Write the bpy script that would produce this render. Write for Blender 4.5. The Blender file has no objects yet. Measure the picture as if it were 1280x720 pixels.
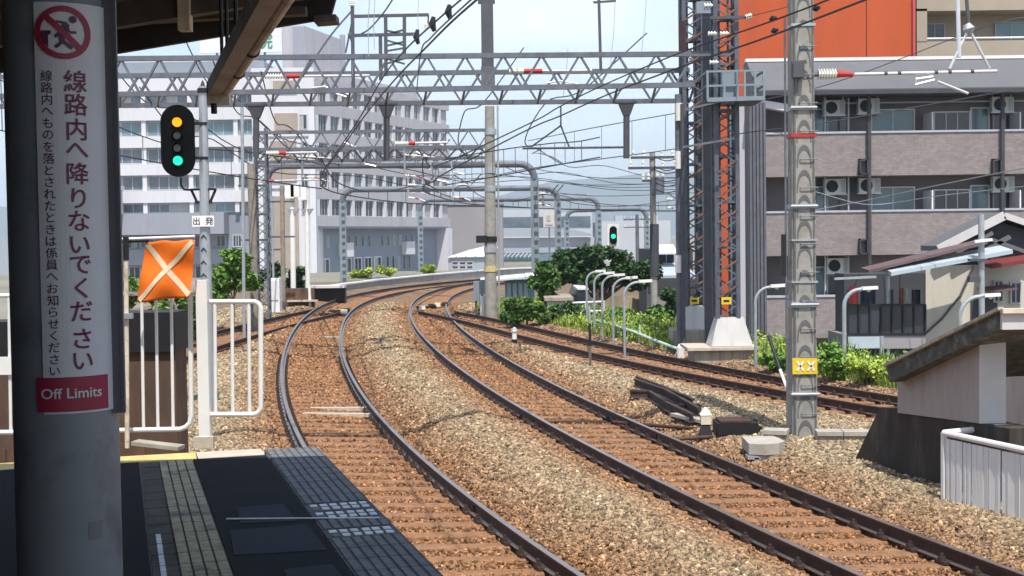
import bpy, math, random
import numpy as np
from mathutils import Vector, Matrix
random.seed(7); RNG = np.random.default_rng(7)
SC = bpy.context.scene
COL = SC.collection
PI = math.pi
rad = math.radians

# ------------------------------------------------------------ camera
CAM_F, CAM_P, CAM_R, CAM_H = 1700.0, math.atan(65/1700), 0.0135, 3.05
cam_data = bpy.data.cameras.new('camera')
cam_data.sensor_width = 36.0
cam_data.lens = CAM_F/1280*36.0
cam_data.clip_start = 0.05
cam_data.clip_end = 12000
cam = bpy.data.objects.new('camera', cam_data); COL.objects.link(cam)
_r0 = Vector((1, 0, 0)); _d0 = Vector((0, -math.sin(CAM_P), -math.cos(CAM_P)))
_fw = Vector((0, math.cos(CAM_P), -math.sin(CAM_P)))
_cx = _r0*math.cos(CAM_R) + _d0*math.sin(CAM_R)
_cy = _r0*math.sin(CAM_R) - _d0*math.cos(CAM_R)
cam.matrix_world = Matrix(((_cx.x, _cy.x, -_fw.x, 0), (_cx.y, _cy.y, -_fw.y, 0), (_cx.z, _cy.z, -_fw.z, CAM_H), (0, 0, 0, 1)))
SC.camera = cam

# ------------------------------------------------------------ sky, sun, exposure
SUN_ELEV, SUN_AZ = rad(63.5), rad(170)          # azimuth from +Y (north) clockwise: the sun stands behind the camera, a little to the right
world = bpy.data.worlds.new('World'); SC.world = world; world.use_nodes = True
wn = world.node_tree; wn.nodes.clear()
sky = wn.nodes.new('ShaderNodeTexSky'); sky.sky_type = 'NISHITA'; sky.sun_disc = False
sky.sun_elevation = SUN_ELEV; sky.sun_rotation = SUN_AZ
sky.altitude = 10; sky.air_density = 1.0; sky.dust_density = 1.0; sky.ozone_density = 1.0
bg = wn.nodes.new('ShaderNodeBackground'); bg.inputs['Strength'].default_value = 0.15
wo = wn.nodes.new('ShaderNodeOutputWorld')
# thin bright summer cloud over the whole sky, thicker in soft patches
tc = wn.nodes.new('ShaderNodeTexCoord'); vm = wn.nodes.new('ShaderNodeVectorMath'); vm.operation = 'MULTIPLY'; vm.inputs[1].default_value = (1.0, 1.0, 2.6)
cn = wn.nodes.new('ShaderNodeTexNoise'); cn.inputs['Scale'].default_value = 3.4; cn.inputs['Detail'].default_value = 6; cn.inputs['Roughness'].default_value = .55
mr = wn.nodes.new('ShaderNodeMapRange'); mr.inputs[1].default_value = .34; mr.inputs[2].default_value = .70; mr.inputs[3].default_value = .12; mr.inputs[4].default_value = 1.0
cm_ = wn.nodes.new('ShaderNodeMix'); cm_.data_type = 'RGBA'; cm_.inputs[7].default_value = (6.2, 6.8, 7.6, 1)
sz = wn.nodes.new('ShaderNodeSeparateXYZ'); wn.links.new(tc.outputs['Generated'], sz.inputs[0]); zr = wn.nodes.new('ShaderNodeMapRange'); zr.inputs[1].default_value = .12; zr.inputs[2].default_value = .8; zr.inputs[3].default_value = 1.0; zr.inputs[4].default_value = .1; wn.links.new(sz.outputs[2], zr.inputs[0]); zm = wn.nodes.new('ShaderNodeMath'); zm.operation = 'MULTIPLY'; wn.links.new(mr.outputs[0], zm.inputs[0]); wn.links.new(zr.outputs[0], zm.inputs[1])
wn.links.new(tc.outputs['Generated'], vm.inputs[0]); wn.links.new(vm.outputs[0], cn.inputs['Vector']); wn.links.new(cn.outputs['Fac'], mr.inputs[0]); wn.links.new(zm.outputs[0], cm_.inputs[0])
wn.links.new(sky.outputs[0], cm_.inputs[6]); wn.links.new(cm_.outputs[2], bg.inputs[0]); wn.links.new(bg.outputs[0], wo.inputs[0])
sun_d = bpy.data.lights.new('sun', 'SUN'); sun_d.energy = 4.5; sun_d.angle = rad(0.53); sun_d.color = (1.0, 0.95, 0.87)
sun = bpy.data.objects.new('sun', sun_d); COL.objects.link(sun)
_to = Vector((math.sin(SUN_AZ)*math.cos(SUN_ELEV), math.cos(SUN_AZ)*math.cos(SUN_ELEV), math.sin(SUN_ELEV)))
sun.rotation_euler = _to.to_track_quat('Z', 'Y').to_euler()
sun.location = (20, -30, 60)
SC.view_settings.view_transform = 'Standard'; SC.view_settings.look = 'None'
SC.view_settings.exposure = 0.45; SC.view_settings.gamma = 1.0
SC.render.engine = 'CYCLES'

# ------------------------------------------------------------ pixel (1280 x 720) -> place
def ray(u, v):
    a = (u-640)/CAM_F; b = (v-360)/CAM_F
    c, s = math.cos(CAM_R), math.sin(CAM_R)
    r = a*c - b*s; d = a*s + b*c
    return r, math.cos(CAM_P) - d*math.sin(CAM_P), math.sin(CAM_P) + d*math.cos(CAM_P)
def at(u, v, Y):
    r, f, d = ray(u, v); t = Y/f
    return Vector((r*t, Y, CAM_H - d*t))
def gz(u, v, z=0.0):
    r, f, d = ray(u, v); t = (CAM_H - z)/d
    return Vector((r*t, f*t, z))

# ------------------------------------------------------------ mesh building
class MB:
    def __init__(s): s.v = []; s.f = []
    def add(s, vs, fs):
        n = len(s.v); s.v += [tuple(x) for x in vs]; s.f += [tuple(i+n for i in q) for q in fs]; return s
    def box(s, c, d, rz=0.0):
        x, y, z = d[0]/2, d[1]/2, d[2]/2; cr, sr = math.cos(rz), math.sin(rz)
        vs = []
        for (a, b, e) in ((-x,-y,-z),(x,-y,-z),(x,y,-z),(-x,y,-z),(-x,-y,z),(x,-y,z),(x,y,z),(-x,y,z)):
            vs.append((c[0]+a*cr-b*sr, c[1]+a*sr+b*cr, c[2]+e))
        return s.add(vs, [(0,3,2,1),(4,5,6,7),(0,1,5,4),(1,2,6,5),(2,3,7,6),(3,0,4,7)])
    def box2(s, a, b):
        return s.box([(a[i]+b[i])/2 for i in range(3)], [abs(b[i]-a[i]) for i in range(3)])
    def bar(s, p, q, w, h=None, up=(0,0,1)):
        p = Vector(p); q = Vector(q); h = w if h is None else h
        t = (q-p).normalized(); u = Vector(up)
        if abs(t.dot(u)) > .98: u = Vector((0,1,0))
        sd = t.cross(u).normalized(); u = sd.cross(t).normalized()
        vs = []
        for e in (p, q):
            for (a, b) in ((-1,-1),(1,-1),(1,1),(-1,1)): vs.append(e + sd*(a*w/2) + u*(b*h/2))
        return s.add(vs, [(0,1,2,3),(7,6,5,4),(0,4,5,1),(1,5,6,2),(2,6,7,3),(3,7,4,0)])
    def tube(s, pts, r, n=8, caps=True):
        pts = [Vector(p) for p in pts]; k = len(pts)
        rs = r if isinstance(r, (list, tuple)) else [r]*k
        base = len(s.v); prev = None
        for i, p in enumerate(pts):
            t = (pts[min(i+1,k-1)] - pts[max(i-1,0)]).normalized()
            if prev is None:
                u = Vector((0,0,1)) if abs(t.z) < .9 else Vector((1,0,0))
                a = t.cross(u).normalized()
            else:
                a = (prev - t*prev.dot(t)).normalized()
            b = t.cross(a); prev = a
            for j in range(n):
                g = 2*PI*j/n; s.v.append(tuple(p + (a*math.cos(g)+b*math.sin(g))*rs[i]))
        for i in range(k-1):
            for j in range(n):
                j2 = (j+1) % n; s.f.append((base+i*n+j, base+i*n+j2, base+(i+1)*n+j2, base+(i+1)*n+j))
        if caps:
            s.f.append(tuple(base+j for j in range(n))[::-1]); s.f.append(tuple(base+(k-1)*n+j for j in range(n)))
        return s
    def cyl(s, p, q, r, r2=None, n=12): return s.tube([p, q], [r, r if r2 is None else r2], n)
    def prism(s, poly, ext):
        n = len(poly); e = Vector(ext); vs = [Vector(p) for p in poly]; vs += [p+e for p in vs]
        return s.add(vs, [tuple(range(n))[::-1], tuple(range(n, 2*n))] + [(i, (i+1) % n, n+(i+1) % n, n+i) for i in range(n)])
    def quad(s, *p): return s.add(p, [tuple(range(len(p)))])
    def sweep(s, prof, pts, lefts, ups=None, caps=True):
        """profile (side, up) swept along pts; lefts are unit vectors to the left"""
        n = len(prof); base = len(s.v)
        for i, p in enumerate(pts):
            u = Vector((0,0,1)) if ups is None else ups[i]
            for (a, b) in prof: s.v.append(tuple(Vector(p) + lefts[i]*a + u*b))
        for i in range(len(pts)-1):
            for j in range(n):
                j2 = (j+1) % n; s.f.append((base+i*n+j, base+(i+1)*n+j, base+(i+1)*n+j2, base+i*n+j2))
        if caps:
            s.f.append(tuple(base+j for j in range(n))); s.f.append(tuple(base+(len(pts)-1)*n+j for j in range(n))[::-1])
        return s
    def mesh(s, name, mat, off=(0,0,0), smooth=False):
        m = bpy.data.meshes.new(name)
        o = off; m.from_pydata([(x-o[0], y-o[1], z-o[2]) for (x,y,z) in s.v], [], s.f)
        if mat is not None: m.materials.append(mat)
        if smooth: m.shade_smooth()
        m.update(); return m
    def build(s, name, mat, parent=None, smooth=False, origin=None):
        off = Vector((0,0,0)); 
        if parent is not None: off = parent.get('_w', (0,0,0)) if False else WLOC.get(parent.name, Vector((0,0,0)))
        if parent is None:
            a = np.array(s.v); lo = a.min(0); hi = a.max(0)
            org = Vector(((lo[0]+hi[0])/2, (lo[1]+hi[1])/2, lo[2])) if origin is None else Vector(origin)
            m = s.mesh(name, mat, org, smooth)
            o = bpy.data.objects.new(name, m); o.location = org; COL.objects.link(o); WLOC[o.name] = org; return o
        if origin is None: origin = off
        m = s.mesh(name, mat, origin, smooth)
        o = bpy.data.objects.new(name, m); o.location = Vector(origin)-off; COL.objects.link(o); o.parent = parent
        WLOC[o.name] = Vector(origin)
        return o
WLOC = {}
def obj(name, mesh, parent=None, loc=(0,0,0), rz=0.0, rot=None):
    """object from a shared mesh; loc is a world place"""
    o = bpy.data.objects.new(name, mesh); off = WLOC.get(parent.name, Vector((0,0,0))) if parent else Vector((0,0,0))
    o.location = Vector(loc)-off; o.rotation_euler = rot if rot else (0,0,rz); COL.objects.link(o)
    if parent: o.parent = parent
    WLOC[o.name] = Vector(loc)
    return o
def thing(name, label, cat, loc=(0,0,0), group=None, rz=0.0):
    o = bpy.data.objects.new(name, None); o.empty_display_size = .2; COL.objects.link(o)
    o.location = loc; o.rotation_euler = (0,0,rz); WLOC[o.name] = Vector(loc)
    return tag(o, label, cat, group)
def tag(o, label, cat, group=None):
    o['label'] = label; o['category'] = cat
    if group: o['group'] = group
    return o
def kind(o, k): o['kind'] = k; return o
def copy_tree(src, loc, label=None, rz=None):
    c = src.copy(); COL.objects.link(c); c.location = loc
    if rz is not None: c.rotation_euler = (0,0,rz)
    if label: c['label'] = label
    WLOC[c.name] = Vector(loc)
    for ch in list(src.children):
        d = ch.copy(); COL.objects.link(d); d.parent = c
        for g in list(ch.children):
            e = g.copy(); COL.objects.link(e); e.parent = d
    return c

# ------------------------------------------------------------ materials
def lin(c):
    if isinstance(c, str):
        c = [int(c[i:i+2], 16)/255 for i in (0,2,4)]
        return tuple(x/12.92 if x <= .04045 else ((x+.055)/1.055)**2.4 for x in c)
    return tuple(c)
def mat(name, col, rough=.75, metal=0.0, var=.18, scale=6.0, col2=None, amt2=.5, scale2=.8, bump=0.0, bscale=None, stretch=None, spec=.4, emit=None, estr=1.0, alpha=None, attr=None, brick=None):
    m = bpy.data.materials.new(name); m.use_nodes = True; nt = m.node_tree; N = nt.nodes; L = nt.links
    b = N['Principled BSDF']; b.inputs['Roughness'].default_value = rough; b.inputs['Metallic'].default_value = metal
    b.inputs['Specular IOR Level'].default_value = spec
    col = lin(col)
    geo = N.new('ShaderNodeNewGeometry'); vec = geo.outputs['Position']
    if stretch:
        mp = N.new('ShaderNodeVectorMath'); mp.operation = 'MULTIPLY'; mp.inputs[1].default_value = stretch
        L.new(vec, mp.inputs[0]); vec = mp.outputs[0]
    def noise(sc, det=4.0, ro=.6):
        n = N.new('ShaderNodeTexNoise'); n.inputs['Scale'].default_value = sc; n.inputs['Detail'].default_value = det; n.inputs['Roughness'].default_value = ro
        L.new(vec, n.inputs['Vector']); return n.outputs['Fac']
    def ramp(f, lo, hi):
        r = N.new('ShaderNodeMapRange'); r.inputs[1].default_value = lo; r.inputs[2].default_value = hi; L.new(f, r.inputs[0]); return r.outputs[0]
    def mix(f, a, bb):
        x = N.new('ShaderNodeMix'); x.data_type = 'RGBA'; L.new(f, x.inputs[0])
        for k, val in ((6, a), (7, bb)):
            if isinstance(val, tuple): x.inputs[k].default_value = (*val[:3], 1)
            else: L.new(val, x.inputs[k])
        return x.outputs[2]
    out = None
    if attr:
        at_ = N.new('ShaderNodeAttribute'); at_.attribute_type = attr[1]; at_.attribute_name = attr[0]; base_a = at_.outputs['Color']
        f = ramp(noise(scale), .3, .7); mul = N.new('ShaderNodeMix'); mul.data_type = 'RGBA'; mul.blend_type = 'MULTIPLY'; mul.inputs[0].default_value = 1
        L.new(base_a, mul.inputs[6]); L.new(mix(f, (1-var,)*3, (1+var,)*3), mul.inputs[7]); out = mul.outputs[2]
    elif var > 0:
        f = ramp(noise(scale), .3, .7)
        out = mix(f, tuple(max(0, c*(1-var)) for c in col), tuple(min(1, c*(1+var)) for c in col))
    else: out = col
    if col2 is not None:
        f2 = ramp(noise(scale2, 5.0, .65), .5-.25*amt2+.12, .75-.25*amt2+.1)
        out = mix(f2, out, lin(col2))
    if brick:
        sx = N.new('ShaderNodeSeparateXYZ'); L.new(geo.outputs['Position'], sx.inputs[0]); cb = N.new('ShaderNodeCombineXYZ'); L.new(sx.outputs[0], cb.inputs[0]); L.new(sx.outputs[2], cb.inputs[1])
        bt = N.new('ShaderNodeTexBrick'); bt.inputs['Scale'].default_value = 1.0; bt.inputs['Brick Width'].default_value = brick[0]; bt.inputs['Row Height'].default_value = brick[1]; bt.inputs['Mortar Size'].default_value = brick[2]
        bt.inputs['Color1'].default_value = (.90,.90,.91,1); bt.inputs['Color2'].default_value = (1.10,1.09,1.08,1); bt.inputs['Mortar'].default_value = (.78,.78,.78,1); L.new(cb.outputs[0], bt.inputs['Vector'])
        mm = N.new('ShaderNodeMix'); mm.data_type = 'RGBA'; mm.blend_type = 'MULTIPLY'; mm.inputs[0].default_value = 1; L.new(out, mm.inputs[6]); L.new(bt.outputs['Color'], mm.inputs[7]); out = mm.outputs[2]
    if isinstance(out, tuple): b.inputs['Base Color'].default_value = (*out, 1)
    else: L.new(out, b.inputs['Base Color'])
    if bump > 0:
        bn = N.new('ShaderNodeBump'); bn.inputs['Strength'].default_value = min(1.0, bump); bn.inputs['Distance'].default_value = .02
        L.new(noise(bscale or scale*3), bn.inputs['Height']); L.new(bn.outputs[0], b.inputs['Normal'])
    if emit is not None:
        b.inputs['Emission Color'].default_value = (*lin(emit), 1); b.inputs['Emission Strength'].default_value = estr
    return m
M = {}
def mk(key, *a, **k): M[key] = mat(key, *a, **k); return M[key]
mk('dirt', (.30,.17,.09), .95, attr=('tint','GEOMETRY'), var=.28, scale=14, bump=.8, bscale=38)
mk('stone', (.4,.3,.2), .9, attr=('tint','INSTANCER'), var=.2, scale=30)
mk('rust_steel', (.062,.03,.022), .7, var=.35, scale=9, bump=.15)
mk('rail_top', (.33,.29,.27), .33, metal=.75, var=.12, scale=3)
mk('rail_dull', (.16,.11,.09), .5, metal=.4, var=.2, scale=3)
mk('sleeper', (.245,.125,.062), .9, var=.32, scale=9, col2=(.20,.125,.075), amt2=.5, scale2=2.2, bump=.5, bscale=40)
mk('clip', (.05,.032,.026), .75, var=.3)
mk('black', (.012,.012,.014), .55, var=.2)
mk('cable', (.03,.026,.024), .7, var=.2)
mk('asphalt', (.013,.0145,.019), .85, var=.4, scale=60, col2=(.019,.021,.026), amt2=.5, scale2=1.4, bump=.3, bscale=160, spec=.08)
mk('patch', (.034,.040,.050), .85, var=.2, scale=50, bump=.2, bscale=140, spec=.08)
mk('concrete', (.40,.37,.32), .9, var=.14, scale=5, col2=(.26,.23,.19), amt2=.45, scale2=1.3, bump=.25, bscale=40)
mk('old_concrete', (.38,.33,.26), .92, var=.15, scale=4, col2=(.20,.17,.13), amt2=.6, scale2=1.6, stretch=(3,3,.35), bump=.25, bscale=40)
mk('pole_concrete', (.30,.285,.25), .85, var=.16, scale=7, col2=(.21,.195,.17), amt2=.4, scale2=2.5, bump=.15, bscale=60)
mk('pole_groove', (.12,.125,.125), .85, var=.15, scale=7)
mk('kerb', (.50,.43,.34), .9, var=.14, scale=8, bump=.2)
mk('yellow', (.58,.46,.17), .75, var=.2, scale=14, col2=(.5,.42,.28), amt2=.3, scale2=3)
mk('tile_grey', (.085,.082,.07), .8, spec=.1, var=.25, scale=14, col2=(.03,.03,.03), amt2=.5, scale2=2.5)
mk('tile_rib', (.33,.30,.20), .8, spec=.1, var=.25, scale=18, col2=(.06,.06,.06), amt2=.4, scale2=3)
mk('edge_tile', (.075,.08,.09), .75, spec=.1, var=.3, scale=14, col2=(.12,.125,.13), amt2=.5, scale2=3)
mk('edge_rib', (.15,.157,.165), .75, spec=.1, var=.25, scale=14)
mk('worn_white', (.62,.65,.68), .8, var=.2, scale=14)
mk('white_paint', (.76,.75,.72), .5, var=.05, scale=4)
mk('pole_tan', (.27,.235,.19), .85, var=.18, scale=5, col2=(.17,.15,.13), amt2=.5, scale2=2)
mk('cream_paint', (.66,.58,.45), .6, var=.1, scale=5, col2=(.42,.32,.22), amt2=.35, scale2=4)
mk('column_paint', (.20,.225,.255), .5, var=.08, scale=3, col2=(.085,.095,.11), amt2=.4, scale2=3.5)
mk('duct_grey', (.13,.125,.15), .6, var=.1)
mk('sign_white', (.50,.52,.56), .45, var=.05, scale=4)
mk('sign_text', (.115,.008,.045), .45, var=.05)
mk('sign_crimson', (.25,.010,.04), .45, var=.05)
mk('sign_purple', (.055,.012,.05), .45, var=.05)
mk('sign_black', (.02,.018,.03), .5, var=.05)
mk('sign_green', (.02,.22,.13), .5, var=.05)
mk('beam_grey', (.46,.43,.38), .7, var=.2, scale=5, col2=(.30,.26,.21), amt2=.4, scale2=3)
mk('steel_grey', (.135,.145,.17), .55, metal=.2, var=.18, scale=5, col2=(.10,.085,.08), amt2=.35, scale2=2)
mk('steel_dark', (.085,.09,.10), .6, metal=.2, var=.15, scale=5)
mk('steel_blue', (.22,.27,.30), .5, metal=.2, var=.1, scale=5)
mk('galv', (.42,.44,.46), .45, metal=.5, var=.12, scale=6)
mk('silver', (.7,.7,.7), .35, metal=.6, var=.08)
mk('porcelain', (.78,.76,.66), .3, var=.05)
mk('red_paint', (.45,.03,.025), .45, var=.12)
mk('yellow_sign', (.72,.52,.03), .5, var=.1)
mk('orange_flag', (.85,.17,.012), .8, var=.1, scale=5)
mk('flag_tape', (.72,.60,.40), .7, var=.12, scale=8)
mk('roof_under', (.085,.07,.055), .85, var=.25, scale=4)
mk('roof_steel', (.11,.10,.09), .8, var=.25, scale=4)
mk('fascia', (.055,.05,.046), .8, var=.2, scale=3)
mk('timber_cream', (.66,.56,.44), .75, var=.18, scale=6, col2=(.2,.13,.08), amt2=.4, scale2=5)
mk('brown_box', (.12,.065,.04), .8, var=.3, scale=5, col2=(.05,.035,.028), amt2=.5, scale2=1.5, stretch=(1,1,.3))
mk('leaf_dark', (.035,.085,.022), .65, var=.65, scale=3.0)
mk('leaf_mid', (.075,.16,.028), .65, var=.45, scale=3.5)
mk('leaf_fresh', (.13,.25,.04), .65, var=.45, scale=3.5)
mk('leaf_light', (.33,.42,.06), .65, var=.4, scale=4)
mk('grass', (.28,.36,.06), .7, var=.45, scale=2.5, col2=(.27,.27,.10), amt2=.4, scale2=1.2)
mk('bark', (.10,.075,.055), .9, var=.3, scale=12)
mk('signal_black', (.005,.006,.006), .7, var=.15, spec=.05)
mk('lamp_amber', (.4,.12,.0), .4, var=0, emit=(1.0,.27,.0), estr=1.3)
mk('lamp_green', (.02,.4,.2), .4, var=0, emit=(.0,.70,.33), estr=1.25)
mk('lamp_off', (.03,.03,.03), .2, var=0)
mk('glass_dark0', (.035,.042,.055), .15, var=.2)
# ============================================================ TRACKS
def fitx(px, deg, z=0.0, wts=None):
    p = np.array([tuple(gz(u, v, z))[:2] for (u, v) in px]); return np.polyfit(p[:,1], p[:,0], deg), p
T1R = [(451,380.3),(440,388.6),(430.3,399.7),(424.4,413),(423.3,429),(426.7,446.7),(435.6,469),(449,491),(464.4,511),(484.4,533),(511,558),(524.4,566.7),(564.4,600),(586.7,620),(617.8,646.7),(653.3,673.3),(686.7,697.8),(713.3,717.8),(465,373.3),(479,368.5),(521.7,361.3)]
T2R = [(590.5,359.6),(569,367.8),(559,376),(555,384.4),(562,395.6),(574.4,408),(591,422),(611,435.6),(633.3,449),(655.6,461),(680,473.3),(724.4,496.7),(769,517.8),(813.3,537.8),(857.8,556.7),(880,564.4),(924.4,583.3),(969,600),(1013.3,617.8),(1078,641.5),(1169,677.8),(1258,711)]
T3R = [(580,391),(610,398.3),(640,404.3),(688.6,413),(737,425.7),(786,435.4),(834.5,446),(880,456),(987,476.4),(1119,495)]
T0R = [(237,445),(280,431),(320,418.5),(377,403),(408,395),(437,388)]
def path(px, deg, y0, y1, curve_far=None, ylo=12, yhi=80, z=0.0):
    c, p = fitx(px, deg, z); d1 = np.polyder(c); d2 = np.polyder(d1)
    pts = []; ys = np.arange(ylo, yhi, .05)
    xs = np.polyval(c, ys); mid = list(zip(xs, ys))
    def ext(x, y, h, k, s, n):
        out = []
        for i in range(n):
            x += math.sin(h)*s; y += math.cos(h)*s; h += k*s; out.append((x, y))
        return out
    def curv(y): return np.polyval(d2, y)/(1+np.polyval(d1, y)**2)**1.5
    hn = math.atan(np.polyval(d1, ylo)); hf = math.atan(np.polyval(d1, yhi-.05))
    nn = max(0, int((ylo-y0)/.05)); near = ext(xs[0], ys[0], hn, max(0, min(.011, curv(ylo))), -.05, nn)[::-1]
    kf = curve_far if curve_far is not None else curv(yhi-.05)
    far = ext(xs[-1], ys[-1], hf, kf, .05, max(0, int((y1-yhi)/.05)))
    a = np.array(near+mid+far); sg = np.concatenate([[0], np.cumsum(np.linalg.norm(np.diff(a, axis=0), axis=1))])
    s = np.arange(0, sg[-1], .5)
    return np.stack([np.interp(s, sg, a[:,0]), np.interp(s, sg, a[:,1])], 1)
PATH = {
 1: path(T1R, 4, -6, 150, .0105, 12, 84),
 2: path(T2R, 4, -6, 150, .0105, 12, 82),
 3: path(T3R, 3, 6, 56, .0, 24, 56),
 0: path(T0R, 2, 14, 57, .0, 34, 57),
}
CANT = {1: .09, 2: .08, 3: .05, 0: .06}
DZ = {1: 0.0, 2: 0.0, 3: .02, 0: .03}
GAUGE = 1.435
def lefts(P):
    t = np.gradient(P, axis=0); t /= np.linalg.norm(t, axis=1)[:,None]; return np.stack([-t[:,1], t[:,0]], 1)
CENT = {}
for k, P in PATH.items(): CENT[k] = P + lefts(P)*(GAUGE/2)

# ============================================================ GROUND
def seg_dist(X, Y, P, step=4):
    Q = P[::step]; d = np.full(X.shape, 1e9)
    for i in range(len(Q)-1):
        a = Q[i]; b = Q[i+1]; e = b-a; L2 = e@e
        t = np.clip(((X-a[0])*e[0]+(Y-a[1])*e[1])/L2, 0, 1)
        d = np.minimum(d, (X-a[0]-t*e[0])**2 + (Y-a[1]-t*e[1])**2)
    return np.sqrt(d)
def smooth(a, b, x): t = np.clip((x-a)/(b-a), 0, 1); return t*t*(3-2*t)
BY = np.array([-20, 6, 15, 20, 25, 31, 36, 43, 50, 60, 70, 74, 400]); BX = np.array([13, 13, 11.5, 10.4, 9.0, 7.7, 6.4, 4.6, 3.4, 2.6, 3.0, 60, 60])
_n = [(RNG.uniform(.5,3.2), RNG.uniform(.5,3.2), RNG.uniform(0,6.28), RNG.uniform(0,6.28)) for _ in range(10)]
def lump(X, Y):
    return sum(np.sin(a*X+c)*np.sin(b*Y+d) for (a,b,c,d) in _n)/10
def gheight(X, Y):
    d = np.full(X.shape, 1e9)
    for k in PATH: d = np.minimum(d, seg_dist(X, Y, CENT[k]))
    d1 = seg_dist(X, Y, CENT[1]); d2 = seg_dist(X, Y, CENT[2]); d3 = seg_dist(X, Y, CENT[3])
    z = -.206 + .069*smooth(.92, 1.12, d) + np.where(np.maximum(d1, d2) < 3.6, .17, .10)*smooth(1.15, 1.75, d)*smooth(7, 3.2, np.maximum(d, 0)) 
    for k in (1, 2):
        dk = d1 if k == 1 else d2; Lr = PATH[k] + lefts(PATH[k])*GAUGE
        sN = (seg_dist(X, Y, PATH[k])**2 - seg_dist(X, Y, Lr)**2)/(2*GAUGE)
        z = z + CANT[k]*(.5+np.clip(sN/GAUGE, -.9, .9))*smooth(2.3, 1.1, dk)
    z = z + .018*smooth(22, 30, Y)*smooth(1.25, 1.0, d)
    z = np.where(d > 1.3, z + lump(X*1.3, Y*1.3)*.06*smooth(1.3, 2.0, d), z)
    bx = np.interp(Y, BY, BX)
    drop = smooth(0, 2.6, X-bx)
    z = z*(1-drop) + (-2.6)*drop
    left = smooth(-16, -30, X); z = z*(1-left) + (-.5)*left
    return z, d, drop
def grid_sheet(name, x0, x1, nx, y0, y1, ny, matl, fn=None, dz=0.0):
    xs = np.linspace(x0, x1, nx); ys = np.linspace(y0, y1, ny); X, Y = np.meshgrid(xs, ys)
    z, d, drop = gheight(X, Y); z = z + dz
    V = np.stack([X, Y, z], -1).reshape(-1, 3)
    i = np.arange((ny-1)*nx).reshape(ny-1, nx)[:, :-1].ravel()
    F = np.stack([i, i+1, i+1+nx, i+nx], 1)
    m = bpy.data.meshes.new(name); m.from_pydata(V.tolist(), [], F.tolist()); m.materials.append(matl); m.shade_smooth()
    rust = np.exp(-(d/1.55)**4).ravel(); n = (lump(X*2.1+5, Y*2.1).ravel()*1.6+.5).clip(0, 1)
    rc = np.array([.225,.108,.046]); gc = np.array([.16,.12,.072]); gr = np.array([.20,.19,.15])  # gc: bed darkened between the stones, shade of the gaps put into its colour
    C = rust[:,None]*rc + (1-rust[:,None])*gc; C = C*(.70+.6*n[:,None])*(1-.25*np.exp(-(d.ravel()/.16)**2))[:,None]
    dr = drop.ravel()[:,None]; C = C*(1-dr) + gr*dr
    far = smooth(20, 60, np.abs(X)).ravel()[:,None]; C = C*(1-far)+gr*far
    ca = m.color_attributes.new('tint', 'FLOAT_COLOR', 'POINT'); ca.data.foreach_set('color', np.concatenate([C, np.ones((len(C),1))], 1).astype(np.float32).ravel())
    o = bpy.data.objects.new(name, m); COL.objects.link(o); return kind(o, 'structure')
grid_sheet('ballast_bed', -18, 14, 161, -8, 100, 541, M['dirt'])
# the land beyond: one sheet to the horizon, just under the bed
def land():
    ring = [-6000,-2500,-1000,-400,-200,-100,-60,-40,-30,-24,-18.2,-14,-8,-2,3,6,9,11.5,13.8,17,20,26,40,60,100,200,400,1000,2500,6000]
    yy = [-400,-100,-30,-8.5,-2,5,12,20,28,36,44,52,60,68,74,80,99.5,110,130,160,200,260,400,800,1600,3200,7000]
    X, Y = np.meshgrid(np.array(ring, float), np.array(yy, float)); z, d, dr = gheight(X, Y)
    inside = (X > -18.1) & (X < 13.9) & (Y > -8) & (Y < 99.9)
    z = np.where(inside, np.minimum(z-.6, -.8), z-.03)
    z = np.where((Y > 150), -2.6, z)
    nx = len(ring); ny = len(yy); V = np.stack([X, Y, z], -1).reshape(-1, 3)
    i = np.arange((ny-1)*nx).reshape(ny-1, nx)[:, :-1].ravel(); F = np.stack([i, i+1, i+1+nx, i+nx], 1)
    m = bpy.data.meshes.new('ground'); m.from_pydata(V.tolist(), [], F.tolist()); m.materials.append(mk('land', (.20,.19,.15), .95, var=.3, scale=.05))
    o = bpy.data.objects.new('ground', m); COL.objects.link(o); kind(o, 'structure')
land()

# ------------------------------------------------------------ rails, sleepers, fastenings
RAIL = [(-.066,-.15),(.066,-.15),(.066,-.138),(.014,-.125),(.010,-.045),(.034,-.035),(.036,-.004),(.030,0),(-.030,0),(-.036,-.004),(-.034,-.035),(-.010,-.045),(-.014,-.125),(-.066,-.138)]
RAIL = [(a, b) for (a, b) in RAIL][::-1]
SLP = MB()
# a concrete sleeper: a little waisted, chamfered on top
for (x0, x1, w0, w1) in ((-1.2,-.5,.105,.095),(-.5,.5,.095,.095),(.5,1.2,.095,.105)):
    pts = []
    for x, w in ((x0, w0), (x1, w1)):
        pts += [(x,-w-.02,-.14),(x,w+.02,-.14),(x,w,-.02),(x,w-.03,0),(x,-w+.03,0),(x,-w,-.02)]
    SLP.add(pts, [(0,1,7,6),(1,2,8,7),(2,3,9,8),(3,4,10,9),(4,5,11,10),(5,0,6,11)] + ([(5,4,3,2,1,0)] if x0 == -1.2 else []) + ([(6,7,8,9,10,11)] if x1 == 1.2 else []))
SLP_M = SLP.mesh('sleeper', M['sleeper'])
CL = MB()
CL.box((0,0,.016), (.24,.15,.03)); CL.box((-.10,0,.045), (.06,.05,.05)); CL.box((.10,0,.045), (.06,.05,.05))
CL.cyl((-.10,0,.06), (-.10,0,.10), .018, n=6); CL.cyl((.10,0,.06), (.10,0,.10), .018, n=6)
CLIP_M = CL.mesh('rail_clip', M['clip'])
JOINT = MB(); JOINT.box((0,0,-.08), (.05,.56,.075))
for q in (-.2,-.07,.07,.2): JOINT.box((.03,q,-.08), (.02,.035,.035)); JOINT.box((-.03,q,-.08), (.02,.035,.035))
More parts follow.
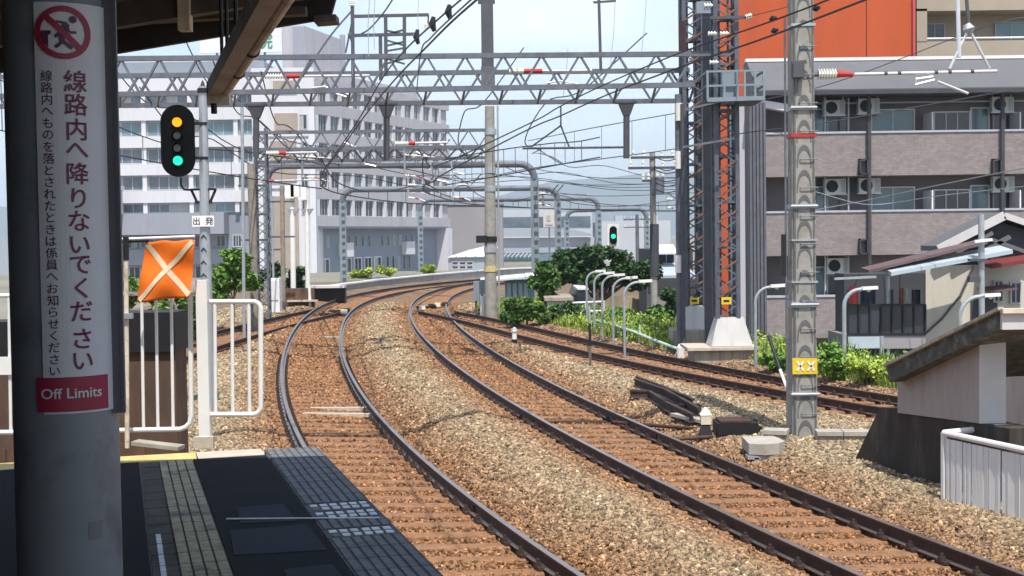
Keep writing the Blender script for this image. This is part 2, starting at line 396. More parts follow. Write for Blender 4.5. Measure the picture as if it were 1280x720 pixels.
JOINT_M = JOINT.mesh('joint_bar', M['rust_steel'])

def track(k, label, s_range, near_top, with_clips):
    P = PATH[k]; Lf = lefts(P); e = CANT[k]; dz = DZ[k]
    i0 = int(np.argmin(np.abs(P[:,1]-20)))
    root = thing('railway_track', label, 'railway track', (P[i0,0]+Lf[i0,0]*.7, P[i0,1], -.2))
    roll = math.atan2(e, GAUGE)
    for side in (0, 1):
        Q = P + Lf*(GAUGE+.066 if side else -.03); zz = (e if side else 0.0) + dz
        pts = [Vector((x, y, zz)) for (x, y) in Q]; ls = [Vector((a, b, 0)) for (a, b) in Lf]
        mb = MB(); mb.sweep(RAIL, pts, ls)
        r = mb.build('rail', M['rust_steel'], root, origin=(Q[i0,0], Q[i0,1], zz))
        r.data.materials.append(near_top)
        nP = len(RAIL)
        for f in r.data.polygons:
            if f.normal.z > .9: f.material_index = 1
    s = np.arange(len(P))*.5; n_sl = 0; n_cl = 0
    cr, sr = math.cos(roll), math.sin(roll)
    for sp in np.arange(s_range[0], min(s_range[1], s[-1]-1), .56):
        x = np.interp(sp, s, P[:,0]); y = np.interp(sp, s, P[:,1])
        if y < 5.5 or y > 96: continue
        lx = np.interp(sp, s, Lf[:,0]); ly = np.interp(sp, s, Lf[:,1]); ln = math.hypot(lx, ly); lx /= ln; ly /= ln
        rz = math.atan2(-ly, -lx)          # local +x points right
        cx = x+lx*(GAUGE/2); cy = y+ly*(GAUGE/2); zc = e/2 + dz - .163
        j = random.uniform(-.012,.012)
        rot = Matrix.Rotation(rz, 3, 'Z') @ Matrix.Rotation(roll, 3, 'Y')
        if n_sl < 295:
            obj('sleeper', SLP_M, root, (cx, cy, zc+j*.6), rot=(rot @ Matrix.Rotation(j, 3, 'Z')).to_euler()); n_sl += 1
        if with_clips and y < 36:
            for sd in (0, 1):
                off = GAUGE+.066 if sd else -.03
                obj('rail_clip', CLIP_M, root, (x+lx*off, y+ly*off, (e if sd else 0)+dz-.163), rot=rot.to_euler()); n_cl += 1
    # joint bars where the photo shows them
    return root
tr1 = track(1, 'rust brown curving track closest to the platform edge', (0, 125), M['rail_top'], True)
tr2 = track(2, 'second rust brown track beyond the ballast strip, passing the white fence', (0, 125), M['rail_top'], True)
tr3 = track(3, 'dark siding track along the green verge joining the middle line', (0, 44), M['rail_dull'], True)
tr0 = track(0, 'dark siding track behind the white railing joining the platform line', (0, 40), M['rail_dull'], False)
def joint(root, k, side, y):
    P = PATH[k]; i = int(np.argmin(np.abs(P[:,1]-y))); L = lefts(P)[i]; off = GAUGE+.066 if side else -.03
    rz = math.atan2(-L[1], -L[0])
    obj('joint_bar', JOINT_M, root, (P[i,0]+L[0]*off, P[i,1]+L[1]*off, (CANT[k] if side else 0)+DZ[k]), rz=rz)
joint(tr1, 1, 0, 15.7); joint(tr1, 1, 0, 23.6); joint(tr1, 1, 1, 23.4)
joint(tr2, 2, 1, 22.0); joint(tr2, 2, 0, 21.2); joint(tr2, 2, 0, 27)

# ------------------------------------------------------------ loose ballast stones (nobody could count them)
def ballast():
    cand = 1000000
    # sample uniformly in the view wedge, more of them near
    Y = 10.5 + (62-10.5)*RNG.random(cand)**1.75
    X = (RNG.random(cand)-.5)*2*(.40*Y+1.5)
    z, d, drop = gheight(X, Y)
    dm = np.minimum(seg_dist(X, Y, CENT[1]), seg_dist(X, Y, CENT[2]))
    keep = drop < .3
    keep &= ~((X < np.interp(Y, [0,12.9], [1.6,-1.75])) & (Y < 13.1))
    dens = np.where(d < 1.15, np.where(Y < 26, .26, .42), np.where(d < 1.5, .7, 1.0))
    keep &= RNG.random(cand) < dens
    keep &= (X > -13)
    # leave the rail feet and sleeper tops mostly clear
    for k in (1, 2, 3, 0):
        dk = seg_dist(X, Y, CENT[k]); keep &= ~((dk > .60) & (dk < .90) & (RNG.random(cand) < .85))
    X, Y, z, d = X[keep], Y[keep], z[keep], d[keep]; n = len(X)
    sc = (RNG.uniform(.014,.027,n))*np.interp(Y, [12,25,60],[1.0,1.3,2.3])
    in_tr = d < 1.2
    sc *= np.where(in_tr, .8, 1.0)
    P = np.stack([X, Y, z+sc*.35+np.where(in_tr, RNG.uniform(0,.02,n), RNG.uniform(0,.03,n))], 1)
    rust = np.exp(-(d/1.65)**4)*.9+.15*RNG.random(n) + .25*lump(X*.9, Y*.9)
    rust = rust.clip(0,1)[:,None]
    C = rust*np.array([.25,.125,.057]) + (1-rust)*np.array([.285,.228,.145])
    C = C*RNG.uniform(.35,1.6,n)[:,None]
    lightm = RNG.random(n) < .10; C[lightm] = C[lightm]*1.7; C = C.clip(0,.75)
    m = bpy.data.meshes.new('ballast_points'); m.vertices.add(n); m.vertices.foreach_set('co', P.astype(np.float32).ravel())
    a = m.attributes.new('rot','FLOAT_VECTOR','POINT'); a.data.foreach_set('vector', RNG.uniform(0,6.28,(n,3)).astype(np.float32).ravel())
    a = m.attributes.new('scl','FLOAT_VECTOR','POINT'); a.data.foreach_set('vector', (sc[:,None]*RNG.uniform(.7,1.3,(n,3))).astype(np.float32).ravel())
    a = m.attributes.new('pick','INT','POINT'); a.data.foreach_set('value', RNG.integers(0,4,n).astype(np.int32))
    a = m.attributes.new('tint','FLOAT_COLOR','POINT'); a.data.foreach_set('color', np.concatenate([C, np.ones((n,1))],1).astype(np.float32).ravel())
    o = bpy.data.objects.new('ballast_stones', m); COL.objects.link(o); kind(o, 'stuff')
    ng = bpy.data.node_groups.new('stones', 'GeometryNodeTree')
    ng.interface.new_socket('Geometry', in_out='INPUT', socket_type='NodeSocketGeometry'); ng.interface.new_socket('Geometry', in_out='OUTPUT', socket_type='NodeSocketGeometry')
    N = ng.nodes; L = ng.links; gi = N.new('NodeGroupInput'); go = N.new('NodeGroupOutput')
    g2i = N.new('GeometryNodeGeometryToInstance')
    for q in range(4):
        ic = N.new('GeometryNodeMeshIcoSphere'); ic.inputs['Radius'].default_value = 1.0; ic.inputs['Subdivisions'].default_value = 1
        sp = N.new('GeometryNodeSetPosition'); rv = N.new('FunctionNodeRandomValue'); rv.data_type = 'FLOAT_VECTOR'
        rv.inputs[0].default_value = (-.38,-.38,-.38); rv.inputs[1].default_value = (.38,.38,.38); rv.inputs['Seed'].default_value = q*7+1
        L.new(ic.outputs[0], sp.inputs[0]); L.new(rv.outputs[0], sp.inputs['Offset'])
        sm = N.new('GeometryNodeSetMaterial'); sm.inputs['Material'].default_value = M['stone']; L.new(sp.outputs[0], sm.inputs[0])
        L.new(sm.outputs[0], g2i.inputs[0])
    iop = N.new('GeometryNodeInstanceOnPoints'); iop.inputs['Pick Instance'].default_value = True
    def na(nm, t):
        x = N.new('GeometryNodeInputNamedAttribute'); x.data_type = t; x.inputs[0].default_value = nm; return x.outputs[0]
    L.new(gi.outputs[0], iop.inputs['Points']); L.new(g2i.outputs[0], iop.inputs['Instance'])
    L.new(na('pick','INT'), iop.inputs['Instance Index']); L.new(na('scl','FLOAT_VECTOR'), iop.inputs['Scale'])
    e2r = N.new('FunctionNodeEulerToRotation'); L.new(na('rot','FLOAT_VECTOR'), e2r.inputs[0]); L.new(e2r.outputs[0], iop.inputs['Rotation'])
    L.new(iop.outputs[0], go.inputs[0])
    md = o.modifiers.new('stones', 'NODES'); md.node_group = ng
    print('stones', n)
ballast()

# ============================================================ PLATFORM
PZ = 1.10
EDGE = [(gz(u, v, PZ).x, gz(u, v, PZ).y) for (u, v) in ((407.5,567.5),(445,606),(475,640),(520,684),(560,719))]
_e = np.array(EDGE); EC = np.polyfit(_e[:,1], _e[:,0], 1); _curv = -.0045
def ex(y): return EC[0]*y + EC[1] - (0 if y > 7.5 else .004*(7.5-y)**2)*1.0
def enorm(y): s = EC[0] + (0 if y > 7.5 else .008*(7.5-y)); l = math.hypot(1, s); return Vector((-1/l, s/l, 0))
def pe(o, y, z=0.0): n = enorm(y); return Vector((ex(y)+n.x*o, y+n.y*o, PZ+z))
YEND = 12.72
plat = thing('platform', 'shaded asphalt station platform ending at the white railing', 'platform', (-2.5, 8, 0))
kind(plat, 'structure'); del plat['category']
ys = [YEND-.22, 11, 10, 9, 8, 7, 6, 5, 4, 3, 2, 0, -3, -8]
def strip(o0, o1, z0, z1, ys, name, m, parent):
    mb = MB(); n = len(ys)
    for y in ys: mb.v += [tuple(pe(o0, y, z0)), tuple(pe(o1, y, z0)), tuple(pe(o1, y, z1)), tuple(pe(o0, y, z1))]
    for i in range(n-1):
        a = 4*i; b = a+4
        for j in range(4): mb.f.append((a+j, a+(j+1)%4, b+(j+1)%4, b+j))
    mb.f.append((3,2,1,0)); mb.f.append(tuple(4*(n-1)+j for j in range(4)))
    return mb.build(name, m, parent)
strip(.02, 7.5, -1.35, -.012, ys, 'platform_body', M['concrete'], plat)
strip(.51, 1.16, -.011, 0.0, ys, 'asphalt', M['asphalt'], plat)
strip(1.625, 7.4, -.011, 0.0, ys, 'asphalt', M['asphalt'], plat)
# kerb along the end: sunlit; yellow in front of the guide strip
endk = [(.52, 1.12, 'kerb', 'end_kerb'), (1.12, 2.62, 'yellow', 'yellow_kerb'), (2.62, 4.2, 'yellow', 'yellow_kerb'), (4.2, 7.4, 'kerb', 'end_kerb')]
for (a, b, m, nm) in endk:
    mb = MB(); mb.prism([pe(a+.006, YEND-.33, -.012), pe(b-.006, YEND-.33, -.012), pe(b-.006, YEND+.02, -.012), pe(a+.006, YEND+.02, -.012)], (0,0,.016)); mb.build(nm, M[m], plat)
mb = MB(); mb.prism([pe(.0, YEND-.2, -1.35), pe(7.5, YEND-.2, -1.35), pe(7.5, YEND+.02, -1.35), pe(.0, YEND+.02, -1.35)], (0,0,1.33)); mb.build('end_wall', M['concrete'], plat)
# edge tiles: each with seven ribs
def edge_tile(worn):
    mb = MB(); mb.box((0,0,-.012), (.488,.288,.022))
    for q in range(7): mb.box((-.2+q*.0667, 0, .0015), (.046,.286,.005))
    m = mb.mesh('edge_tile', M['edge_tile']); m.materials.append(M['edge_rib']); m.materials.append(M['worn_white'])
    for i, f in enumerate(m.polygons):
        if i >= 6: f.material_index = 1
    return m
ET = edge_tile(False)
def dotted_tile():
    mb = MB(); mb.box((0,0,-.012), (.488,.288,.022)); 
    for q in range(6):
        for w in range(2): mb.box((-.18+q*.072+random.uniform(-.004,.004), -.06+w*.12, .0015), (.05,.075,.005))
    m = mb.mesh('edge_tile', M['edge_tile']); m.materials.append(M['edge_rib']); m.materials.append(M['worn_white'])
    for i in range(12):
        k = 2 if random.random() < .75 else 1
        for f in range(6): m.polygons[6+i*6+f].material_index = k
    return m
DT = dotted_tile()
y = YEND-.17; i = 0
while y > 2.0:
    n = enorm(y); obj('edge_tile', DT if i in (9, 10, 12, 17, 20) else ET, plat, pe(.255, y), rz=math.atan2(n.y, n.x)+PI); y -= .292; i += 1
# guide tiles
def guide_tile():
    mb = MB(); mb.box((0,0,-.011), (.292,.292,.022))
    for q in range(4): mb.box((-.109+q*.0728, 0, .0025), (.060,.291,.006))
    m = mb.mesh('guide_tile', M['tile_grey']); m.materials.append(M['tile_rib'])
    for i, f in enumerate(m.polygons):
        if i >= 6: f.material_index = 1
    return m
GT = guide_tile()
mb = MB(); mb.box((0,0,-.011), (.15,.292,.022)); PT = mb.mesh('plain_tile', M['tile_grey'])
mb = MB(); mb.box((0,0,-.011), (.15,.292,.022))
for q in range(5): mb.box((-.015, -.115+q*.057, .002), (.032,.046,.006))
IT = mb.mesh('inner_line_tile', M['tile_grey']); IT.materials.append(M['worn_white'])
for i, f in enumerate(IT.polygons):
    if i >= 6: f.material_index = 1
y = YEND-.50
while y > 2.0:
    n = enorm(y); rz = math.atan2(n.y, n.x)+PI
    obj('guide_tile', GT, plat, pe(1.165+.148, y), rz=rz); obj('plain_tile' if y > 9.4 else 'inner_line_tile', PT if y > 9.4 else IT, plat, pe(1.165+.296+.078, y), rz=rz); y -= .296
# asphalt patches and the joint line
for (a, b, y0, y1) in ((.55,1.12,8.6,9.35),(.62,1.0,9.5,10.1),(.56,.9,7.4,8.2)):
    mb = MB(); mb.prism([pe(a, y0, 0), pe(b, y0+.05, 0), pe(b-.03, y1, 0), pe(a+.02, y1+.03, 0)], (0,0,.004)); mb.build('asphalt_patch', M['patch'], plat)
jl = MB(); a = gz(283,648.5,PZ+.006); b = gz(474,647,PZ+.006); jl.bar(a, b, .022, .006); jl.build('joint_line', M['worn_white'], plat)
# ============================================================ FOREGROUND: column, sign, canopy
CY = 3.83; cc = at(79, 360, CY); CX = cc.x; CR = .143
FACE = math.atan2(-CX, CY)      # the column face that looks at the platform end
col = thing('platform_column', 'thick grey painted steel column carrying the tall warning sign', 'column', (CX, CY, PZ))
mb = MB(); mb.cyl((CX,CY,PZ), (CX,CY,4.75), CR, n=48); mb.build('shaft', M['column_paint'], col, smooth=False)
for f in bpy.data.objects['shaft'].data.polygons: f.use_smooth = len(f.vertices) == 4
mb = MB(); mb.cyl((CX,CY,PZ), (CX,CY,PZ+.05), CR+.09, n=32); mb.build('base_plate', M['column_paint'], col)
mb = MB(); mb.box((CX+CR+.010, CY-.02, 3.62), (.034,.035,2.1)); mb.build('cable_duct', M['duct_grey'], col)
mb = MB(); mb.box((CX+CR+.029, CY-.034, 3.62), (.010,.010,2.1)); mb.build('duct_edge', M['steel_grey'], col)
def cylmap(a, z, r): return (CX + math.sin(a)*r, CY - math.cos(a)*r, z)
A0, A1 = math.asin(-.56), math.asin(.76)
def px2sign(u, v):
    """photo pixel -> (angle, height) on the column face"""
    xl = 13.5 + (v-360)*.0255; xr = 145.5 + (v-360)*.0255
    s = max(-.98, min(.98, (u-(xl+xr)/2)/((xr-xl)/2)*1.0)); a = math.asin(s) + FACE
    yf = CY - CR*math.cos(a); return a, at(u, v, yf).z
def curved(poly2d_fn, name, m, parent, r, nx=18):
    pass
def patch(u0, v0, u1, v1, r, name, m, parent, nx=20, thick=.004):
    a0, z0 = px2sign(u0, v0); a1, _ = px2sign(u1, v0); z1 = px2sign((u0+u1)/2, v1)[1]; z0 = px2sign((u0+u1)/2, v0)[1]
    mb = MB(); 
    for i in range(nx+1):
        a = a0+(a1-a0)*i/nx
        for (z, rr) in ((z0, r), (z1, r), (z1, r-thick), (z0, r-thick)): mb.v.append(cylmap(a, z, rr))
    for i in range(nx):
        for j in range(4): mb.f.append((4*i+j, 4*i+(j+1)%4, 4*i+4+(j+1)%4, 4*i+4+j))
    mb.f.append((0,1,2,3)); mb.f.append((4*nx+3,4*nx+2,4*nx+1,4*nx))
    return mb.build(name, m, parent)
scf = None
sg = thing('warning_sign', 'tall white track warning sign in Japanese with a red prohibition emblem on the column', 'sign', cylmap(.1, 2.57, CR+.006))
patch(45, 4, 131, 517, CR+.006, 'sign_sheet', M['sign_white'], sg)
patch(110, 652, 127, 674, CR+.0012, 'scuff_mark', M['duct_grey'], col, nx=6, thick=.002); patch(50, 471, 131, 514, CR+.0085, 'red_panel', M['sign_crimson'], sg, thick=.002)
_tmpc = bpy.data.curves.new('txt', 'FONT'); _tmpc.offset = .014; _tmpo = bpy.data.objects.new('txt', _tmpc)
def text_geo(s):
    """flat outline of a text as (verts, faces), unit size"""
    COL.objects.link(_tmpo); _tmpc.body = s; _tmpc.size = 1.0; _tmpc.resolution_u = 3; _tmpc.align_x = 'CENTER'; _tmpc.align_y = 'CENTER'
    bpy.context.view_layer.update()
    dg = bpy.context.evaluated_depsgraph_get(); ev = _tmpo.evaluated_get(dg); me = ev.to_mesh()
    V = [tuple(v.co) for v in me.vertices]; F = [tuple(p.vertices) for p in me.polygons]; ev.to_mesh_clear(); COL.objects.unlink(_tmpo)
    a = np.array(V); c = (a.min(0)+a.max(0))/2
    return [(x-c[0], y-c[1]) for (x,y,z) in V], F, (a.max(0)-a.min(0))
def glyph_on_column(s, u, v, wpx, m, parent, name='character', r=CR+.0078, stretch=1.0, em=False, hpx=None):
    _tmpc.offset = .012 if wpx > 20 else .005
    V, F, ext = text_geo(s); a, z = px2sign(u, v); k = (wpx/1700*3.7)
    sc = k/(1.0 if em else ext[0])
    mb = MB(); mb.add([cylmap(a + x*sc*stretch/CR, z + y*sc, r) for (x, y) in V], F); 
    return mb.build(name, m, parent)
main = '線路内へ降りないでください'; vs = [102,131,162,188,217,248,276,306,331,360,389,423,451]
for c, v in zip(main, vs):
    glyph_on_column(c, 93+(v-100)*.028, v, 29, M['sign_text'], sg, em=True)
sec = '線路内へものを落とされたときは係員へお知らせください'
for i, c in enumerate(sec):
    v = 95+i*14.75; glyph_on_column(c, 60+(v-95)*.028, v, 14.5, M['sign_purple'], sg, em=True)
glyph_on_column('Off Limits', 90.5, 491, 72, M['sign_white'], sg, name='lettering', r=CR+.0098)
# emblem: ring, slash, falling figure with the platform edge
emb = MB(); ea, ez = px2sign(79, 41); er = 33/1700*3.7
def ep(x, y, r=CR+.0090): return cylmap(ea + x*er/CR, ez + y*er, r)
def ering(ro, ri, n=40):
    mb = MB()
    for i in range(n):
        g = 2*PI*i/n; mb.v += [ep(math.cos(g)*ro, math.sin(g)*ro, CR+.0096), ep(math.cos(g)*ri, math.sin(g)*ri, CR+.0096)]
    for i in range(n):
        j = (i+1) % n; mb.f.append((2*i, 2*i+1, 2*j+1, 2*j))
    return mb
ering(1.0, .79).build('red_ring', M['sign_crimson'], sg)
mb = MB(); k = 12
for i in range(k+1):
    t = -.86+1.72*i/k
    for s_ in (-.11, .11): mb.v.append(ep(t*.707+s_*.707, -t*.707+s_*.707, CR+.0100))
for i in range(k): mb.f.append((2*i, 2*i+1, 2*i+3, 2*i+2))
mb.build('red_slash', M['sign_crimson'], sg)
def eblob(pts): return [ep(x, y) for (x, y) in pts]
fig = MB()
def limb(pts, w):
    for (a, b) in zip(pts[:-1], pts[1:]):
        d = Vector((b[0]-a[0], b[1]-a[1])); n = Vector((-d.y, d.x)).normalized()*w/2
        fig.quad(*eblob([(a[0]+n.x,a[1]+n.y),(a[0]-n.x,a[1]-n.y),(b[0]-n.x,b[1]-n.y),(b[0]+n.x,b[1]+n.y)]))
fig.quad(*eblob([(.34+.14*math.cos(g), .50+.14*math.sin(g)) for g in np.linspace(0, 2*PI, 14)[:-1]]))
limb([(.12,.34),(-.12,-.12)], .26); limb([(.14,.34),(-.16,.40),(-.36,.36)], .09); limb([(.10,.30),(.20,.02),(.46,.02)], .10)
limb([(-.10,-.12),(.02,-.36),(.30,-.58)], .13); limb([(-.12,-.12),(-.06,-.36),(-.28,-.56)], .13); limb([(-.12,-.05),(-.30,-.16)], .13)
fig.build('figure', M['sign_purple'], sg)
mb = MB(); mb.quad(*eblob([(-.79,.06),(-.42,.06),(-.42,-.06),(-.52,-.12),(-.52,-.58),(-.70,-.36),(-.78,-.1)])); mb.build('platform_symbol', M['sign_purple'], sg)

# canopy over the platform: gull roof with fascia, purlins, beams
can = thing('platform_canopy', 'dark underside of the station canopy with its deep end fascia', 'canopy', (-3, 9, 4.4))
CE = 10.2
def cz(X): return 4.83 + .155*(X+1.42) if X < -1.3 else 4.85
def ctip(y): return ex(y) - .02 + (.12 if y < 10.2 else .0)
def roof_poly(y, z_off): return None
# roof sheet: from the column line out to the tracks
yy = [CE, 9, 7.5, 6, 4.5, 3, 1.5, 0, -3, -7, -30]
mb = MB()
for y in yy:
    xo = ex(y)-.1; xi = xo-9.0
    mb.v += [(xo, y, 4.98), (xi, y, 3.70), (xi, y, 3.78), (xo, y, 5.06)]
for i in range(len(yy)-1):
    for j in range(4): mb.f.append((4*i+j, 4*i+(j+1)%4, 4*i+4+(j+1)%4, 4*i+4+j))
mb.f.append((3,2,1,0)); n_ = 4*(len(yy)-1); mb.f.append((n_,n_+1,n_+2,n_+3))
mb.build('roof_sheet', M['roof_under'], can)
xo = ex(CE)-.12
a = at(140, 69, CE); b = at(414, 24, CE); sl = (b.z-a.z)/(b.x-a.x)
mb = MB(); P0 = (b.x, CE, b.z); P1 = (b.x-6.5, CE, b.z-6.5*sl)
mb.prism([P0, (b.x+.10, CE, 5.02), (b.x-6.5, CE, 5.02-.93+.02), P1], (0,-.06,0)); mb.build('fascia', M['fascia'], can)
# ledge along the top of the fascia, seen lighter from below
a1 = at(140, 26, CE-.3); a2 = at(320, 17, CE-.3)
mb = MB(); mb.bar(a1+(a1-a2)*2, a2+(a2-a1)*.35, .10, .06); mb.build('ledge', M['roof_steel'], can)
mb = MB(); q0 = at(412, 26, CE); q1 = at(421, 20, CE); mb.bar((b.x-.1, CE-.1, b.z-.03), (b.x+.06, CE-.1, b.z-.02), .2, .05); mb.build('corner_bracket', M['roof_steel'], can)
# outer gutter along the roof edge
mb = MB(); pts = [(ex(y)-.06, y, 4.97) for y in yy]; mb.tube(pts, .075, 10); mb.build('gutter', M['timber_cream'], can)
for k, off in enumerate((.9, 1.9, 2.9, 3.9, 4.9)):
    mb = MB(); pts = [(ex(y)-.1-off, y, 4.94-off/7.0) for y in yy[:6]]
    for p, q in zip(pts[:-1], pts[1:]): mb.bar(p, q, .06, .10)
    kind(mb.build('purlin', M['roof_steel'], can), 'stuff') if False else mb.build('purlin', M['roof_steel'], can)
for y in (9.4, 7.2, 4.4):
    mb = MB(); xo = ex(y)-.15; mb.bar((xo, y, 4.83), (xo-6.6, y, 4.83-6.6/7), .10, .16); mb.build('rafter', M['roof_steel'], can)
mb = MB(); p = at(231, 2, 9.35); mb.box((p.x, 9.35, p.z-.05), (.08,.10,.30)); mb.build('cleat', M['timber_cream'], can)
# the long beam and pipe hung below the canopy
bp = thing('hanging_beam', 'long cream beam with a pipe hung under the canopy, its end cap near the green and amber signal', 'beam', at(268, 118, 8))
e0 = at(268, 110, 8.0); zb = e0.z
def onz(u, v, z): return gz(u, v, z)
e1 = gz(352, -40, zb+.0); d = (e1-e0); 
mb = MB(); mb.bar(e0, e0+d*1.35, .075, .085); mb.build('square_beam', M['beam_grey'], bp)
f0 = e0 + Vector((.075, .3, .0)); dd = d.normalized()
pp = [e0 + Vector((.068, 0, -.015)) + dd*t for t in (-.02, 1.0, 2.0, 3.0, 4.2)]
mb = MB(); mb.tube(pp, .030, 12); mb.build('pipe', M['timber_cream'], bp)
for t in (.9, 1.75):
    mb = MB(); c = e0+Vector((.068,0,-.015))+dd*t; mb.tube([c-dd*.012, c+dd*.012], .038, 12); mb.build('pipe_clip', M['black'], bp)
mb = MB(); mb.box((e0.x+.02, e0.y+.02, zb-.03), (.13,.05,.135)); mb.build('end_cap', M['timber_cream'], bp)
mb = MB(); mb.cyl((e0.x-.005, e0.y, zb-.09), (e0.x-.005, e0.y, zb-.15), .018); mb.build('bolt', M['black'], bp)
for t in (.35, .55, .85):
    c = e0+dd*t*2; mb = MB(); mb.cyl(c, (c.x, c.y, 4.95), .010, n=6); mb.build('hanger_rod', M['black'], bp)

# unseen wall with windows, added left of the view to deepen the platform's shade
wl = thing('shade_wall', 'plain brown unseen wall added beside the platform to deepen the shade on the column', 'wall', (-5.6, -2, PZ))
MB().box2((-5.9,-30,PZ), (-5.5,10.0,4.6)).build('wall', M['roof_steel'], wl)
for k in range(8): MB().box2((-5.5,-29+k*4.9,PZ+.9), (-5.46,-26.4+k*4.9,PZ+2.3)).build('window', M['glass_dark0'], wl)  # windows of the added unseen wall
# ============================================================ END RAILING
FY = 12.95
def fp(u, v): return at(u, v, FY)
post = fp(255, 455); zg = fp(255, 560).z
rail = thing('platform_end_railing', 'white tubular railing closing the far end of the platform', 'railing', (post.x, FY, PZ))
mb = MB(); w = .106; mb.box((post.x, FY, (fp(255,350).z+zg)/2), (w, w, fp(255,350).z-zg)); mb.build('gate_post', M['white_paint'], rail)
mb = MB(); mb.box((post.x-.01, FY-.03, zg+.06), (.19,.07,.11)); mb.build('post_foot', M['kerb'], rail)
def rtube(pts, r=.021): return MB().tube(pts, r, 10)
def rounded(u0, v0, u1, v1, rr=10):
    """frame: rail from the post along the top, round the outer corner, down and back"""
    pts = [(u0, v0)]
    for k in range(6):
        g = PI/2*k/5; pts.append((u1-rr+rr*math.sin(g), v0+rr-rr*math.cos(g)))
    for k in range(6):
        g = PI/2*k/5; pts.append((u1-rr+rr*math.cos(g), v1-rr+rr*math.sin(g)))
    pts.append((u0, v1)); return [fp(*p) for p in pts]
rtube(rounded(262, 377, 326, 518), .024).build('side_frame', M['white_paint'], rail)
for u in (268.5, 290, 311):
    mb = rtube([fp(u, 378), fp(u+1, 517)], .017); mb.build('baluster', M['white_paint'], rail)
pts = [fp(-60, 370), fp(60, 369), fp(246, 366)]; rtube(pts, .021).build('top_rail', M['white_paint'], rail)
pts = [fp(-60, 541), fp(60, 540), fp(150, 538), fp(225, 536.5), fp(232, 534), fp(237, 529), fp(239, 521), fp(238, 366)]; rtube(pts, .024).build('lower_frame', M['white_paint'], rail)
for u in (-22, 12, 178, 196, 215):
    rtube([fp(u-1, 368), fp(u+1.5, 538)], .015).build('baluster', M['white_paint'], rail)
mb = MB(); p = fp(-4, 457); mb.box((p.x, FY-.03, p.z), (.34,.02,.17)); mb.build('number_plate', M['white_paint'], rail)
fl = thing('warning_flag', 'orange flag with a pale taped X on a white rod behind the sign column', 'flag', fp(205, 378)+Vector((0,-.25,0)))
FFY = 12.7
def fq(u, v): return at(u, v, FFY)
mb = MB(); mb.cyl(fq(140, 299.5), fq(243.5, 295.5), .014, n=10); mb.build('rod', M['white_paint'], fl)
mb = MB(); mb.cyl(fq(150, 302), fq(186, 300.5), .016, n=10); mb.build('rod_grip', M['black'], fl)
nx, ny = 26, 22; TL, TR, BR_, BL = (182,302), (243.5,300), (238,371), (170,378)
def flag_pt(s, t, off=0.0):
    u = (TL[0]*(1-s)+TR[0]*s)*(1-t)+(BL[0]*(1-s)+BR_[0]*s)*t; v = (TL[1]*(1-s)+TR[1]*s)*(1-t)+(BL[1]*(1-s)+BR_[1]*s)*t
    v += math.sin(s*9)*1.0*t + math.sin(s*PI*4)*.8*(1-t)
    p = fq(u, v); p.y += .025*math.sin(s*7.5+t*2.5)*(.35+t) + .018*math.sin(t*8-s*3) - off; return p
mb = MB()
for j in range(ny+1):
    for i in range(nx+1): mb.v.append(tuple(flag_pt(i/nx, j/ny)))
for j in range(ny):
    for i in range(nx):
        a = j*(nx+1)+i; mb.f.append((a, a+1, a+nx+2, a+nx+1))
o = mb.build('cloth', M['orange_flag'], fl, smooth=True)
sd = o.modifiers.new('cloth', 'SOLIDIFY'); sd.thickness = .003
def tape(s0, t0, s1, t1):
    mb = MB(); n = 24; wd = .045
    for i in range(n+1):
        k = i/n; s = s0+(s1-s0)*k; t = t0+(t1-t0)*k; ds, dt = (s1-s0), (t1-t0); l = math.hypot(ds, dt); nx_, ny_ = -dt/l*wd, ds/l*wd
        mb.v += [tuple(flag_pt(s+nx_, t+ny_, .006)), tuple(flag_pt(s-nx_, t-ny_, .006))]
    for i in range(n): mb.f.append((2*i, 2*i+1, 2*i+3, 2*i+2))
    return mb.build('tape', M['flag_tape'], fl, smooth=True)
tape(.03, .03, .98, .95)
t2 = tape(.96, .03, .04, .97)
for v in t2.data.vertices: v.co.y -= .004
stn = thing('flag_stand', 'slim tan pole with a dark top holding the orange flag rod', 'pole', at(159, 552, 12.66))
mb = MB(); mb.cyl(at(159, 560, 12.66), at(157.5, 324, 12.66), .022); mb.build('pole', M['timber_cream'], stn)
mb = MB(); mb.cyl(at(157.5, 325, 12.66), at(157.3, 296, 12.66), .028); mb.build('socket', M['black'], stn)
mb = MB(); mb.box(at(160, 395, 12.63), (.09,.05,.05)); mb.build('clamp', M['galv'], stn)
# brown cabinet behind the railing, pale board at its foot
bx = thing('equipment_cabinet', 'rusty brown equipment cabinet with a dark upper half behind the railing', 'cabinet', at(188, 560, 14.4))
cbx = at(178, 470, 14.4); zt = at(178, 392, 14.4).z
mb = MB(); mb.box((cbx.x-.16, 14.7, (zt-.25)/2), (1.0, .5, zt+.25-.45)); mb.build('case', M['brown_box'], bx)
mb = MB(); mb.box((cbx.x-.16, 14.68, zt-.2), (1.04, .56, .42)); mb.build('hood', M['black'], bx)
for q in (-.3, .02): 
    mb = MB(); mb.box((cbx.x-.16+q, 14.435, .35), (.28,.02,1.1)); mb.build('door', M['brown_box'], bx)
for q in (-.42, .34):
    mb = MB(); mb.box((cbx.x-.16+q, 14.6, -.1), (.1,.3,.3)); mb.build('foot', M['brown_box'], bx)
bx2 = copy_tree(bx, WLOC[bx.name]+Vector((-1.62,.35,-.1)), 'dark brown cabinet left of the sign column behind the railing')
mb = MB(); a = at(172, 558, 12.75); b = at(228, 560, 12.62); mb.bar((a.x, 12.66, PZ+.07), (b.x, 12.58, PZ+.025), .16, .035); brd = mb.build('board', M['concrete'])
tag(brd, 'pale sloping board lying on the yellow end strip of the platform', 'board')

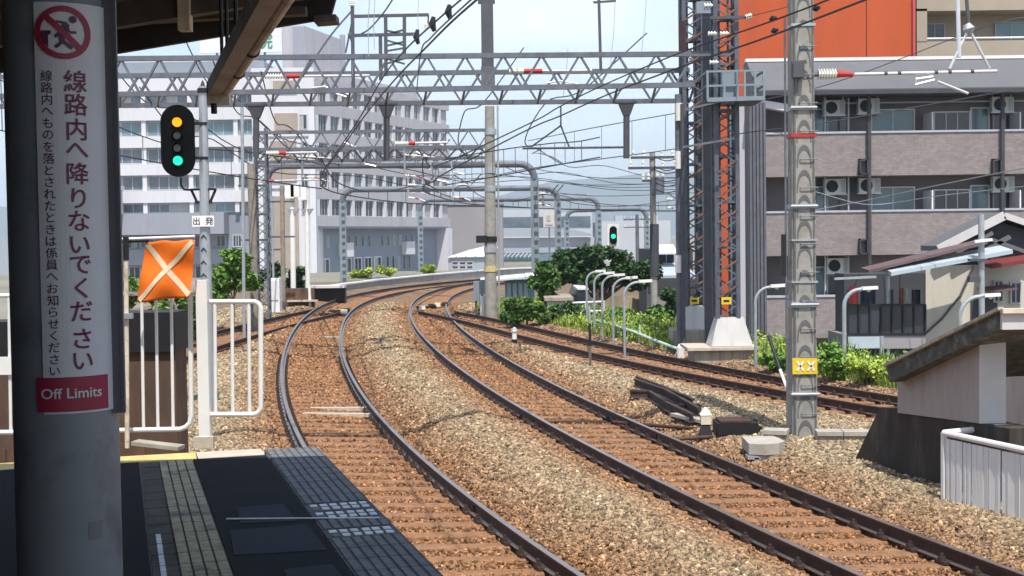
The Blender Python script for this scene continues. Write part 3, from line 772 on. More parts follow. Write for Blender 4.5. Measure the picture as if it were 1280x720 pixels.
# ============================================================ DEPARTURE SIGNAL
SY = 24.0
def sp_(u, v): return at(u, v, SY)
sgl = thing('departure_signal', 'black oval signal head lit amber and green on a white mast', 'railway signal', gz(256, 545, -.1))
mx = sp_(256, 300).x
mast_top = sp_(253, 106); mb = MB(); base = Vector((mx+.02, SY, -.1))
mb.tube([base, sp_(256.5, 300), sp_(253.5, 108)], [.115, .095, .075], 12); mb.build('mast', M['galv'], sgl)
mb = MB(); p = sp_(253.5, 112); mb.cyl((p.x,p.y,p.z-.06), (p.x,p.y,p.z+.02), .10); mb.cyl((p.x,p.y,p.z+.02), (p.x,p.y,p.z+.16), .06, .01); mb.build('mast_cap', M['black'], sgl)
hc = sp_(227.3, 177.5); hw, hh = .295, .625
def stadium(cx, y, cz_, hw, hh, n=16):
    pts = []
    for i in range(n+1): g = PI*i/n; pts.append((cx+hw*math.cos(g), y, cz_+hh-hw+hw*math.sin(g)))
    for i in range(n+1): g = PI+PI*i/n; pts.append((cx+hw*math.cos(g), y, cz_-hh+hw+hw*math.sin(g)))
    return pts
mb = MB(); mb.prism(stadium(hc.x, SY-.30, hc.z, hw, hh)[::-1], (0,.03,0)); mb.build('back_board', M['signal_black'], sgl)
mb = MB(); mb.box((hc.x, SY-.17, hc.z), (.26,.24,1.0)); mb.build('lamp_case', M['signal_black'], sgl)
for v, m in ((154.5,'lamp_amber'),(171,'lamp_off'),(186.5,'lamp_off'),(202,'lamp_green')):
    c = sp_(227, v); r = .073 if m != 'lamp_off' else .06
    mb = MB(); mb.tube([(hc.x, SY-.30, c.z), (hc.x, SY-.345, c.z)], [r*1.12, r*1.08], 20); mb.build('lens', M[m], sgl)
    hd = MB(); n = 12   # hood: open half tube
    for i in range(n+1):
        g = -.3+ (PI+.6)*i/n
        for (yy_, rr) in ((SY-.30, r+.03), (SY-.37, r+.035), (SY-.37, r+.027), (SY-.30, r+.022)): hd.v.append((hc.x+rr*math.cos(g), yy_, c.z+rr*math.sin(g)))
    for i in range(n):
        for j in range(4): hd.f.append((4*i+j, 4*i+(j+1)%4, 4*i+4+(j+1)%4, 4*i+4+j))
    hd.build('hood', M['signal_black'], sgl)
for v in (155, 198): 
    mb = MB(); c = sp_(240, v); mb.bar((hc.x+.1, SY-.1, c.z), (mx+.1, SY-.05, c.z), .05, .05); mb.build('bracket', M['black'], sgl)
mb = MB(); mb.tube([sp_(226,222), sp_(226.5,232), sp_(230,237), sp_(239,237.5)], .018, 8); mb.build('conduit', M['black'], sgl)
mb = MB(); a = sp_(238.5,237); b = sp_(270,236.5); mb.bar(a, b, .10, .035); mb.bar(sp_(239,237), sp_(246,252), .04); mb.bar(sp_(269.5,237), sp_(263,252), .04); mb.bar(sp_(244,253), sp_(265,252.5), .07, .05); mb.build('mast_bracket', M['black'], sgl)
pl = MB(); pc = sp_(256, 276.5); pl.box((pc.x, SY-.13, pc.z), (.385,.012,.19)); plo = pl.build('name_plate', M['white_paint'], sgl)
for i, c in enumerate('出発'):
    V, F, ext = text_geo(c); mb = MB(); k = .14; xx = pc.x-.115+i*.225; mb.add([(xx+x*k, SY-.139, pc.z+y*k) for (x,y) in V], F); mb.build('character', M['sign_black'], plo)
for v in (296, 312, 328, 344):
    mb = MB(); c = sp_(256, v); mb.bar((c.x-.05, SY-.1, c.z-.03), (c.x, SY-.1, c.z+.03), .014); mb.bar((c.x+.05, SY-.1, c.z-.03), (c.x, SY-.1, c.z+.03), .014); mb.build('mast_mark', M['black'], sgl)
# ============================================================ OVERHEAD LINE STRUCTURES
def lattice(mb_fn, parent, p0, p1, d0, d1, n, w, mt, name='brace', phase=0):
    """zigzag braces between two chords p0->p1 and d0->d1, each its own part"""
    for i in range(n):
        t0, t1 = i/n, (i+1)/n
        a = p0.lerp(p1, t0 if (i+phase) % 2 == 0 else t1); b = d0.lerp(d1, t1 if (i+phase) % 2 == 0 else t0)
        mb = MB(); mb.bar(a, b, w, w*.6); mb.build(name, mt, parent)
YF, YR = 33.0, 36.6
p1 = thing('gantry_beam', 'long grey lattice beam spanning all tracks to the tall lattice tower', 'gantry', at(480, 120, YF))
chords = {}
for nm, (ua, va, ub, vb, Y) in {'ft':(-40,75,922,67,YF), 'fb':(-40,121,868,106,YF), 'rt':(-40,96.5,862,88,YR), 'rb':(-40,133.5,862,126,YR)}.items():
    a, b = at(ua, va, Y), at(ub, vb, Y); chords[nm] = (a, b)
    mb = MB(); mb.bar(a, b, .12, .12); mb.build('chord', M['steel_grey'], p1)
lattice(None, p1, chords['ft'][0], at(868, 67.5, YF), chords['fb'][0], chords['fb'][1], 38, .085, M['steel_grey'])
lattice(None, p1, chords['rt'][0], chords['rt'][1], chords['rb'][0], chords['rb'][1], 38, .085, M['steel_grey'], phase=1)
for i in range(20):
    t = i/19
    mb = MB(); mb.bar(chords['fb'][0].lerp(chords['fb'][1], t), chords['rb'][0].lerp(chords['rb'][1], t), .05); mb.build('cross_member', M['steel_grey'], p1)
# the beam's other support, behind the sign column
def lattice_column(name, label, cat, x, y, z0, z1, s, n, m, group=None, brace_n=None):
    t = thing(name, label, cat, (x, y, z0), group)
    cs = [(x-s/2,y-s/2),(x+s/2,y-s/2),(x+s/2,y+s/2),(x-s/2,y+s/2)]
    for (a, b) in cs:
        mb = MB(); mb.bar((a,b,z0), (a,b,z1), .10 if cat == 'tower' else .075, .10 if cat == 'tower' else .075); mb.build('chord', M['steel_slate'] if cat == 'tower' else m, t)
    for k in range(4):
        a, b = cs[k], cs[(k+1)%4]
        P0, P1, D0, D1 = Vector((*a,z0)), Vector((*a,z1)), Vector((*b,z0)), Vector((*b,z1))
        lattice(None, t, P0, P1, D0, D1, n, .05, m, phase=k % 2)
    return t
lc = lattice_column('lattice_column', 'grey lattice column half hidden by the sign column, carrying the near beam end', 'mast', at(70, 300, 34).x, 34.6, -.3, at(70, 60, 34).z, .55, 14, M['steel_grey'])

mk('rust_brace', (.17,.085,.055), .8, var=.3)
mk('steel_slate', (.10,.115,.14), .55, metal=.2, var=.15, scale=5)
# tall lattice tower: two lattice columns, footings, working platform
zfoot = at(908, 397, YF).z
tb = at(908, 400, YF); ta = at(868, 400, YR)
lattice_column('lattice_tower', 'near lattice tower column with a yellow plate on a white footing', 'tower', tb.x, YF, zfoot, zfoot+11.5, .50, 34, M['steel_grey'], 'twin lattice tower columns')
lattice_column('lattice_tower', 'rear lattice tower column with a shaded footing beside the leaning grey pipe', 'tower', ta.x, YR, zfoot+.1, zfoot+11.5, .50, 34, M['steel_grey'], 'twin lattice tower columns')
for (x, y, lab, uu) in ((tb.x, YF, 'yellow plate on the near tower column', 908), (ta.x, YR, 'yellow plate on the rear tower column', 868)):
    c = at(uu, 376, y-.32); mb = MB(); mb.box(c, (.24,.015,.17)); o = mb.build('warning_plate', M['yellow_sign']); tag(o, lab, 'sign', 'yellow tower plates')
    k = MB(); k.box((c.x, c.y-.012, c.z), (.14,.006,.05)); k.build('print', M['sign_black'], o)
mk('footing_white', (.52,.51,.49), .85, var=.08, scale=4, col2=(.38,.37,.35), amt2=.4, scale2=2, stretch=(2,2,.4))
def frustum(cx, cy, z0, z1, a, b, ta_, tb_):
    return MB().add([(cx-a,cy-b,z0),(cx+a,cy-b,z0),(cx+a,cy+b,z0),(cx-a,cy+b,z0),(cx-ta_,cy-tb_,z1),(cx+ta_,cy-tb_,z1),(cx+ta_,cy+tb_,z1),(cx-ta_,cy+tb_,z1)], [(0,3,2,1),(4,5,6,7),(0,1,5,4),(1,2,6,5),(2,3,7,6),(3,0,4,7)])
zb1 = at(905, 431, YF).z
f = frustum(tb.x+.06, YF, zb1, zfoot+.02, .50, .46, .31, .29).build('tower_footing', M['footing_white']); tag(f, 'white tapered concrete footing under the near tower column', 'footing')
f = frustum(ta.x+.16, YR, at(868,432,YR).z-.5, zfoot+.12, .66, .46, .46, .29).build('tower_footing', M['footing_white']); tag(f, 'white tapered concrete footing under the rear tower column', 'footing')
p = at(908, 446, YF-.45)
mb = MB(); mb.box((p.x-.02, YF+.1, (zb1-.6)/2-.04), (1.5, 1.3, zb1+.6-.1)); bk = mb.build('footing_block', M['old_concrete']); tag(bk, 'stained concrete block under the near tower footing beside the siding', 'footing')
mb = MB(); mb.box((p.x-.1, YF+.05, zb1-.045), (1.72,1.45,.07)); mb.build('cap_slab', M['kerb'], bk)
mb = MB(); q = at(862, 450, 35.6); mb.box((q.x+.35, 36.4, .0), (1.5,1.2,1.0)); bk2 = mb.build('footing_block', M['old_concrete']); tag(bk2, 'darker concrete block under the rear tower footing', 'footing')
mb = MB(); q = at(862, 400, YF+1.7); mb.box((at(887,400,YF+1.7).x, YF+1.7, 4.5), (.26,.05,9.8)); 
rc = mb.build('cable_trough', M['steel_dark']); tag(rc, 'dark vertical cable trough between the two tower columns', 'cable trough')
for ua, ub in ((852,857),(876,881)):
    c0 = at((ua+ub)/2, 380, YR+.5); mb = MB(); mb.bar((c0.x,c0.y,zfoot), (c0.x,c0.y,zfoot+11), .14, .10); o = mb.build('conduit_riser', mk('maroon','3b2328',.7) if 'maroon' not in M else M['maroon'])
    tag(o, 'dark red riser pipe on the left of the rear tower column' if ua < 860 else 'dark red riser pipe between the tower columns', 'pipe')
# working platform with railing
wp = thing('tower_platform', 'grey steel working platform with railings high on the lattice tower', 'platform', at(915, 128, YF-.7))
YP = YF-.85
def wpp(u, v, Y=YP): return at(u, v, Y)
mb = MB(); a = wpp(884,125); b = wpp(956,122.5); mb.bar(a, b, .09, .10); mb.build('front_beam', M['steel_blue'], wp)
c = at(930, 117.5, YF+.9); mb = MB(); mb.box(((a.x+b.x)/2, YF, (a.z+b.z)/2), (b.x-a.x, 1.6, .05)); mb.build('deck', M['steel_dark'], wp)
for u in (884.5, 905.5, 922, 931, 944, 955):
    mb = MB(); q = wpp(u, 124.5); mb.bar(q, (q.x, q.y, wpp(u, 88).z), .05); mb.build('railing_post', M['steel_blue'], wp)
for v0, v1 in ((107.5,105.5),(89.5,88)):
    mb = MB(); mb.bar(wpp(884, v0), wpp(956, v1), .045); mb.build('handrail', M['steel_blue'], wp)
for u in (884.5, 955):
    mb = MB(); q = wpp(u, 89); mb.bar(q, (q.x, YF+.85, q.z), .045); q2 = wpp(u, 107); mb.bar(q2, (q2.x, YF+.85, q2.z), .045); mb.build('side_rail', M['steel_blue'], wp)
mb = MB(); mb.box((wpp(912,100).x, YF-.5, wpp(912,108).z), (.30,.3,.75)); mb.build('switch_box', M['steel_blue'], wp)
MB().bar(wpp(856,137), wpp(908,125), .05).build('stay', M['steel_grey'], wp); MB().bar(wpp(854,184), wpp(918,173), .05).build('stay', M['steel_grey'], wp)
# cross arms & insulators at the tower's top
def insulator(p, q, r=.06, n=7, parent=None, mt='porcelain'):
    p = Vector(p); q = Vector(q); pts = []; rs = []
    for i in range(n):
        t0 = i/n; pts += [p.lerp(q, t0+.02), p.lerp(q, t0+.5/n), p.lerp(q, t0+.52/n), p.lerp(q, t0+.98/n)]; rs += [r, r*.9, r*.45, r*.45]
    return MB().tube(pts, rs, 10).build('insulator', M[mt], parent)
arm = thing('tower_crossarm', 'steel crossarm with pale insulators high on the lattice tower', 'crossarm', at(905, 22, YF-.4))
mb = MB(); mb.bar(at(878, 22.5, YF-.4), at(932, 21.5, YF-.4), .07); mb.build('arm', M['steel_dark'], arm)
insulator(at(932,22,YF-.4), at(940,19,YF-.4), .07, 4, arm)
for (u, v) in ((890,42),(905,42),(885,7),(892,78)): insulator(at(u-5, v, YF-.5), at(u+6, v-.3, YF-.5), .055, 3, arm)
mb = MB(); c = at(879, 10, YF-.4); mb.box(c, (.34,.2,.28)); mb.build('switch', M['steel_blue'], arm)
mb = MB(); c = at(853, 46, YR-.5); mb.box((c.x, c.y, c.z), (.16,.12,.82)); o = mb.build('cable_box', M['maroon']); tag(o, 'dark red box mounted high on the left of the rear tower', 'box')
# slim pipe mast left of the tower, grey panel column to its right
pm = thing('conduit_pole', 'slim grey conduit pole with white bands standing left of the lattice tower', 'pole', at(849, 444, 35.2))
x0 = at(850, 440, 35.2); x1 = at(847.5, 118, 35.2); mb = MB(); mb.cyl((x0.x,35.2,-.4), x1, .085); mb.build('pole', M['steel_grey'], pm)
for v in (140, 200, 330):
    a = at(848.5, v-11, 35.1); b = at(848.8, v+11, 35.1); mb = MB(); mb.cyl(a, b, .095); mb.build('white_band', M['white_paint'], pm)
mb = MB(); mb.cyl(at(855, 440, 35.0), at(852.5, 130, 35.0), .045); mb.build('side_pipe', M['steel_dark'], pm)
gp = thing('steel_stair_tower', 'blue grey ribbed steel shaft standing right of the lattice tower', 'shaft', at(942, 440, 38))
a = at(935, 128, 38); b = at(957, 128, 38); zb_ = -2.0
mb = MB(); mb.box(((a.x+b.x)/2, 38.3, (a.z+zb_)/2), (b.x-a.x, .6, a.z-zb_)); mb.build('panel', M['duct_grey'], gp)
for k in range(5):
    xx = a.x+(b.x-a.x)*(k+.5)/5; mb = MB(); mb.box((xx, 37.97, (a.z+zb_)/2), (.05,.06,a.z-zb_-.05)); mb.build('rib', M['steel_grey'], gp)

# dropper posts under the beam
def dropper(u, v0, v1, label):
    t = thing('dropper_post', label, 'bracket', at(u, v1, YR-.1), 'droppers hanging from the near beam')
    a = at(u, v0, YR-.1); b = at(u, v1, YR-.1)
    mb = MB(); mb.cyl((a.x,a.y,a.z-.25), b, .085, n=12); mb.build('tube', M['steel_dark'], t)
    frustum(a.x, a.y, a.z-.36, a.z-.02, .09, .09, .22, .14).build('funnel', M['steel_dark'], t)
    mb = MB(); mb.box((a.x,a.y,a.z-.01), (.58,.3,.06)); mb.build('cap_plate', M['steel_dark'], t)
    return a, b
D1 = dropper(320, 131, 196, 'dark dropper post under the beam next to the signal mast')
D2 = dropper(483, 129.5, 200, 'dark dropper post under the beam in front of the hospital wing')
D3 = dropper(783, 127.5, 198, 'dark dropper post under the beam against open sky')
# posts standing on the beam
mp = thing('feeder_mast', 'thick dark steel post rising from the lattice beam', 'mast', at(609, 108, YF+1))
mb = MB(); a = at(610, 112, YF+1); b = at(608.5, -12, YF+1); mb.bar(a, b, .30, .22, up=(0,1,0)); mb.build('post', M['steel_dark'], mp)
mb = MB(); q = at(608.5, 2, YF+1); mb.bar(q-Vector((.22,0,0)), q+Vector((.2,0,0)), .12, .10); mb.build('cap', M['steel_dark'], mp)
mb = MB(); q = at(610, 92, YF+1); mb.box((q.x, q.y-.05, q.z-.1), (.34,.3,.5)); mb.build('clamp', M['steel_grey'], mp)
sp = thing('slim_mast', 'slim post with crossarm on the lattice beam against the sky', 'mast', at(751, 86, YF+1))
mb = MB(); mb.bar(at(751, 88, YF+1), at(748.5, -3, YF+1), .07); mb.build('post', M['steel_dark'], sp)
mb = MB(); mb.bar(at(742, 3, YF+1), at(770, 1, YF+1), .05); mb.build('arm', M['steel_dark'], sp)
insulator(at(743,2,YF+1), at(744,-6,YF+1), .06, 3, sp)
hf = thing('feeder_support', 'H shaped steel support with crossed ties standing on the lattice beam', 'frame', at(490, 88, YF+1.6))
YH = YF+1.6
def bars(parent, name, segs, w, m, Y):
    for (a, b) in segs:
        mb = MB(); mb.bar(at(*a, Y), at(*b, Y), w, w); mb.build(name, m, parent)
bars(hf, 'post', [((441.5,110),(440.5,8)),((476,100),(475.5,46)),((482.5,95),(482,20)),((505.5,68),(505.5,20))], .085, M['steel_dark'], YH)
bars(hf, 'crossarm', [((440,20.5),(536,18.5)),((435,44.5),(524,42.5))], .075, M['steel_dark'], YH)
bars(hf, 'tie', [((482,38),(506,43)),((482,43.5),(506,37)),((482,50),(506,57)),((482,57.5),(506,52)),((482,64),(506,60)),((482,73),(506,80)),((482,80),(506,73))], .045, M['steel_dark'], YH)
bars(hf, 'drop', [((535.5,19),(535,32)),((441,22),(432,66)),((437,44),(442,60))], .04, M['steel_dark'], YH)
for (u, v) in ((533,33),(520,46),(440,4)): insulator(at(u, v+3, YH), at(u, v-4, YH), .08, 3, hf)

# second lattice beam further on, its mast at the right, column at the left
Y2 = 52.0
g2 = thing('gantry_beam', 'smaller distant lattice beam between the concrete pole and the left lattice mast', 'gantry', at(470, 190, Y2))
for (va, vb, dy) in ((166,162.5,0),(197,191,0)):
    a, b = at(322, va if va < 180 else 187, Y2), at(612, vb if vb < 180 else 183, Y2)
    mb = MB(); mb.bar(a, b, .12, .12); mb.build('chord', M['steel_grey'], g2)
lattice(None, g2, at(322,166,Y2), at(612,162.5,Y2), at(322,187,Y2), at(612,183,Y2), 22, .075, M['steel_grey'])
Y2b = 55.0
a, b = at(322,172,Y2b), at(612,169,Y2b); c, d = at(322,203,Y2b), at(612,197,Y2b)
mb = MB(); mb.bar(c, d, .12, .12); mb.build('chord', M['steel_grey'], g2)
lattice(None, g2, at(322,187,Y2), at(612,183,Y2), c, d, 22, .06, M['steel_grey'], phase=1)
cp = thing('concrete_pole', 'tall mottled concrete pole at the end of the distant beam, yellow band low down', 'pole', at(613, 396, Y2))
a = at(614, 400, Y2); b = at(612, 133, Y2); mb = MB(); mb.tube([(a.x,Y2,-.3), (a.x,Y2,at(614,330,Y2).z), b], [.24,.225,.18], 16); mb.build('shaft', M['pole_concrete'], cp)
for v, m in ((336,'yellow'),(299,'black'),(312,'galv'),(236,'galv'),(213,'galv'),(165,'galv')):
    q = at(613, v, Y2); mb = MB(); mb.cyl((q.x,Y2,q.z-.11), (q.x,Y2,q.z+.11), .25 if v > 250 else .225, n=16); mb.build('band', M[m], cp)
q = at(602, 299, Y2-.2); mb = MB(); mb.box(q, (.42,.12,.28)); mb.build('name_plate', M['black'], cp)
mb = MB(); mb.cyl((at(624,398,Y2).x,Y2,-.3), at(622,132,Y2), .035); mb.build('earth_pipe', M['galv'], cp)
lattice_column('lattice_mast', 'slender grey lattice mast under the left end of the distant beam', 'mast', at(328, 340, Y2).x, Y2+.2, -.3, at(328, 160, Y2).z, .42, 22, M['steel_grey'])

mk('portal_grey', (.15,.165,.19), .5, metal=.2, var=.12, scale=3)
# pipe portals with bent corners
def portal(n_, label, Y, ul, ur, vt, vb, skip_left=False, dY=0):
    t = thing('pipe_portal', label, 'gantry', at((ul+ur)/2, vb, Y), 'pipe portals over the far curve')
    r = 22*84/Y*.85
    pts = []
    for k in range(7): g = PI/2*k/6; pts.append(at(ul+r-r*math.cos(g), vt+r-r*math.sin(g)+.0135*(640-ul)*0, Y))
    for k in range(7): g = PI/2*k/6; pts.append(at(ur-r+r*math.sin(g), vt-2+r-r*math.cos(g), Y+dY))
    mb = MB(); mb.tube(pts, .22, 12); mb.build('bent_tube', M['portal_grey'], t)
    for (u, q) in ((ul, pts[0]), (ur, pts[-1])):
        b = Vector((q.x+.05, q.y, -.4))
        mb = MB(); mb.box((q.x, q.y, (q.z+b.z)/2), (.5,.3,q.z-b.z)); mb.build('leg', M['steel_blue'], t)
        n = int((q.z-b.z)/.55)
        for i in range(n):
            z = b.z+.3+i*.55; mb = MB(); mb.box((q.x+.06, q.y-.16, z), (.24,.03,.24)); mb.build('batten', M['steel_dark'], t)
portal(1, 'nearest pipe portal, its bent right corner beside the concrete pole', 84, 334, 668, 207, 340)
portal(2, 'second pipe portal, slightly lower behind the nearest one', 104, 428, 697, 237, 340)
portal(3, 'third pipe portal, carrying a small rail on its right corner', 126, 525, 748, 250, 335)
portal(4, 'farthest pipe portal, its right leg above the dark tree', 138, 708, 808, 263, 350)
mb = MB(); mb.bar(at(704,249,126), at(704,243,126), .06); mb.bar(at(704,243,126), at(732,243,126), .06); mb.bar(at(732,243,126), at(732,249,126), .06)
o = mb.build('top_rail', M['steel_grey'], [x for x in COL.objects if x.name.startswith('pipe_portal')][2])

# left group of slim poles and signal backs
def slim(name, label, u0, v0, u1, v1, Y, r, m, cat='pole', caps=()):
    t = thing(name, label, cat, at(u0, v0, Y)); a = at(u0, v0, Y)
    mb = MB(); mb.cyl((a.x, Y, -.4), at(u1, v1, Y), r); mb.build('shaft', M[m], t)
    for (kind_, u, v) in caps:
        q = at(u, v, Y)
        if kind_ == 'arm': MB().bar(q-Vector((.5,0,0)), q+Vector((.5,0,0)), .07).build('crossarm', M['steel_dark'], t)
        if kind_ == 'box': MB().box((q.x, q.y-.15, q.z), (.4,.3,.6)).build('signal_back', M['white_paint'], t)
        if kind_ == 'ring': frustum(q.x, q.y, q.z-.28, q.z, .1, .1, .30, .12).build('funnel', M['galv'], t)
        if kind_ == 'bell': MB().tube([q, q+Vector((0,0,.18))], [.2,.12], 12).build('hood', M['black'], t)
    return t
slim('slim_pole', 'pale slim pole just right of the departure signal mast', 304, 360, 302.5, 130, 44, .055, 'galv')
slim('utility_pole', 'brownish weathered pole with short crossarms left of the lattice mast', 318, 365, 314, 205, 47, .14, 'pole_tan', caps=(('arm',316,232),('arm',317,268),('arm',317,300)))
slim('utility_pole', 'brown pole with a dark bracket between the lattice mast and two white signal posts', 354, 362, 352.5, 232, 58, .10, 'pole_tan', caps=(('arm',353,252),('arm',354,296)))
slim('signal_post', 'white signal post with funnel bracket left of its twin before the tan wall', 366.5, 360, 365, 232, 62, .12, 'white_paint', 'signal post', (('box',363,240),('ring',366,261),('box',370,238)))
slim('signal_post', 'white signal post with funnel bracket closest to the hospital wing corner', 384.5, 360, 383.5, 236, 64, .12, 'white_paint', 'signal post', (('box',379,242),('ring',384,261)))
slim('slim_pole', 'thin galvanised pole with a short arm between lattice mast and brown pole', 342, 362, 340, 245, 60, .05, 'galv', caps=(('arm',341,312),))
slim('white_marker_post', 'short white post on the dark recess by the far left track', 388, 384, 386.5, 356, 60, .06, 'white_paint', 'post')

# registration arms with insulators
def reg_arm(label, Y, u0, v0, ui, ur, u1, v1, extra=(), group='registration arms of the overhead line', sc=1.0):
    t = thing('registration_arm', label, 'bracket', at((u0+u1)/2, v0, Y), group)
    vv = lambda u: v0+(v1-v0)*(u-u0)/(u1-u0)
    insulator(at(u0, vv(u0), Y), at(ui, vv(ui), Y), .075*sc, 8, t)
    MB().cyl(at(ui, vv(ui), Y), at(ur, vv(ur), Y), .06*sc).build('red_end', M['red_paint'], t)
    MB().cyl(at(ur, vv(ur), Y), at(u1, vv(u1), Y), .035*sc).build('rod', M['silver'], t)
    for nm, pts, m in extra: MB().tube([at(u, v, Y) for (u, v) in pts], .022*sc, 6).build(nm, M[m], t)
    return t
reg_arm('arm with white insulator and red end just right of the hanging beam', YR-.8, 331, 95.5, 357, 376, 462, 94.5, (('steady_arm', [(375,105),(378,117),(392,112),(410,114),(433,121)],'porcelain'), ('steady_arm', [(390,110),(405,108),(420,113),(436,118)],'porcelain')))
reg_arm('arm with red end under the beam right of the feeder mast', YR-.8, 636, 89, 655, 678, 740, 88, (('steady_arm', [(682,104),(700,101),(718,104),(738,112)],'porcelain'),))
reg_arm('small arm with red end low by the left lattice mast', Y2-.6, 333, 191.5, 349, 358, 396, 190.5, sc=1.3)
reg_arm('small arm with red end in front of the hospital, under the distant beam', Y2-.6, 494, 179.5, 511, 519, 560, 178, sc=1.3)
reg_arm('low small arm with a red end below the bent portal corner', 70, 324, 226.5, 333, 343, 405, 224.5, sc=1.3)
ra = thing('registration_arm', 'bare horizontal arm with a V stay at the right dropper post', 'bracket', at(720, 185, YR-.1), 'registration arms of the overhead line')
MB().cyl(at(653, 185.5, YR-.1), at(781, 184, YR-.1), .03).build('rod', M['steel_dark'], ra)
for a, b in (((701,157),(662,185)),((701,157),(712,185)),((701,133),(701,158))): MB().cyl(at(*a, YR-.1), at(*b, YR-.1), .022).build('stay', M['steel_dark'], ra)
MB().tube([at(677,186,YR-.1), at(665,192,YR-.1), at(676,191.5,YR-.1), at(690,196,YR-.1), at(703,204,YR-.1)], .02, 6).build('steady_arm', M['steel_grey'], ra)
for k, (u, v, uu, vv_, Y) in enumerate(((430,178,470,205,60),(520,190,560,225,60),(545,178,580,215,62))):
    o = MB().tube([at(u,v,Y), at(u+14,v+6,Y), at(uu-14,vv_,Y), at(uu,vv_+3,Y)], .05, 6).build('cantilever_tube', M['galv'])
    tag(o, ['pale bent cantilever tube left of the middle dropper post','pale bent cantilever tube just above the nearest portal','pale bent cantilever tube by the concrete pole'][k], 'bracket')

# wires
def wire(label, pts, r=.016, m='black', n=None):
    P = [at(u, v, Y) for (u, v, Y) in pts]; q = []
    for i in range(len(P)-1):
        a, b = P[max(i-1,0)], P[i]; c, d = P[i+1], P[min(i+2, len(P)-1)]
        for k in range(6):
            t = k/6; q.append(.5*((2*b)+(-a+c)*t+(2*a-5*b+4*c-d)*t*t+(-a+3*b-3*c+d)*t**3))
    q.append(P[-1]); rr = [r*max(.6, min(1.8, p.y/30)) for p in q]
    o = MB().tube(q, rr, 5).build('overhead_wire', M[m]); tag(o, label, 'wire', 'wires of the overhead line'); return o
def wire3(label, P, r=.016, m='black', group='wires of the overhead line'):
    q = []
    for i in range(len(P)-1):
        a, b = P[max(i-1,0)], P[i]; c, d = P[i+1], P[min(i+2, len(P)-1)]
        for k in range(5):
            t = k/5; q.append(.5*((2*b)+(-a+c)*t+(2*a-5*b+4*c-d)*t*t+(-a+3*b-3*c+d)*t**3))
    q.append(P[-1]); rr = [r*max(.7, min(2.0, p.y/30)) for p in q]
    o = MB().tube(q, rr, 5).build('overhead_wire', M[m]); tag(o, label, 'wire', group); return o
def cpt(k, y, off, z):
    P = CENT[k]; i = int(np.argmin(np.abs(P[:,1]-y))); n = lefts(P)[i]; return Vector((P[i,0]+n[0]*off, P[i,1]+n[1]*off, z))
SUP = (36.6, 54.0, 84.0, 104.0, 126.0)
def span(k, off, zs, sag):
    out = []
    for y0, y1 in zip(SUP[:-1], SUP[1:]):
        for t in (0, .25, .5, .75): out.append(cpt(k, y0+(y1-y0)*t, off+(.15 if t < .5 else -.15), zs-sag*4*t*(1-t)))
    out.append(cpt(k, SUP[-1], off, zs)); return out
NM = {1: 'platform track', 2: 'middle track'}
near = {(1,'c'): [(612,-14,5.1),(566,26,5.1),(530,62,5.1),(495,98,5.1),(455,146,5.1),(428,184,5.1)], (1,'m'): [(590,-12,5.65),(541,30,5.45),(505,64,5.4),(478,98,5.45),(448,150,5.5),(425,184,5.5)],
        (2,'c'): [(1096,-6,5.1),(960,46,5.1),(850,84,5.1),(760,118,5.1),(700,145,5.1),(650,167,5.1)], (2,'m'): [(1050,-6,5.6),(960,28,5.45),(850,66,5.45),(755,106,5.42),(700,133,5.35),(650,160,5.3)]}
for k in (1, 2):
    P = [gz(*p) for p in near[(k,'c')]] + [p for p in span(k, 0, 5.1, 0) if p.y > 44]; wire3('thick contact wire over the %s' % NM[k], P, .016)
    P = [gz(*p) for p in near[(k,'m')]] + [p for p in span(k, 0, 6.2, .75) if p.y > 46]; mw = wire3('messenger wire sagging above the contact wire of the %s' % NM[k], P, .015)
    for y0, y1 in zip(SUP[:-1], SUP[1:]):
        for t in (.12,.28,.44,.58,.74,.88):
            y = y0+(y1-y0)*t
            if y < 46: continue
            sgn_ = .15 if t < .5 else -.15
            MB().cyl(cpt(k, y, sgn_, 5.1), cpt(k, y, sgn_, 6.2-.75*4*t*(1-t)), .012 if y < 60 else .02, n=4).build('dropper', M['steel_dark'], mw)
P = [gz(604,-14,5.1),gz(562,24,5.1),gz(538,48,5.15),gz(526,66,5.3),gz(521,112,5.9)]; wire3('hooked third wire of the left bundle, turning down to the beam', P, .012)
wire('sagging wire from the top edge to the H shaped frame', [(493,-4,18),(478,18,24),(462,36,30),(452,42,34)], .018)
# overhead line of the two sidings
for k, nm_, ya, yb in ((0,'siding behind the railing',16,56),(3,'siding along the green verge',36,54)):
    ysn = np.linspace(ya, yb, 14); wire3('contact wire over the %s' % nm_, [cpt(k, y, 0, 5.1) for y in ysn], .014)
    mwn = wire3('messenger wire over the %s' % nm_, [cpt(k, y, 0, 5.6+.5*abs(math.sin((y-36.6)/18*PI/2))) for y in ysn], .013)
    for y in ysn[1:-1]: MB().cyl(cpt(k, y, 0, 5.1), cpt(k, y, 0, 5.6+.5*abs(math.sin((y-36.6)/18*PI/2))), .01, n=4).build('dropper', M['steel_dark'], mwn)
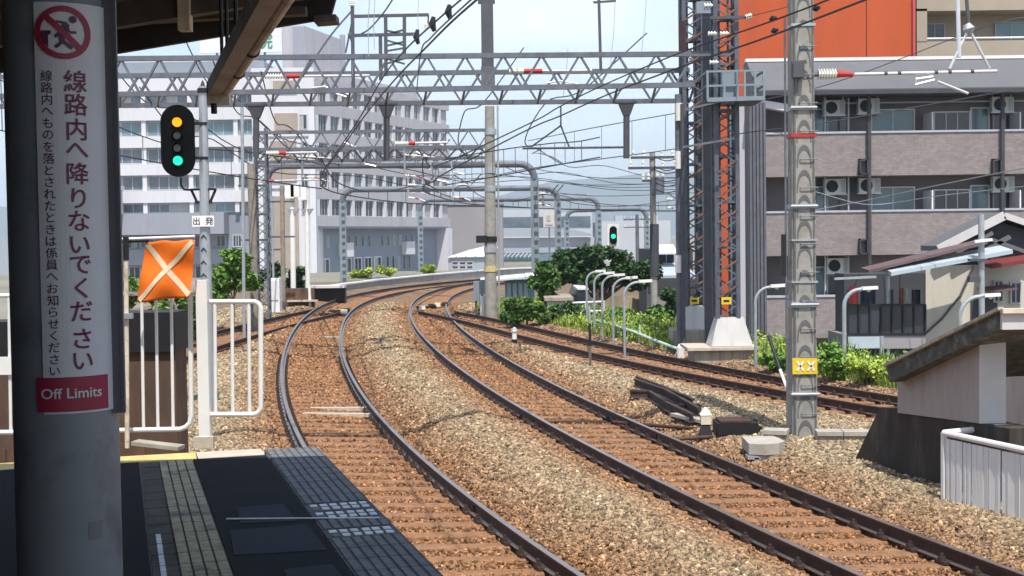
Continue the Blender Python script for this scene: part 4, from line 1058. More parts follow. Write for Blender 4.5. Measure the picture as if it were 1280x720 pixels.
# feeders carried along the left side, from frame to frame
for j, (off, z, lab) in enumerate(((5.2,7.9,'outer feeder wire farthest left of the platform track'),(4.2,6.9,'low outer feeder wire left of the platform track'),(1.2,7.3,'feeder wire just left of the platform track'),(-1.4,7.8,'feeder wire just right of the middle track'),(3.2,8.4,'high feeder wire left of the platform track'),(2.4,7.6,'lower feeder wire left of the platform track'),(-4.6,8.2,'high feeder wire right of the middle track'))):
    k = 1 if off > 0 else 2
    P = [cpt(k, y, off, z-(.5 if i % 2 else 0)) for i, y in enumerate((34.6, 44, 53, 68, 84, 94, 104, 115, 126))]; wire3(lab, P, .014)
wire('pale stay from the H frame down past the grey penthouse', [(441,12,YH),(412,46,YH),(378,96,YH)], .022, 'steel_grey')
wire('thin high wire above the siding, fading left into the sky', [(1290,22,20),(1227,35,24),(1013,112,30),(853,140,38),(735,161,50),(660,176,70)], .011, 'steel_grey')
wire('thin low wire above the siding, crossing the grey apartment block', [(1290,108,20),(1160,131,24),(1013,156,30),(920,168,34),(845,186,40),(673,209,58),(620,219,75)], .012, 'steel_grey')
wire('slack service wire across the upper apartment balconies', [(1290,208,30),(1170,232,34),(1085,250,38),(1016,263,40)], .012, 'galv')
wire('slack service wire from the concrete mast across the lower balconies', [(1290,232,30),(1180,244,33),(1090,256,35),(1020,240,24)], .010, 'galv')
wire('steep wire behind the concrete mast toward the orange wall', [(1000,-4,24),(985,8,26),(930,22,32)], .010)
for k, (u, va, vb, Y) in enumerate(((718,165,203,46),(752,158.5,199,43),(790,152,194,42),(832,144,188,39))):
    o = MB().cyl(at(u, va, Y), at(u, vb, Y), .009, n=5).build('wire_dropper', M['steel_grey']); tag(o, ['dropper wire farthest from the tower','dropper wire left of the right dropper post','dropper wire right of the right dropper post','dropper wire closest to the lattice tower'][k], 'wire', 'droppers of the siding wire')
for k, (u, va, vb, Y) in enumerate(((462,-4,70,24),(469,-4,62,26),(524,-4,40,30),(769,-2,86,34),(808,-4,64,30),(442,72,120,34),(710,60,120,34))):
    o = MB().tube([at(u, va, Y), at(u-2, (va+vb)/2, Y), at(u-6 if k > 2 else u-1, vb, Y)], .007, 5).build('vertical_wire', M['galv'])
    tag(o, ['thin pale vertical wire left of the H frame','thin vertical wire just beside the H frame','thin pale vertical wire right of the H frame','wavy thin wire hanging beside the slim mast','slanting thin wire between slim mast and tower','white wire hanging through the beam near the left arm','white wire hanging through the beam right of the feeder mast'][k], 'wire')
for k, (u, v, Y) in enumerate(((562,15,20),(542,30,20),(522,46,24))):
    o = MB().tube([at(u, v-9, Y), at(u-2, v, Y), at(u+1, v+9, Y)], [.03,.055,.03], 8).build('wire_clamp', M['black']); tag(o, ['topmost dark clamp on the thick left wire','middle dark clamp on the thick left wire','lowest dark clamp on the thick left wire'][k], 'clamp')
for k, (u, v, Y) in enumerate(((966,25,22),(968,40,22),(1020,12,18))):
    o = MB().tube([at(u-4, v, Y), at(u, v-2, Y), at(u+5, v-3, Y)], [.02,.05,.02], 8).build('wire_clamp', M['black']); tag(o, ['dark clamp on the upper wire by the orange wall','dark clamp on the lower wire by the orange wall','loop clamp right of the concrete mast top'][k], 'clamp')

# hangers with insulators and arms at each support over the curve
fit_lab = {36.6:'under the near beam', 54.0:'under the smaller distant beam', 84.0:'under the nearest pipe portal', 104.0:'under the second pipe portal', 126.0:'under the third pipe portal'}
for y in SUP[1:]:
    for k in (1, 2):
        t = thing('catenary_hanger', 'hanger with insulators over the %s %s' % (NM[k], fit_lab[y]), 'hanger', cpt(k, y, 0, 5.1), 'catenary hangers over the far curve')
        c = cpt(k, y, .9, 6.9); e = cpt(k, y, -.2, 5.25); w = .045*y/60
        MB().cyl(c, cpt(k, y, .9, 5.3), w).build('drop_tube', M['galv'], t)
        insulator(cpt(k, y, .9, 6.3), cpt(k, y, .35, 6.25), .06*y/60, 4, t); MB().cyl(cpt(k, y, .35, 6.25), cpt(k, y, -.3, 6.2), w*.7).build('arm', M['silver'], t)
        insulator(cpt(k, y, .9, 5.5), cpt(k, y, .45, 5.45), .055*y/60, 4, t); MB().cyl(cpt(k, y, .45, 5.45), cpt(k, y, .2, 5.4), w*.6).build('red_end', M['red_paint'], t); MB().cyl(cpt(k, y, .2, 5.4), e, w*.6).build('steady_arm', M['silver'], t)
        MB().cyl(cpt(k, y, -.9, 6.9), cpt(k, y, -.2, 6.2), w*.6).build('stay', M['steel_dark'], t); MB().cyl(cpt(k, y, .9, 6.9), cpt(k, y, -.1, 6.25), w*.6).build('stay', M['steel_dark'], t)
# third lattice beam between the two pipe portals
Y3 = 70.0
g3 = thing('gantry_beam', 'faint third lattice beam behind the smaller one, seen through the wires', 'gantry', at(470, 205, Y3))
for va in (188, 206):
    MB().bar(at(318, va+2, Y3), at(604, va-2, Y3), .13).build('chord', M['steel_grey'], g3)
lattice(None, g3, at(318,190,Y3), at(604,186,Y3), at(318,208,Y3), at(604,204,Y3), 24, .085, M['steel_grey'])
# beam high over the tracks on the concrete mast: above the picture, its shadow crosses both tracks
xb_ = thing('mast_crossbeam', 'dark steel beam high on the concrete mast, crossing above both main tracks', 'gantry', (4.1, 19.3, 9.2))
MB().bar((4.6,19.44,9.2), (-7.2,15.42,9.2), .16, .18).build('beam', M['steel_dark'], xb_); MB().bar((4.6,19.44,9.75), (-7.2,15.42,9.75), .07, .07).build('top_bar', M['steel_dark'], xb_)
for i in range(12):
    a_ = Vector((4.6,19.44,9.2)).lerp(Vector((-7.2,15.42,9.2)), i/12); b_ = Vector((4.6,19.44,9.75)).lerp(Vector((-7.2,15.42,9.75)), (i+1)/12 if i % 2 == 0 else i/12); a_ = a_ if i % 2 == 0 else Vector((4.6,19.44,9.2)).lerp(Vector((-7.2,15.42,9.2)), (i+1)/12)
    MB().bar(a_, b_, .05).build('brace', M['steel_dark'], xb_)
MB().bar((-7.2,15.42,-.3), (-7.2,15.42,9.9), .3, .3).build('far_post', M['pole_concrete'], xb_)
# denser steel inside the lattice tower
tw = [x for x in COL.objects if x.name.startswith('lattice_tower')]
for t, xx, yy in ((tw[0], tb.x, YF), (tw[1], ta.x, YR)):
    for q in (-.12, .10):
        MB().bar((xx+q, yy+.1, zfoot), (xx+q, yy+.1, zfoot+11.3), .05).build('inner_riser', M['steel_slate'], t)
    for i in range(10): MB().box((xx, yy, zfoot+.6+i*1.1), (.52,.52,.06)).build('stay_frame', M['steel_slate'], t)
    for i in range(18):
        z = zfoot+.5+i*.6; MB().bar((xx-.24,yy-.29,z), (xx+.24,yy-.29,z+.3), .045).build('rust_brace', M['rust_brace'], t)
# ============================================================ CONCRETE MAST BESIDE THE MIDDLE TRACK
MYY = gz(1003, 557, -.15).y
cm = thing('concrete_mast', 'pale concrete mast with arched recesses, red band and yellow plate by the middle track', 'mast', gz(1003, 557, -.15))
def mu(v): return 1001.5+.0055*v-.6, (13.6+ (v/558)*2.2)     # centre, half width in pixels
zt = 9.9; zb = -.3
def mpt(v): c, h = mu(v); p = at(c, v, MYY); return p, h*MYY/1700
segs = [(-330), -25, 60, 150, 250, 350, 450, 575]
mb = MB(); n = len(segs)
for v in segs:
    p, h = mpt(v); c_ = .05
    for (a, b) in ((-h+c_,-.17),(h-c_,-.17),(h,-.12),(h,.17),(-h,.17),(-h,-.12)): mb.v.append((p.x+a, MYY+b, p.z))
for i in range(n-1):
    for j in range(6): mb.f.append((6*i+j, 6*i+(j+1)%6, 6*i+6+(j+1)%6, 6*i+6+j))
mb.f.append(tuple(range(6))); mb.f.append(tuple(range(6*n-6, 6*n))[::-1]); mb.build('shaft', M['pole_concrete'], cm)
for sd in (-1, 1):
    mb = MB(); P = [mpt(v) for v in segs]
    for (p, h), (p2, h2) in zip(P[:-1], P[1:]): mb.bar((p.x+sd*h*.80, MYY-.172, p.z), (p2.x+sd*h2*.80, MYY-.172, p2.z), .028, .012, up=(0,1,0))
    mb.build('side_groove', M['pole_groove'], cm)
v = -29.0
while v < 565:
    p, h = mpt(v+14); w = h*.64; yb = MYY-.175; n = 14
    mb = MB()
    for i in range(n+1):
        g = PI*i/n; t = .022+.040*math.sin(g)**2
        for r_ in (0, 1):
            x = (w-r_*t*.8)*math.cos(g); zz = (.34-r_*t*1.3)*(math.sin(g)**.75 if math.sin(g) > 0 else 0) - .10
            mb.v += [(p.x+x, yb, p.z+zz), (p.x+x, yb+.012, p.z+zz)]
    for i in range(n):
        a = 4*i; b = a+4; mb.f += [(a, a+2, b+2, b), (a, b, b+1, a+1), (a+2, a+3, b+3, b+2)]
    mb.build('arch', M['pole_groove'], cm)
    v += 31
for v, m, hh in ((170,'red_paint',.055),(33,'galv',.04),(136,'galv',.06),(258,'galv',.06),(300,'galv',.03),(352,'galv',.03),(380,'galv',.08),(491,'galv',.06)):
    p, h = mpt(v); mb = MB(); mb.box((p.x, MYY, p.z), (2*h+.03, .37, hh)); mb.build('band', M[m], cm)
    if m == 'galv' and hh > .05:
        mb = MB(); mb.cyl((p.x-h-.03, MYY-.2, p.z), (p.x+h+.02, MYY-.2, p.z), .018); mb.build('clamp_bolt', M['galv'], cm)
p, h = mpt(456); mb = MB(); mb.box((p.x-.01, MYY-.195, p.z), (2*h+.0,.012,.24)); yp = mb.build('marker_plate', M['yellow_sign'], cm)
mb = MB()
for k in (-.08, .08): mb.bar((p.x+k-.05, MYY-.206, p.z-.07), (p.x+k+.05, MYY-.206, p.z+.07), .03, .006, up=(0,1,0)); mb.bar((p.x+k+.05, MYY-.206, p.z-.07), (p.x+k-.05, MYY-.206, p.z+.07), .03, .006, up=(0,1,0))
mb.build('plate_print', M['white_paint'], yp)
mb = MB(); pts = [at(1017.5, 560, MYY-.1), at(1018, 380, MYY-.1), at(1012.5, 130, MYY-.1)]; mb.tube(pts, .018, 8); mb.build('riser_pipe', M['galv'], cm)
mb = MB(); pts = [at(984.5, 560, MYY-.12), at(982, 250, MYY-.12), at(981, 20, MYY-.12)]; mb.tube(pts, .016, 8); mb.build('riser_pipe', M['steel_grey'], cm)
v = 60
while v < 545:
    p, h = mpt(v); mb = MB(); a = (p.x-.06, MYY-.20, p.z); b = (p.x+h+.03, MYY-.20, p.z); mb.cyl(a, b, .008, n=6); mb.cyl(a, (a[0], MYY-.08, p.z), .008, n=6); mb.build('step_rung', M['steel_grey'], cm); v += 35
mb = MB(); q = at(979.5, 319, MYY-.1); mb.box(q, (.06,.08,.62)); mb.build('cable_cover', M['black'], cm)
q = at(997, 88, MYY-.2); mb = MB(); mb.box((q.x, q.y-.02, q.z), (.16,.16,.22)); mb.bar((q.x-.1,q.y-.05,q.z+.1), (q.x+.12,q.y-.05,q.z+.12), .05); mb.build('arm_bracket', M['steel_dark'], cm)
# its registration arm
ra2 = thing('registration_arm', 'long arm with white ribbed insulator and red end on the concrete mast', 'bracket', at(1130, 92, MYY), 'registration arms of the overhead line')
MB().cyl(at(1008, 95, MYY), at(1022, 93, MYY), .03).build('link', M['steel_dark'], ra2)
insulator(at(1022, 93, MYY), at(1046, 92.5, MYY), .085, 7, ra2)
MB().tube([at(1046, 92.5, MYY), at(1050,92.5,MYY), at(1066, 93, MYY)], [.06,.05,.035], 10).build('red_end', M['red_paint'], ra2)
MB().cyl(at(1068, 93, MYY), at(1246, 89, MYY), .026).build('rod', M['silver'], ra2)
for u in (1105, 1122, 1168, 1185, 1213): MB().cyl(at(u, 92.2-(u-1068)*.022, MYY), at(u+4, 92.2-(u-1068)*.022, MYY), .034).build('rod_clip', M['steel_dark'], ra2)
for nm, pts, r in (('stay', [(1211,36),(1187,86)], .022), ('stay', [(1211,36),(1237,86)], .022), ('hanger', [(1211,36),(1208,-6)], .028), ('white_hanger', [(1199,72),(1197,-6)], .032), ('steady_arm', [(1166,96),(1145,99),(1144,106),(1168,100)], .022), ('steady_arm', [(1172,102),(1210,117)], .022)):
    MB().tube([at(u, v, MYY) for (u, v) in pts], r, 8).build(nm, M['silver' if nm == 'white_hanger' or r == .022 else 'steel_dark'], ra2)
MB().tube([at(1208,30,MYY), at(1211,36,MYY), at(1212,44,MYY)], [.05,.09,.03], 10).build('hanger_joint', M['galv'], ra2)

# ============================================================ UNDERPASS SHELTER & WHITE FENCE
A = gz(1062, 590, -.2); B = gz(1180, 628, -.2); dAB = (B-A); dAB.z = 0; dn = dAB.normalized(); nl = Vector((-dn.y, dn.x, 0))
if nl.x > 0: nl = -nl                    # towards the tracks
def onp(u, v, off=0.0):
    """pixel -> point on the vertical plane of the stair wall, pushed off metres towards the track"""
    r, f, d = ray(u, v); o = A + nl*off; den = r*nl.x + f*nl.y
    t = (o.x*nl.x + o.y*nl.y)/den; return Vector((r*t, f*t, CAM_H-d*t))
sh = thing('underpass_shelter', 'low concrete stair shelter with a sloping mossy roof beside the middle track', 'shelter', onp(1150, 615))
mk('dark_base', (.045,.036,.03), .9, var=.3, scale=3, col2=(.09,.08,.07), amt2=.35, scale2=3, stretch=(2,2,.4), bump=.2)
mk('shelter_wall', (.36,.31,.28), .85, var=.08, scale=4, col2=(.25,.215,.19), amt2=.45, scale2=1.2, stretch=(2.5,2.5,.4), bump=.15, bscale=30)
mk('shelter_light', (.55,.52,.50), .8, var=.06, scale=4)
mk('mossy', (.085,.082,.07), .9, var=.35, scale=9, col2=(.26,.25,.22), amt2=.4, scale2=5)
inw = -nl
def plate(pix, off, thick, name, m, parent):
    mb = MB(); mb.prism([onp(u, v, off) for (u, v) in pix][::-1], inw*thick); return mb.build(name, m, parent)
plate([(1100,509),(1128,511),(1262,536),(1262,660),(1180,632),(1060,592)], 0, .35, 'base_wall', M['dark_base'], sh)
plate([(1122,468),(1223,428),(1223,529),(1122,516)], .03, .22, 'side_panel', M['shelter_wall'], sh)
e = onp(1223, 528, .03); e2 = onp(1223, 424, .03)
mb = MB(); q = e+inw*.16; mb.box((q.x, q.y-.02, (e.z+e2.z)/2-.01), (.30,.10,e2.z-e.z), rz=0); mb.build('end_pier', M['shelter_light'], sh)
q = onp(1232, 552, 0)+inw*.2; q1 = onp(1232, 528, 0); mb = MB(); mb.box((q.x+.1, q.y-.12, (q.z+q1.z)/2-.02), (.42,.12,q1.z-q.z)); mb.build('pier_block', M['shelter_light'], sh)
# roof slab: top and bottom edge lines traced on its own plane
rp = [(1108,459),(1250,387),(1250,411),(1112,478)]
mb = MB(); mb.prism([onp(u, v, .22) for (u, v) in rp][::-1], inw*2.6); mb.build('roof_slab', M['mossy'], sh)
mb = MB(); a = onp(1107,457,.24); b = onp(1251,385.5,.24); mb.bar(a, b, .07, .035); mb.build('roof_edge', M['old_concrete'], sh)
c = onp(1250, 387, .22); c2 = onp(1250, 411, .22); mb = MB(); mb.box((c.x+1.35, c.y-.04, (c.z+c2.z)/2), (2.7,.06,c.z-c2.z+.01)); mb.build('front_fascia', M['shelter_light'], sh)
mb = MB(); mb.box((c.x+1.36, c.y-.07, c.z-.01), (2.74,.10,.05)); mb.build('fascia_cap', M['cream_paint'], sh)
# far and right walls of the stairwell (the dark inside), and steps
w0 = A+inw*2.2
mb = MB(); a = A+inw*2.3; b = B+inw*2.3+dn*.3; mb.bar((a.x,a.y,.3), (b.x,b.y,.3), .15, 3.0); mb.build('inner_wall', M['shelter_wall'], sh)
for k in range(6):
    q = B+dn*(-.3-.3*k)+inw*1.2; mb = MB(); mb.box((q.x,q.y,-.3-.17*k), (2.1,.3,.17), rz=math.atan2(dn.y, dn.x)+PI/2); mb.build('step', M['old_concrete'], sh)
# white fence
C = gz(1180, 636, -.12); D = gz(1280, 666, -.12); fd = (D-C).normalized(); fn = Vector((-fd.y, fd.x, 0)); fn = fn if fn.x < 0 else -fn
wf = thing('white_fence', 'white metal fence of upright slats at the lower right beside the shelter', 'fence', C)
ft = at(1180, 541, C.y).z; Lf_ = 4.6
zb0 = C.z+.04
for nm, z, r in (('top_rail', ft, .035), ('bottom_rail', zb0+.05, .028)):
    mb = MB(); mb.cyl((C.x, C.y, z), tuple(C+fd*Lf_+Vector((0,0,z-C.z))), r, n=10); mb.build(nm, M['white_paint'], wf)
mb = MB(); q = C-fn*.55+Vector((.0,.12,0)); mb.cyl((C.x, C.y, ft), (q.x+.05, q.y, ft), .035); mb.build('return_rail', M['white_paint'], wf)
for s_ in (0.0, 1.55, 3.1, 4.6):
    q = C+fd*s_; mb = MB(); mb.box((q.x,q.y,(ft+zb0)/2), (.05,.05,ft-zb0), rz=math.atan2(fd.y, fd.x)); mb.build('fence_post', M['white_paint'], wf)
s_ = .06; i = 0
slm = {}
while s_ < Lf_:
    w = (.045,.075,.075,.04)[i % 4] if s_ < .5 else (.085,.10,.085,.10,.06)[i % 5]
    g = (.035,.028,.04,.03)[i % 4] if s_ < .5 else (.008,.006,.010,.004,.05)[i % 5]
    if w not in slm:
        mb = MB(); mb.box((0,0,0), (w,.022,ft-zb0-.12)); slm[w] = mb.mesh('fence_slat', M['white_paint'])
    q = C+fd*(s_+w/2); obj('fence_slat', slm[w], wf, (q.x, q.y, (ft+zb0)/2+.0), rz=math.atan2(fd.y, fd.x)+random.uniform(-.12,.12)); s_ += w+g; i += 1
kb = MB(); k0 = C-fd*.05; k1 = C+fd*5; kb.bar((k0.x,k0.y,-.16), (k1.x,k1.y,-.16), .42, .12); o = kb.build('fence_kerb', M['kerb']); tag(o, 'beige concrete kerb under the white fence', 'kerb')

# ============================================================ TRACKSIDE EQUIPMENT
def rail_piece(label, px, z, group='spare rail pieces'):
    P = [gz(u, v, z+.15*0) for (u, v) in px]; ls = []
    for i in range(len(P)):
        t = P[min(i+1,len(P)-1)]-P[max(i-1,0)]; t.normalize(); ls.append(Vector((-t.y, t.x, 0)))
    mb = MB(); mb.sweep(RAIL, P, ls); o = mb.build('rail_piece', M['clip']); tag(o, label, 'rail', group); return o
rail_piece('long dark spare rail lying uppermost on the ballast', [(794,473),(832,486),(874,509)], .24)
rail_piece('bent dark spare rail nearest the middle track', [(788,487),(812,488),(836,503),(866,517)], .17)
rail_piece('short dark spare rail behind the others toward the siding', [(796,470),(832,483),(866,498)], .22)
mb = MB(); a = gz(846,476,.1); mb.bar(gz(822,485,.1), gz(866,510,.1), .12, .12); mb.box(gz(862,510,.1), (.35,.18,.14)); o = mb.build('steel_bar', M['black']); tag(o, 'black steel block at the near end of the spare rails', 'block')
bl = thing('marker_bollard', 'little post with a white pyramid top on a black base in the ballast', 'bollard', gz(882, 549, -.1))
q = gz(882, 549, -.1); Yb = q.y
frustum(q.x, Yb, -.1, at(882,528,Yb).z, .11, .11, .05, .05).build('base', M['black'], bl)
z0, z1, z2 = at(882,530,Yb).z, at(882,518,Yb).z, at(882,509,Yb).z
MB().box((q.x,Yb,(z0+z1)/2), (.15,.15,z1-z0)).build('shaft', M['cream_paint'], bl); frustum(q.x, Yb, z1, z2, .085, .085, .008, .008).build('cap', M['porcelain'], bl)
pm_ = thing('point_machine', 'flat black switch machine with levers between bollard and curved slab', 'machine', gz(922, 548, -.1))
Ym = gz(922, 548, -.1).y
def mzp(u, v): return at(u, v, Ym)
a, b = mzp(894, 541), mzp(944, 526); mb = MB(); mb.box(((a.x+b.x)/2, Ym, (a.z+b.z)/2), (b.x-a.x, .55, b.z-a.z)); mb.build('case', M['black'], pm_)
mb = MB(); mb.box(((a.x+b.x)/2-.03, Ym, b.z+.02), (b.x-a.x-.14, .5, .03)); mb.build('lid', M['rust_steel'], pm_)
for u in (902, 917, 930, 938):
    c0 = mzp(u, 541); mb = MB(); mb.box((c0.x, Ym-.05, -.08), (.09,.4,c0.z*2+.1 if c0.z > .05 else .16)); mb.build('foot', M['black'], pm_)
for (p0, p1) in (((941,535),(945,524)),((944,541),(951,533)),((946,548),(952,540))):
    mb = MB(); mb.cyl(mzp(*p0), mzp(*p1), .035); mb.build('lever', M['black'], pm_)
for k, (p0, p1) in enumerate((((884,537),(768,528)),((890,546),(845,549)))):
    mb = MB(); q0, q1 = gz(*p0, -.05), gz(*p1, -.08); mb.cyl(q0, q1, .03); o = mb.build('switch_rod', M['rust_steel']); tag(o, ['long rusty switch rod running toward the middle track','short rusty switch rod in front of the bollard'][k], 'rod')
mb = MB(); mb.bar(gz(842,518,.06), gz(886,528,.06), .14, .05); o = mb.build('plank', M['concrete']); tag(o, 'pale flat slab between the spare rails and the bollard', 'slab')
sl = thing('curved_slab', 'rounded pale concrete cover on a steel frame at the concrete mast foot', 'slab', gz(957, 574, -.1))
Ys = gz(957, 574, -.1).y
zt_ = at(957, 552, Ys).z; pts = []
c0 = at(933, 556, Ys+.1); c1 = at(979, 553, Ys+.1)
poly = [(c0.x, Ys-.1, zt_-.16), (c0.x+.02, Ys+.6, zt_-.16), (c1.x-.05, Ys+.6, zt_-.16), (c1.x, Ys+.35, zt_-.16), (c1.x+.02, Ys+.1, zt_-.16), (c1.x-.1, Ys-.1, zt_-.16), (c1.x-.3, Ys-.2, zt_-.16)]
MB().prism(poly, (0,0,.15)).build('cover', M['concrete'], sl)
mb = MB(); mb.box(((c0.x+c1.x)/2, Ys-.05, zt_-.20), (c1.x-c0.x+.05, .2, .05)); mb.build('frame', M['galv'], sl)
for x in (c0.x+.1, c1.x): mb = MB(); mb.box((x, Ys-.05, (zt_-.2-.15)/2), (.06,.2,zt_-.2+.15)); mb.build('frame_leg', M['galv'], sl)
tr = thing('cable_trough', 'pale concrete cable trough lying behind the concrete mast', 'cable trough', gz(1030, 545, -.1))
for (u0, v0, u1, v1) in ((955,536,985,537),(1020,538,1052,538),(1053,538,1085,538)):
    p0, p1 = gz(u0, v0, .16), gz(u1, v1, .16); mb = MB(); mb.bar((p0.x,p0.y,.13), (p1.x,p1.y,.13), .32, .06); mb.build('cover', M['concrete'], tr); mb = MB(); mb.bar((p0.x,p0.y,-.03), (p1.x,p1.y,-.03), .26, .24); mb.build('channel', M['old_concrete'], tr)
gb = thing('guy_guard', 'leaning dark rod with a white lower half beside the concrete mast', 'rod', gz(985, 489, -.1))
Yg = gz(985, 489, -.1).y; MB().cyl(at(961,420,Yg+1), at(975,462,Yg+.4), .035).build('rod', M['black'], gb); MB().cyl(at(975,462,Yg+.4), at(985,489,Yg), .03).build('guard', M['white_paint'], gb)
mk_ = thing('marker_post', 'tiny white topped post between the middle track and the siding', 'post', gz(643, 432, -.1))
Yk = gz(643, 432, -.1).y; q = gz(643, 432, -.1)
MB().cyl(q, at(643,424,Yk), .08).build('base', M['black'], mk_); MB().cyl(at(643,425,Yk), at(643,413,Yk), .07).build('shaft', M['white_paint'], mk_); MB().tube([at(643,414,Yk), at(643,411.5,Yk), at(643,409,Yk)], [.10,.09,.02], 10).build('cap', M['porcelain'], mk_)
st = thing('slender_post', 'slender grey post with a black middle standing in the ballast by the siding', 'post', gz(738, 466, -.1))
Yp = gz(738, 466, -.1).y; MB().cyl(gz(738,466,-.15), at(737.5,432,Yp), .028).build('shaft', M['galv'], st); MB().cyl(at(737.5,432,Yp), at(737,404,Yp), .03).build('black_sleeve', M['black'], st); MB().cyl(at(737,405,Yp), at(736.5,382,Yp), .026).build('tip', M['galv'], st)

# cables lying over the tracks and ballast
def cable(label, pts, r, m='cable'):
    P = [gz(u, v, z) for (u, v, z) in pts]; q = []
    for i in range(len(P)-1):
        a, b = P[max(i-1,0)], P[i]; c, d = P[i+1], P[min(i+2, len(P)-1)]
        for k in range(6):
            t = k/6; w = .5*((2*b)+(-a+c)*t+(2*a-5*b+4*c-d)*t*t+(-a+3*b-3*c+d)*t**3); w.x += random.uniform(-.012,.012); w.y += random.uniform(-.03,.03); q.append(w)
    q.append(P[-1]); o = MB().tube(q, r, 6).build('track_cable', M[m]); tag(o, label, 'cable', 'cables across the tracks')
# concrete crossing strip and pale sleepers at the points
for k, (u0, v0, u1, v1) in enumerate(((376,511,458,511),(380,518,462,519),(345,420,425,422))):
    o = MB().bar(gz(u0,v0,-.13), gz(u1,v1,-.13), .12, .06).build('pale_timber', M['kerb']); tag(o, ['pale timber strip across the platform track, far one of the pair','pale timber strip across the platform track, near one of the pair','pale timber strip just before the left points'][k], 'timber')
# point blades and rods at the two turnouts
for k, (u, v) in enumerate(((425,389),(412,393),(533,384),(548,381))):
    q = gz(u, v, -.05); o = MB().box((q.x,q.y,-.06), (.9,.35,.12)).box((q.x+.3,q.y-.1,.02), (.25,.2,.1)).build('point_gear', M['black' if k % 2 == 0 else 'rust_steel']); tag(o, ['dark point gear inside the left turnout, near the platform line rail','rusty point gear inside the left turnout','dark point gear inside the right turnout','rusty point gear by the right turnout rail'][k], 'machine')
for k, (u, v) in enumerate(((430,388.5),(528,383.5),(547,380))):
    q = gz(u, v, .08); o = MB().box((q.x,q.y,.05), (.26,.25,.16)).build('white_marker', M['porcelain']); tag(o, ['white block on the left point gear','white block on the right point gear, left one','white block on the right point gear, right one'][k], 'block')
# ============================================================ BUILDINGS
mk('hosp_white', (.60,.585,.61), .8, var=.05, scale=.5, col2=(.50,.49,.51), amt2=.35, scale2=.5, stretch=(1.5,1.5,.16))
mk('hosp_grey', (.28,.285,.33), .8, var=.06, scale=.5, col2=(.235,.24,.27), amt2=.35, scale2=.5, stretch=(1.5,1.5,.16))
mk('hosp_wall', (.41,.395,.42), .85, var=.06, scale=.3, col2=(.35,.34,.365), amt2=.35, scale2=.5, stretch=(1.5,1.5,.16))
mk('hosp_blue', (.24,.27,.32), .85, var=.05, scale=.3)
mk('hosp_pillar', (.62,.61,.63), .7, var=.04, scale=.3)
mk('tan_panel', (.34,.28,.23), .85, var=.08, scale=.6)
mk('glass', (.10,.13,.16), .12, var=.3, scale=.35, spec=.6)
mk('glass_dark', (.035,.042,.055), .12, var=.3, scale=.5, spec=.6)
mk('glass_teal', (.13,.22,.25), .15, var=.2, scale=.8, spec=.6)
mk('blind', (.36,.35,.33), .7, var=.1, scale=2)
mk('frame_white', (.72,.70,.70), .5, var=.05)
mk('frame_grey', (.40,.42,.45), .5, var=.05)
mk('apt_wall', (.19,.165,.17), .85, var=.1, scale=1.5)
mk('apt_board', (.26,.22,.215), .85, var=.12, scale=5, col2=(.21,.175,.17), amt2=.35, scale2=1.5, bump=.3, bscale=16, brick=(.22,.075,.006))
mk('apt_roof', (.125,.125,.13), .65, var=.07, scale=1, col2=(.10,.10,.105), amt2=.35, scale2=.5)
mk('orange_wall', (.46,.082,.022), .8, var=.07, scale=.8, col2=(.38,.072,.025), amt2=.4, scale2=.7, stretch=(1,1,.2))
mk('beige_wall', (.36,.305,.235), .85, var=.06, scale=.8)
mk('cream_wall', (.54,.50,.43), .85, var=.05, scale=.8, col2=(.45,.41,.35), amt2=.35, scale2=1.2, stretch=(2,2,.3))
mk('purple_roof', (.13,.085,.085), .75, var=.12, scale=3)
mk('blue_sheet', (.42,.48,.53), .5, var=.06, scale=2)
mk('gable_dark', (.055,.058,.068), .8, var=.12, scale=2)
mk('ac_white', (.62,.62,.60), .5, var=.05)
mk('pale_far', (.45,.46,.49), .85, var=.05, scale=.1)
mk('far_grey', (.33,.36,.41), .8, var=.06, scale=.1)
mk('mauve_wall', (.29,.27,.275), .85, var=.05, scale=.2)
mk('shed_blue', (.22,.36,.48), .6, var=.08, scale=1)
_wc = {}
def window(parent, o, rz, w, h, n=2, frame='frame_white', glass='glass', fd=.10, ft=.07, mull=None, name='window'):
    """o: world place of the lower left corner on the wall plane; rz: direction of the wall (0 = facing -Y)"""
    key = (round(w,2), round(h,2), n, frame, fd, ft)
    if key not in _wc:
        f = MB(); f.box2((0,-fd,0), (w,.04,ft)); f.box2((0,-fd,h-ft), (w,.04,h)); f.box2((0,-fd,ft), (ft,.04,h-ft)); f.box2((w-ft,-fd,ft), (w,.04,h-ft))
        pw = (w-2*ft)/n
        for i in range(1, n): f.box2((ft+pw*i-ft*.35,-fd+.01,ft), (ft+pw*i+ft*.35,.04,h-ft))
        p = MB(); p.box2((.01,-.02,.01), (pw-.01,.0,h-2*ft-.01))
        _wc[key] = (f.mesh('window', M[frame]), p, pw)
    fm, p, pw = _wc[key]
    fo = obj(name, fm, parent, o, rz=rz)
    gk = key+(glass,)
    if gk not in _wc: _wc[gk] = p.mesh('pane', M[glass])
    for i in range(n):
        mesh_ = _wc[gk]
        if parent.name.startswith('hospital') and random.random() < .16:
            if key+('blind',) not in _wc: _wc[key+('blind',)] = p.mesh('pane', M['blind'])
            mesh_ = _wc[key+('blind',)]
        po = bpy.data.objects.new('pane', mesh_); po.location = (ft+pw*i, -.012-.012*(i % 2), ft); COL.objects.link(po); po.parent = fo
    return fo
def bx_(parent, name, m, x0, x1, y0, y1, z0, z1):
    return MB().box2((x0,y0,z0), (x1,y1,z1)).build(name, M[m], parent)
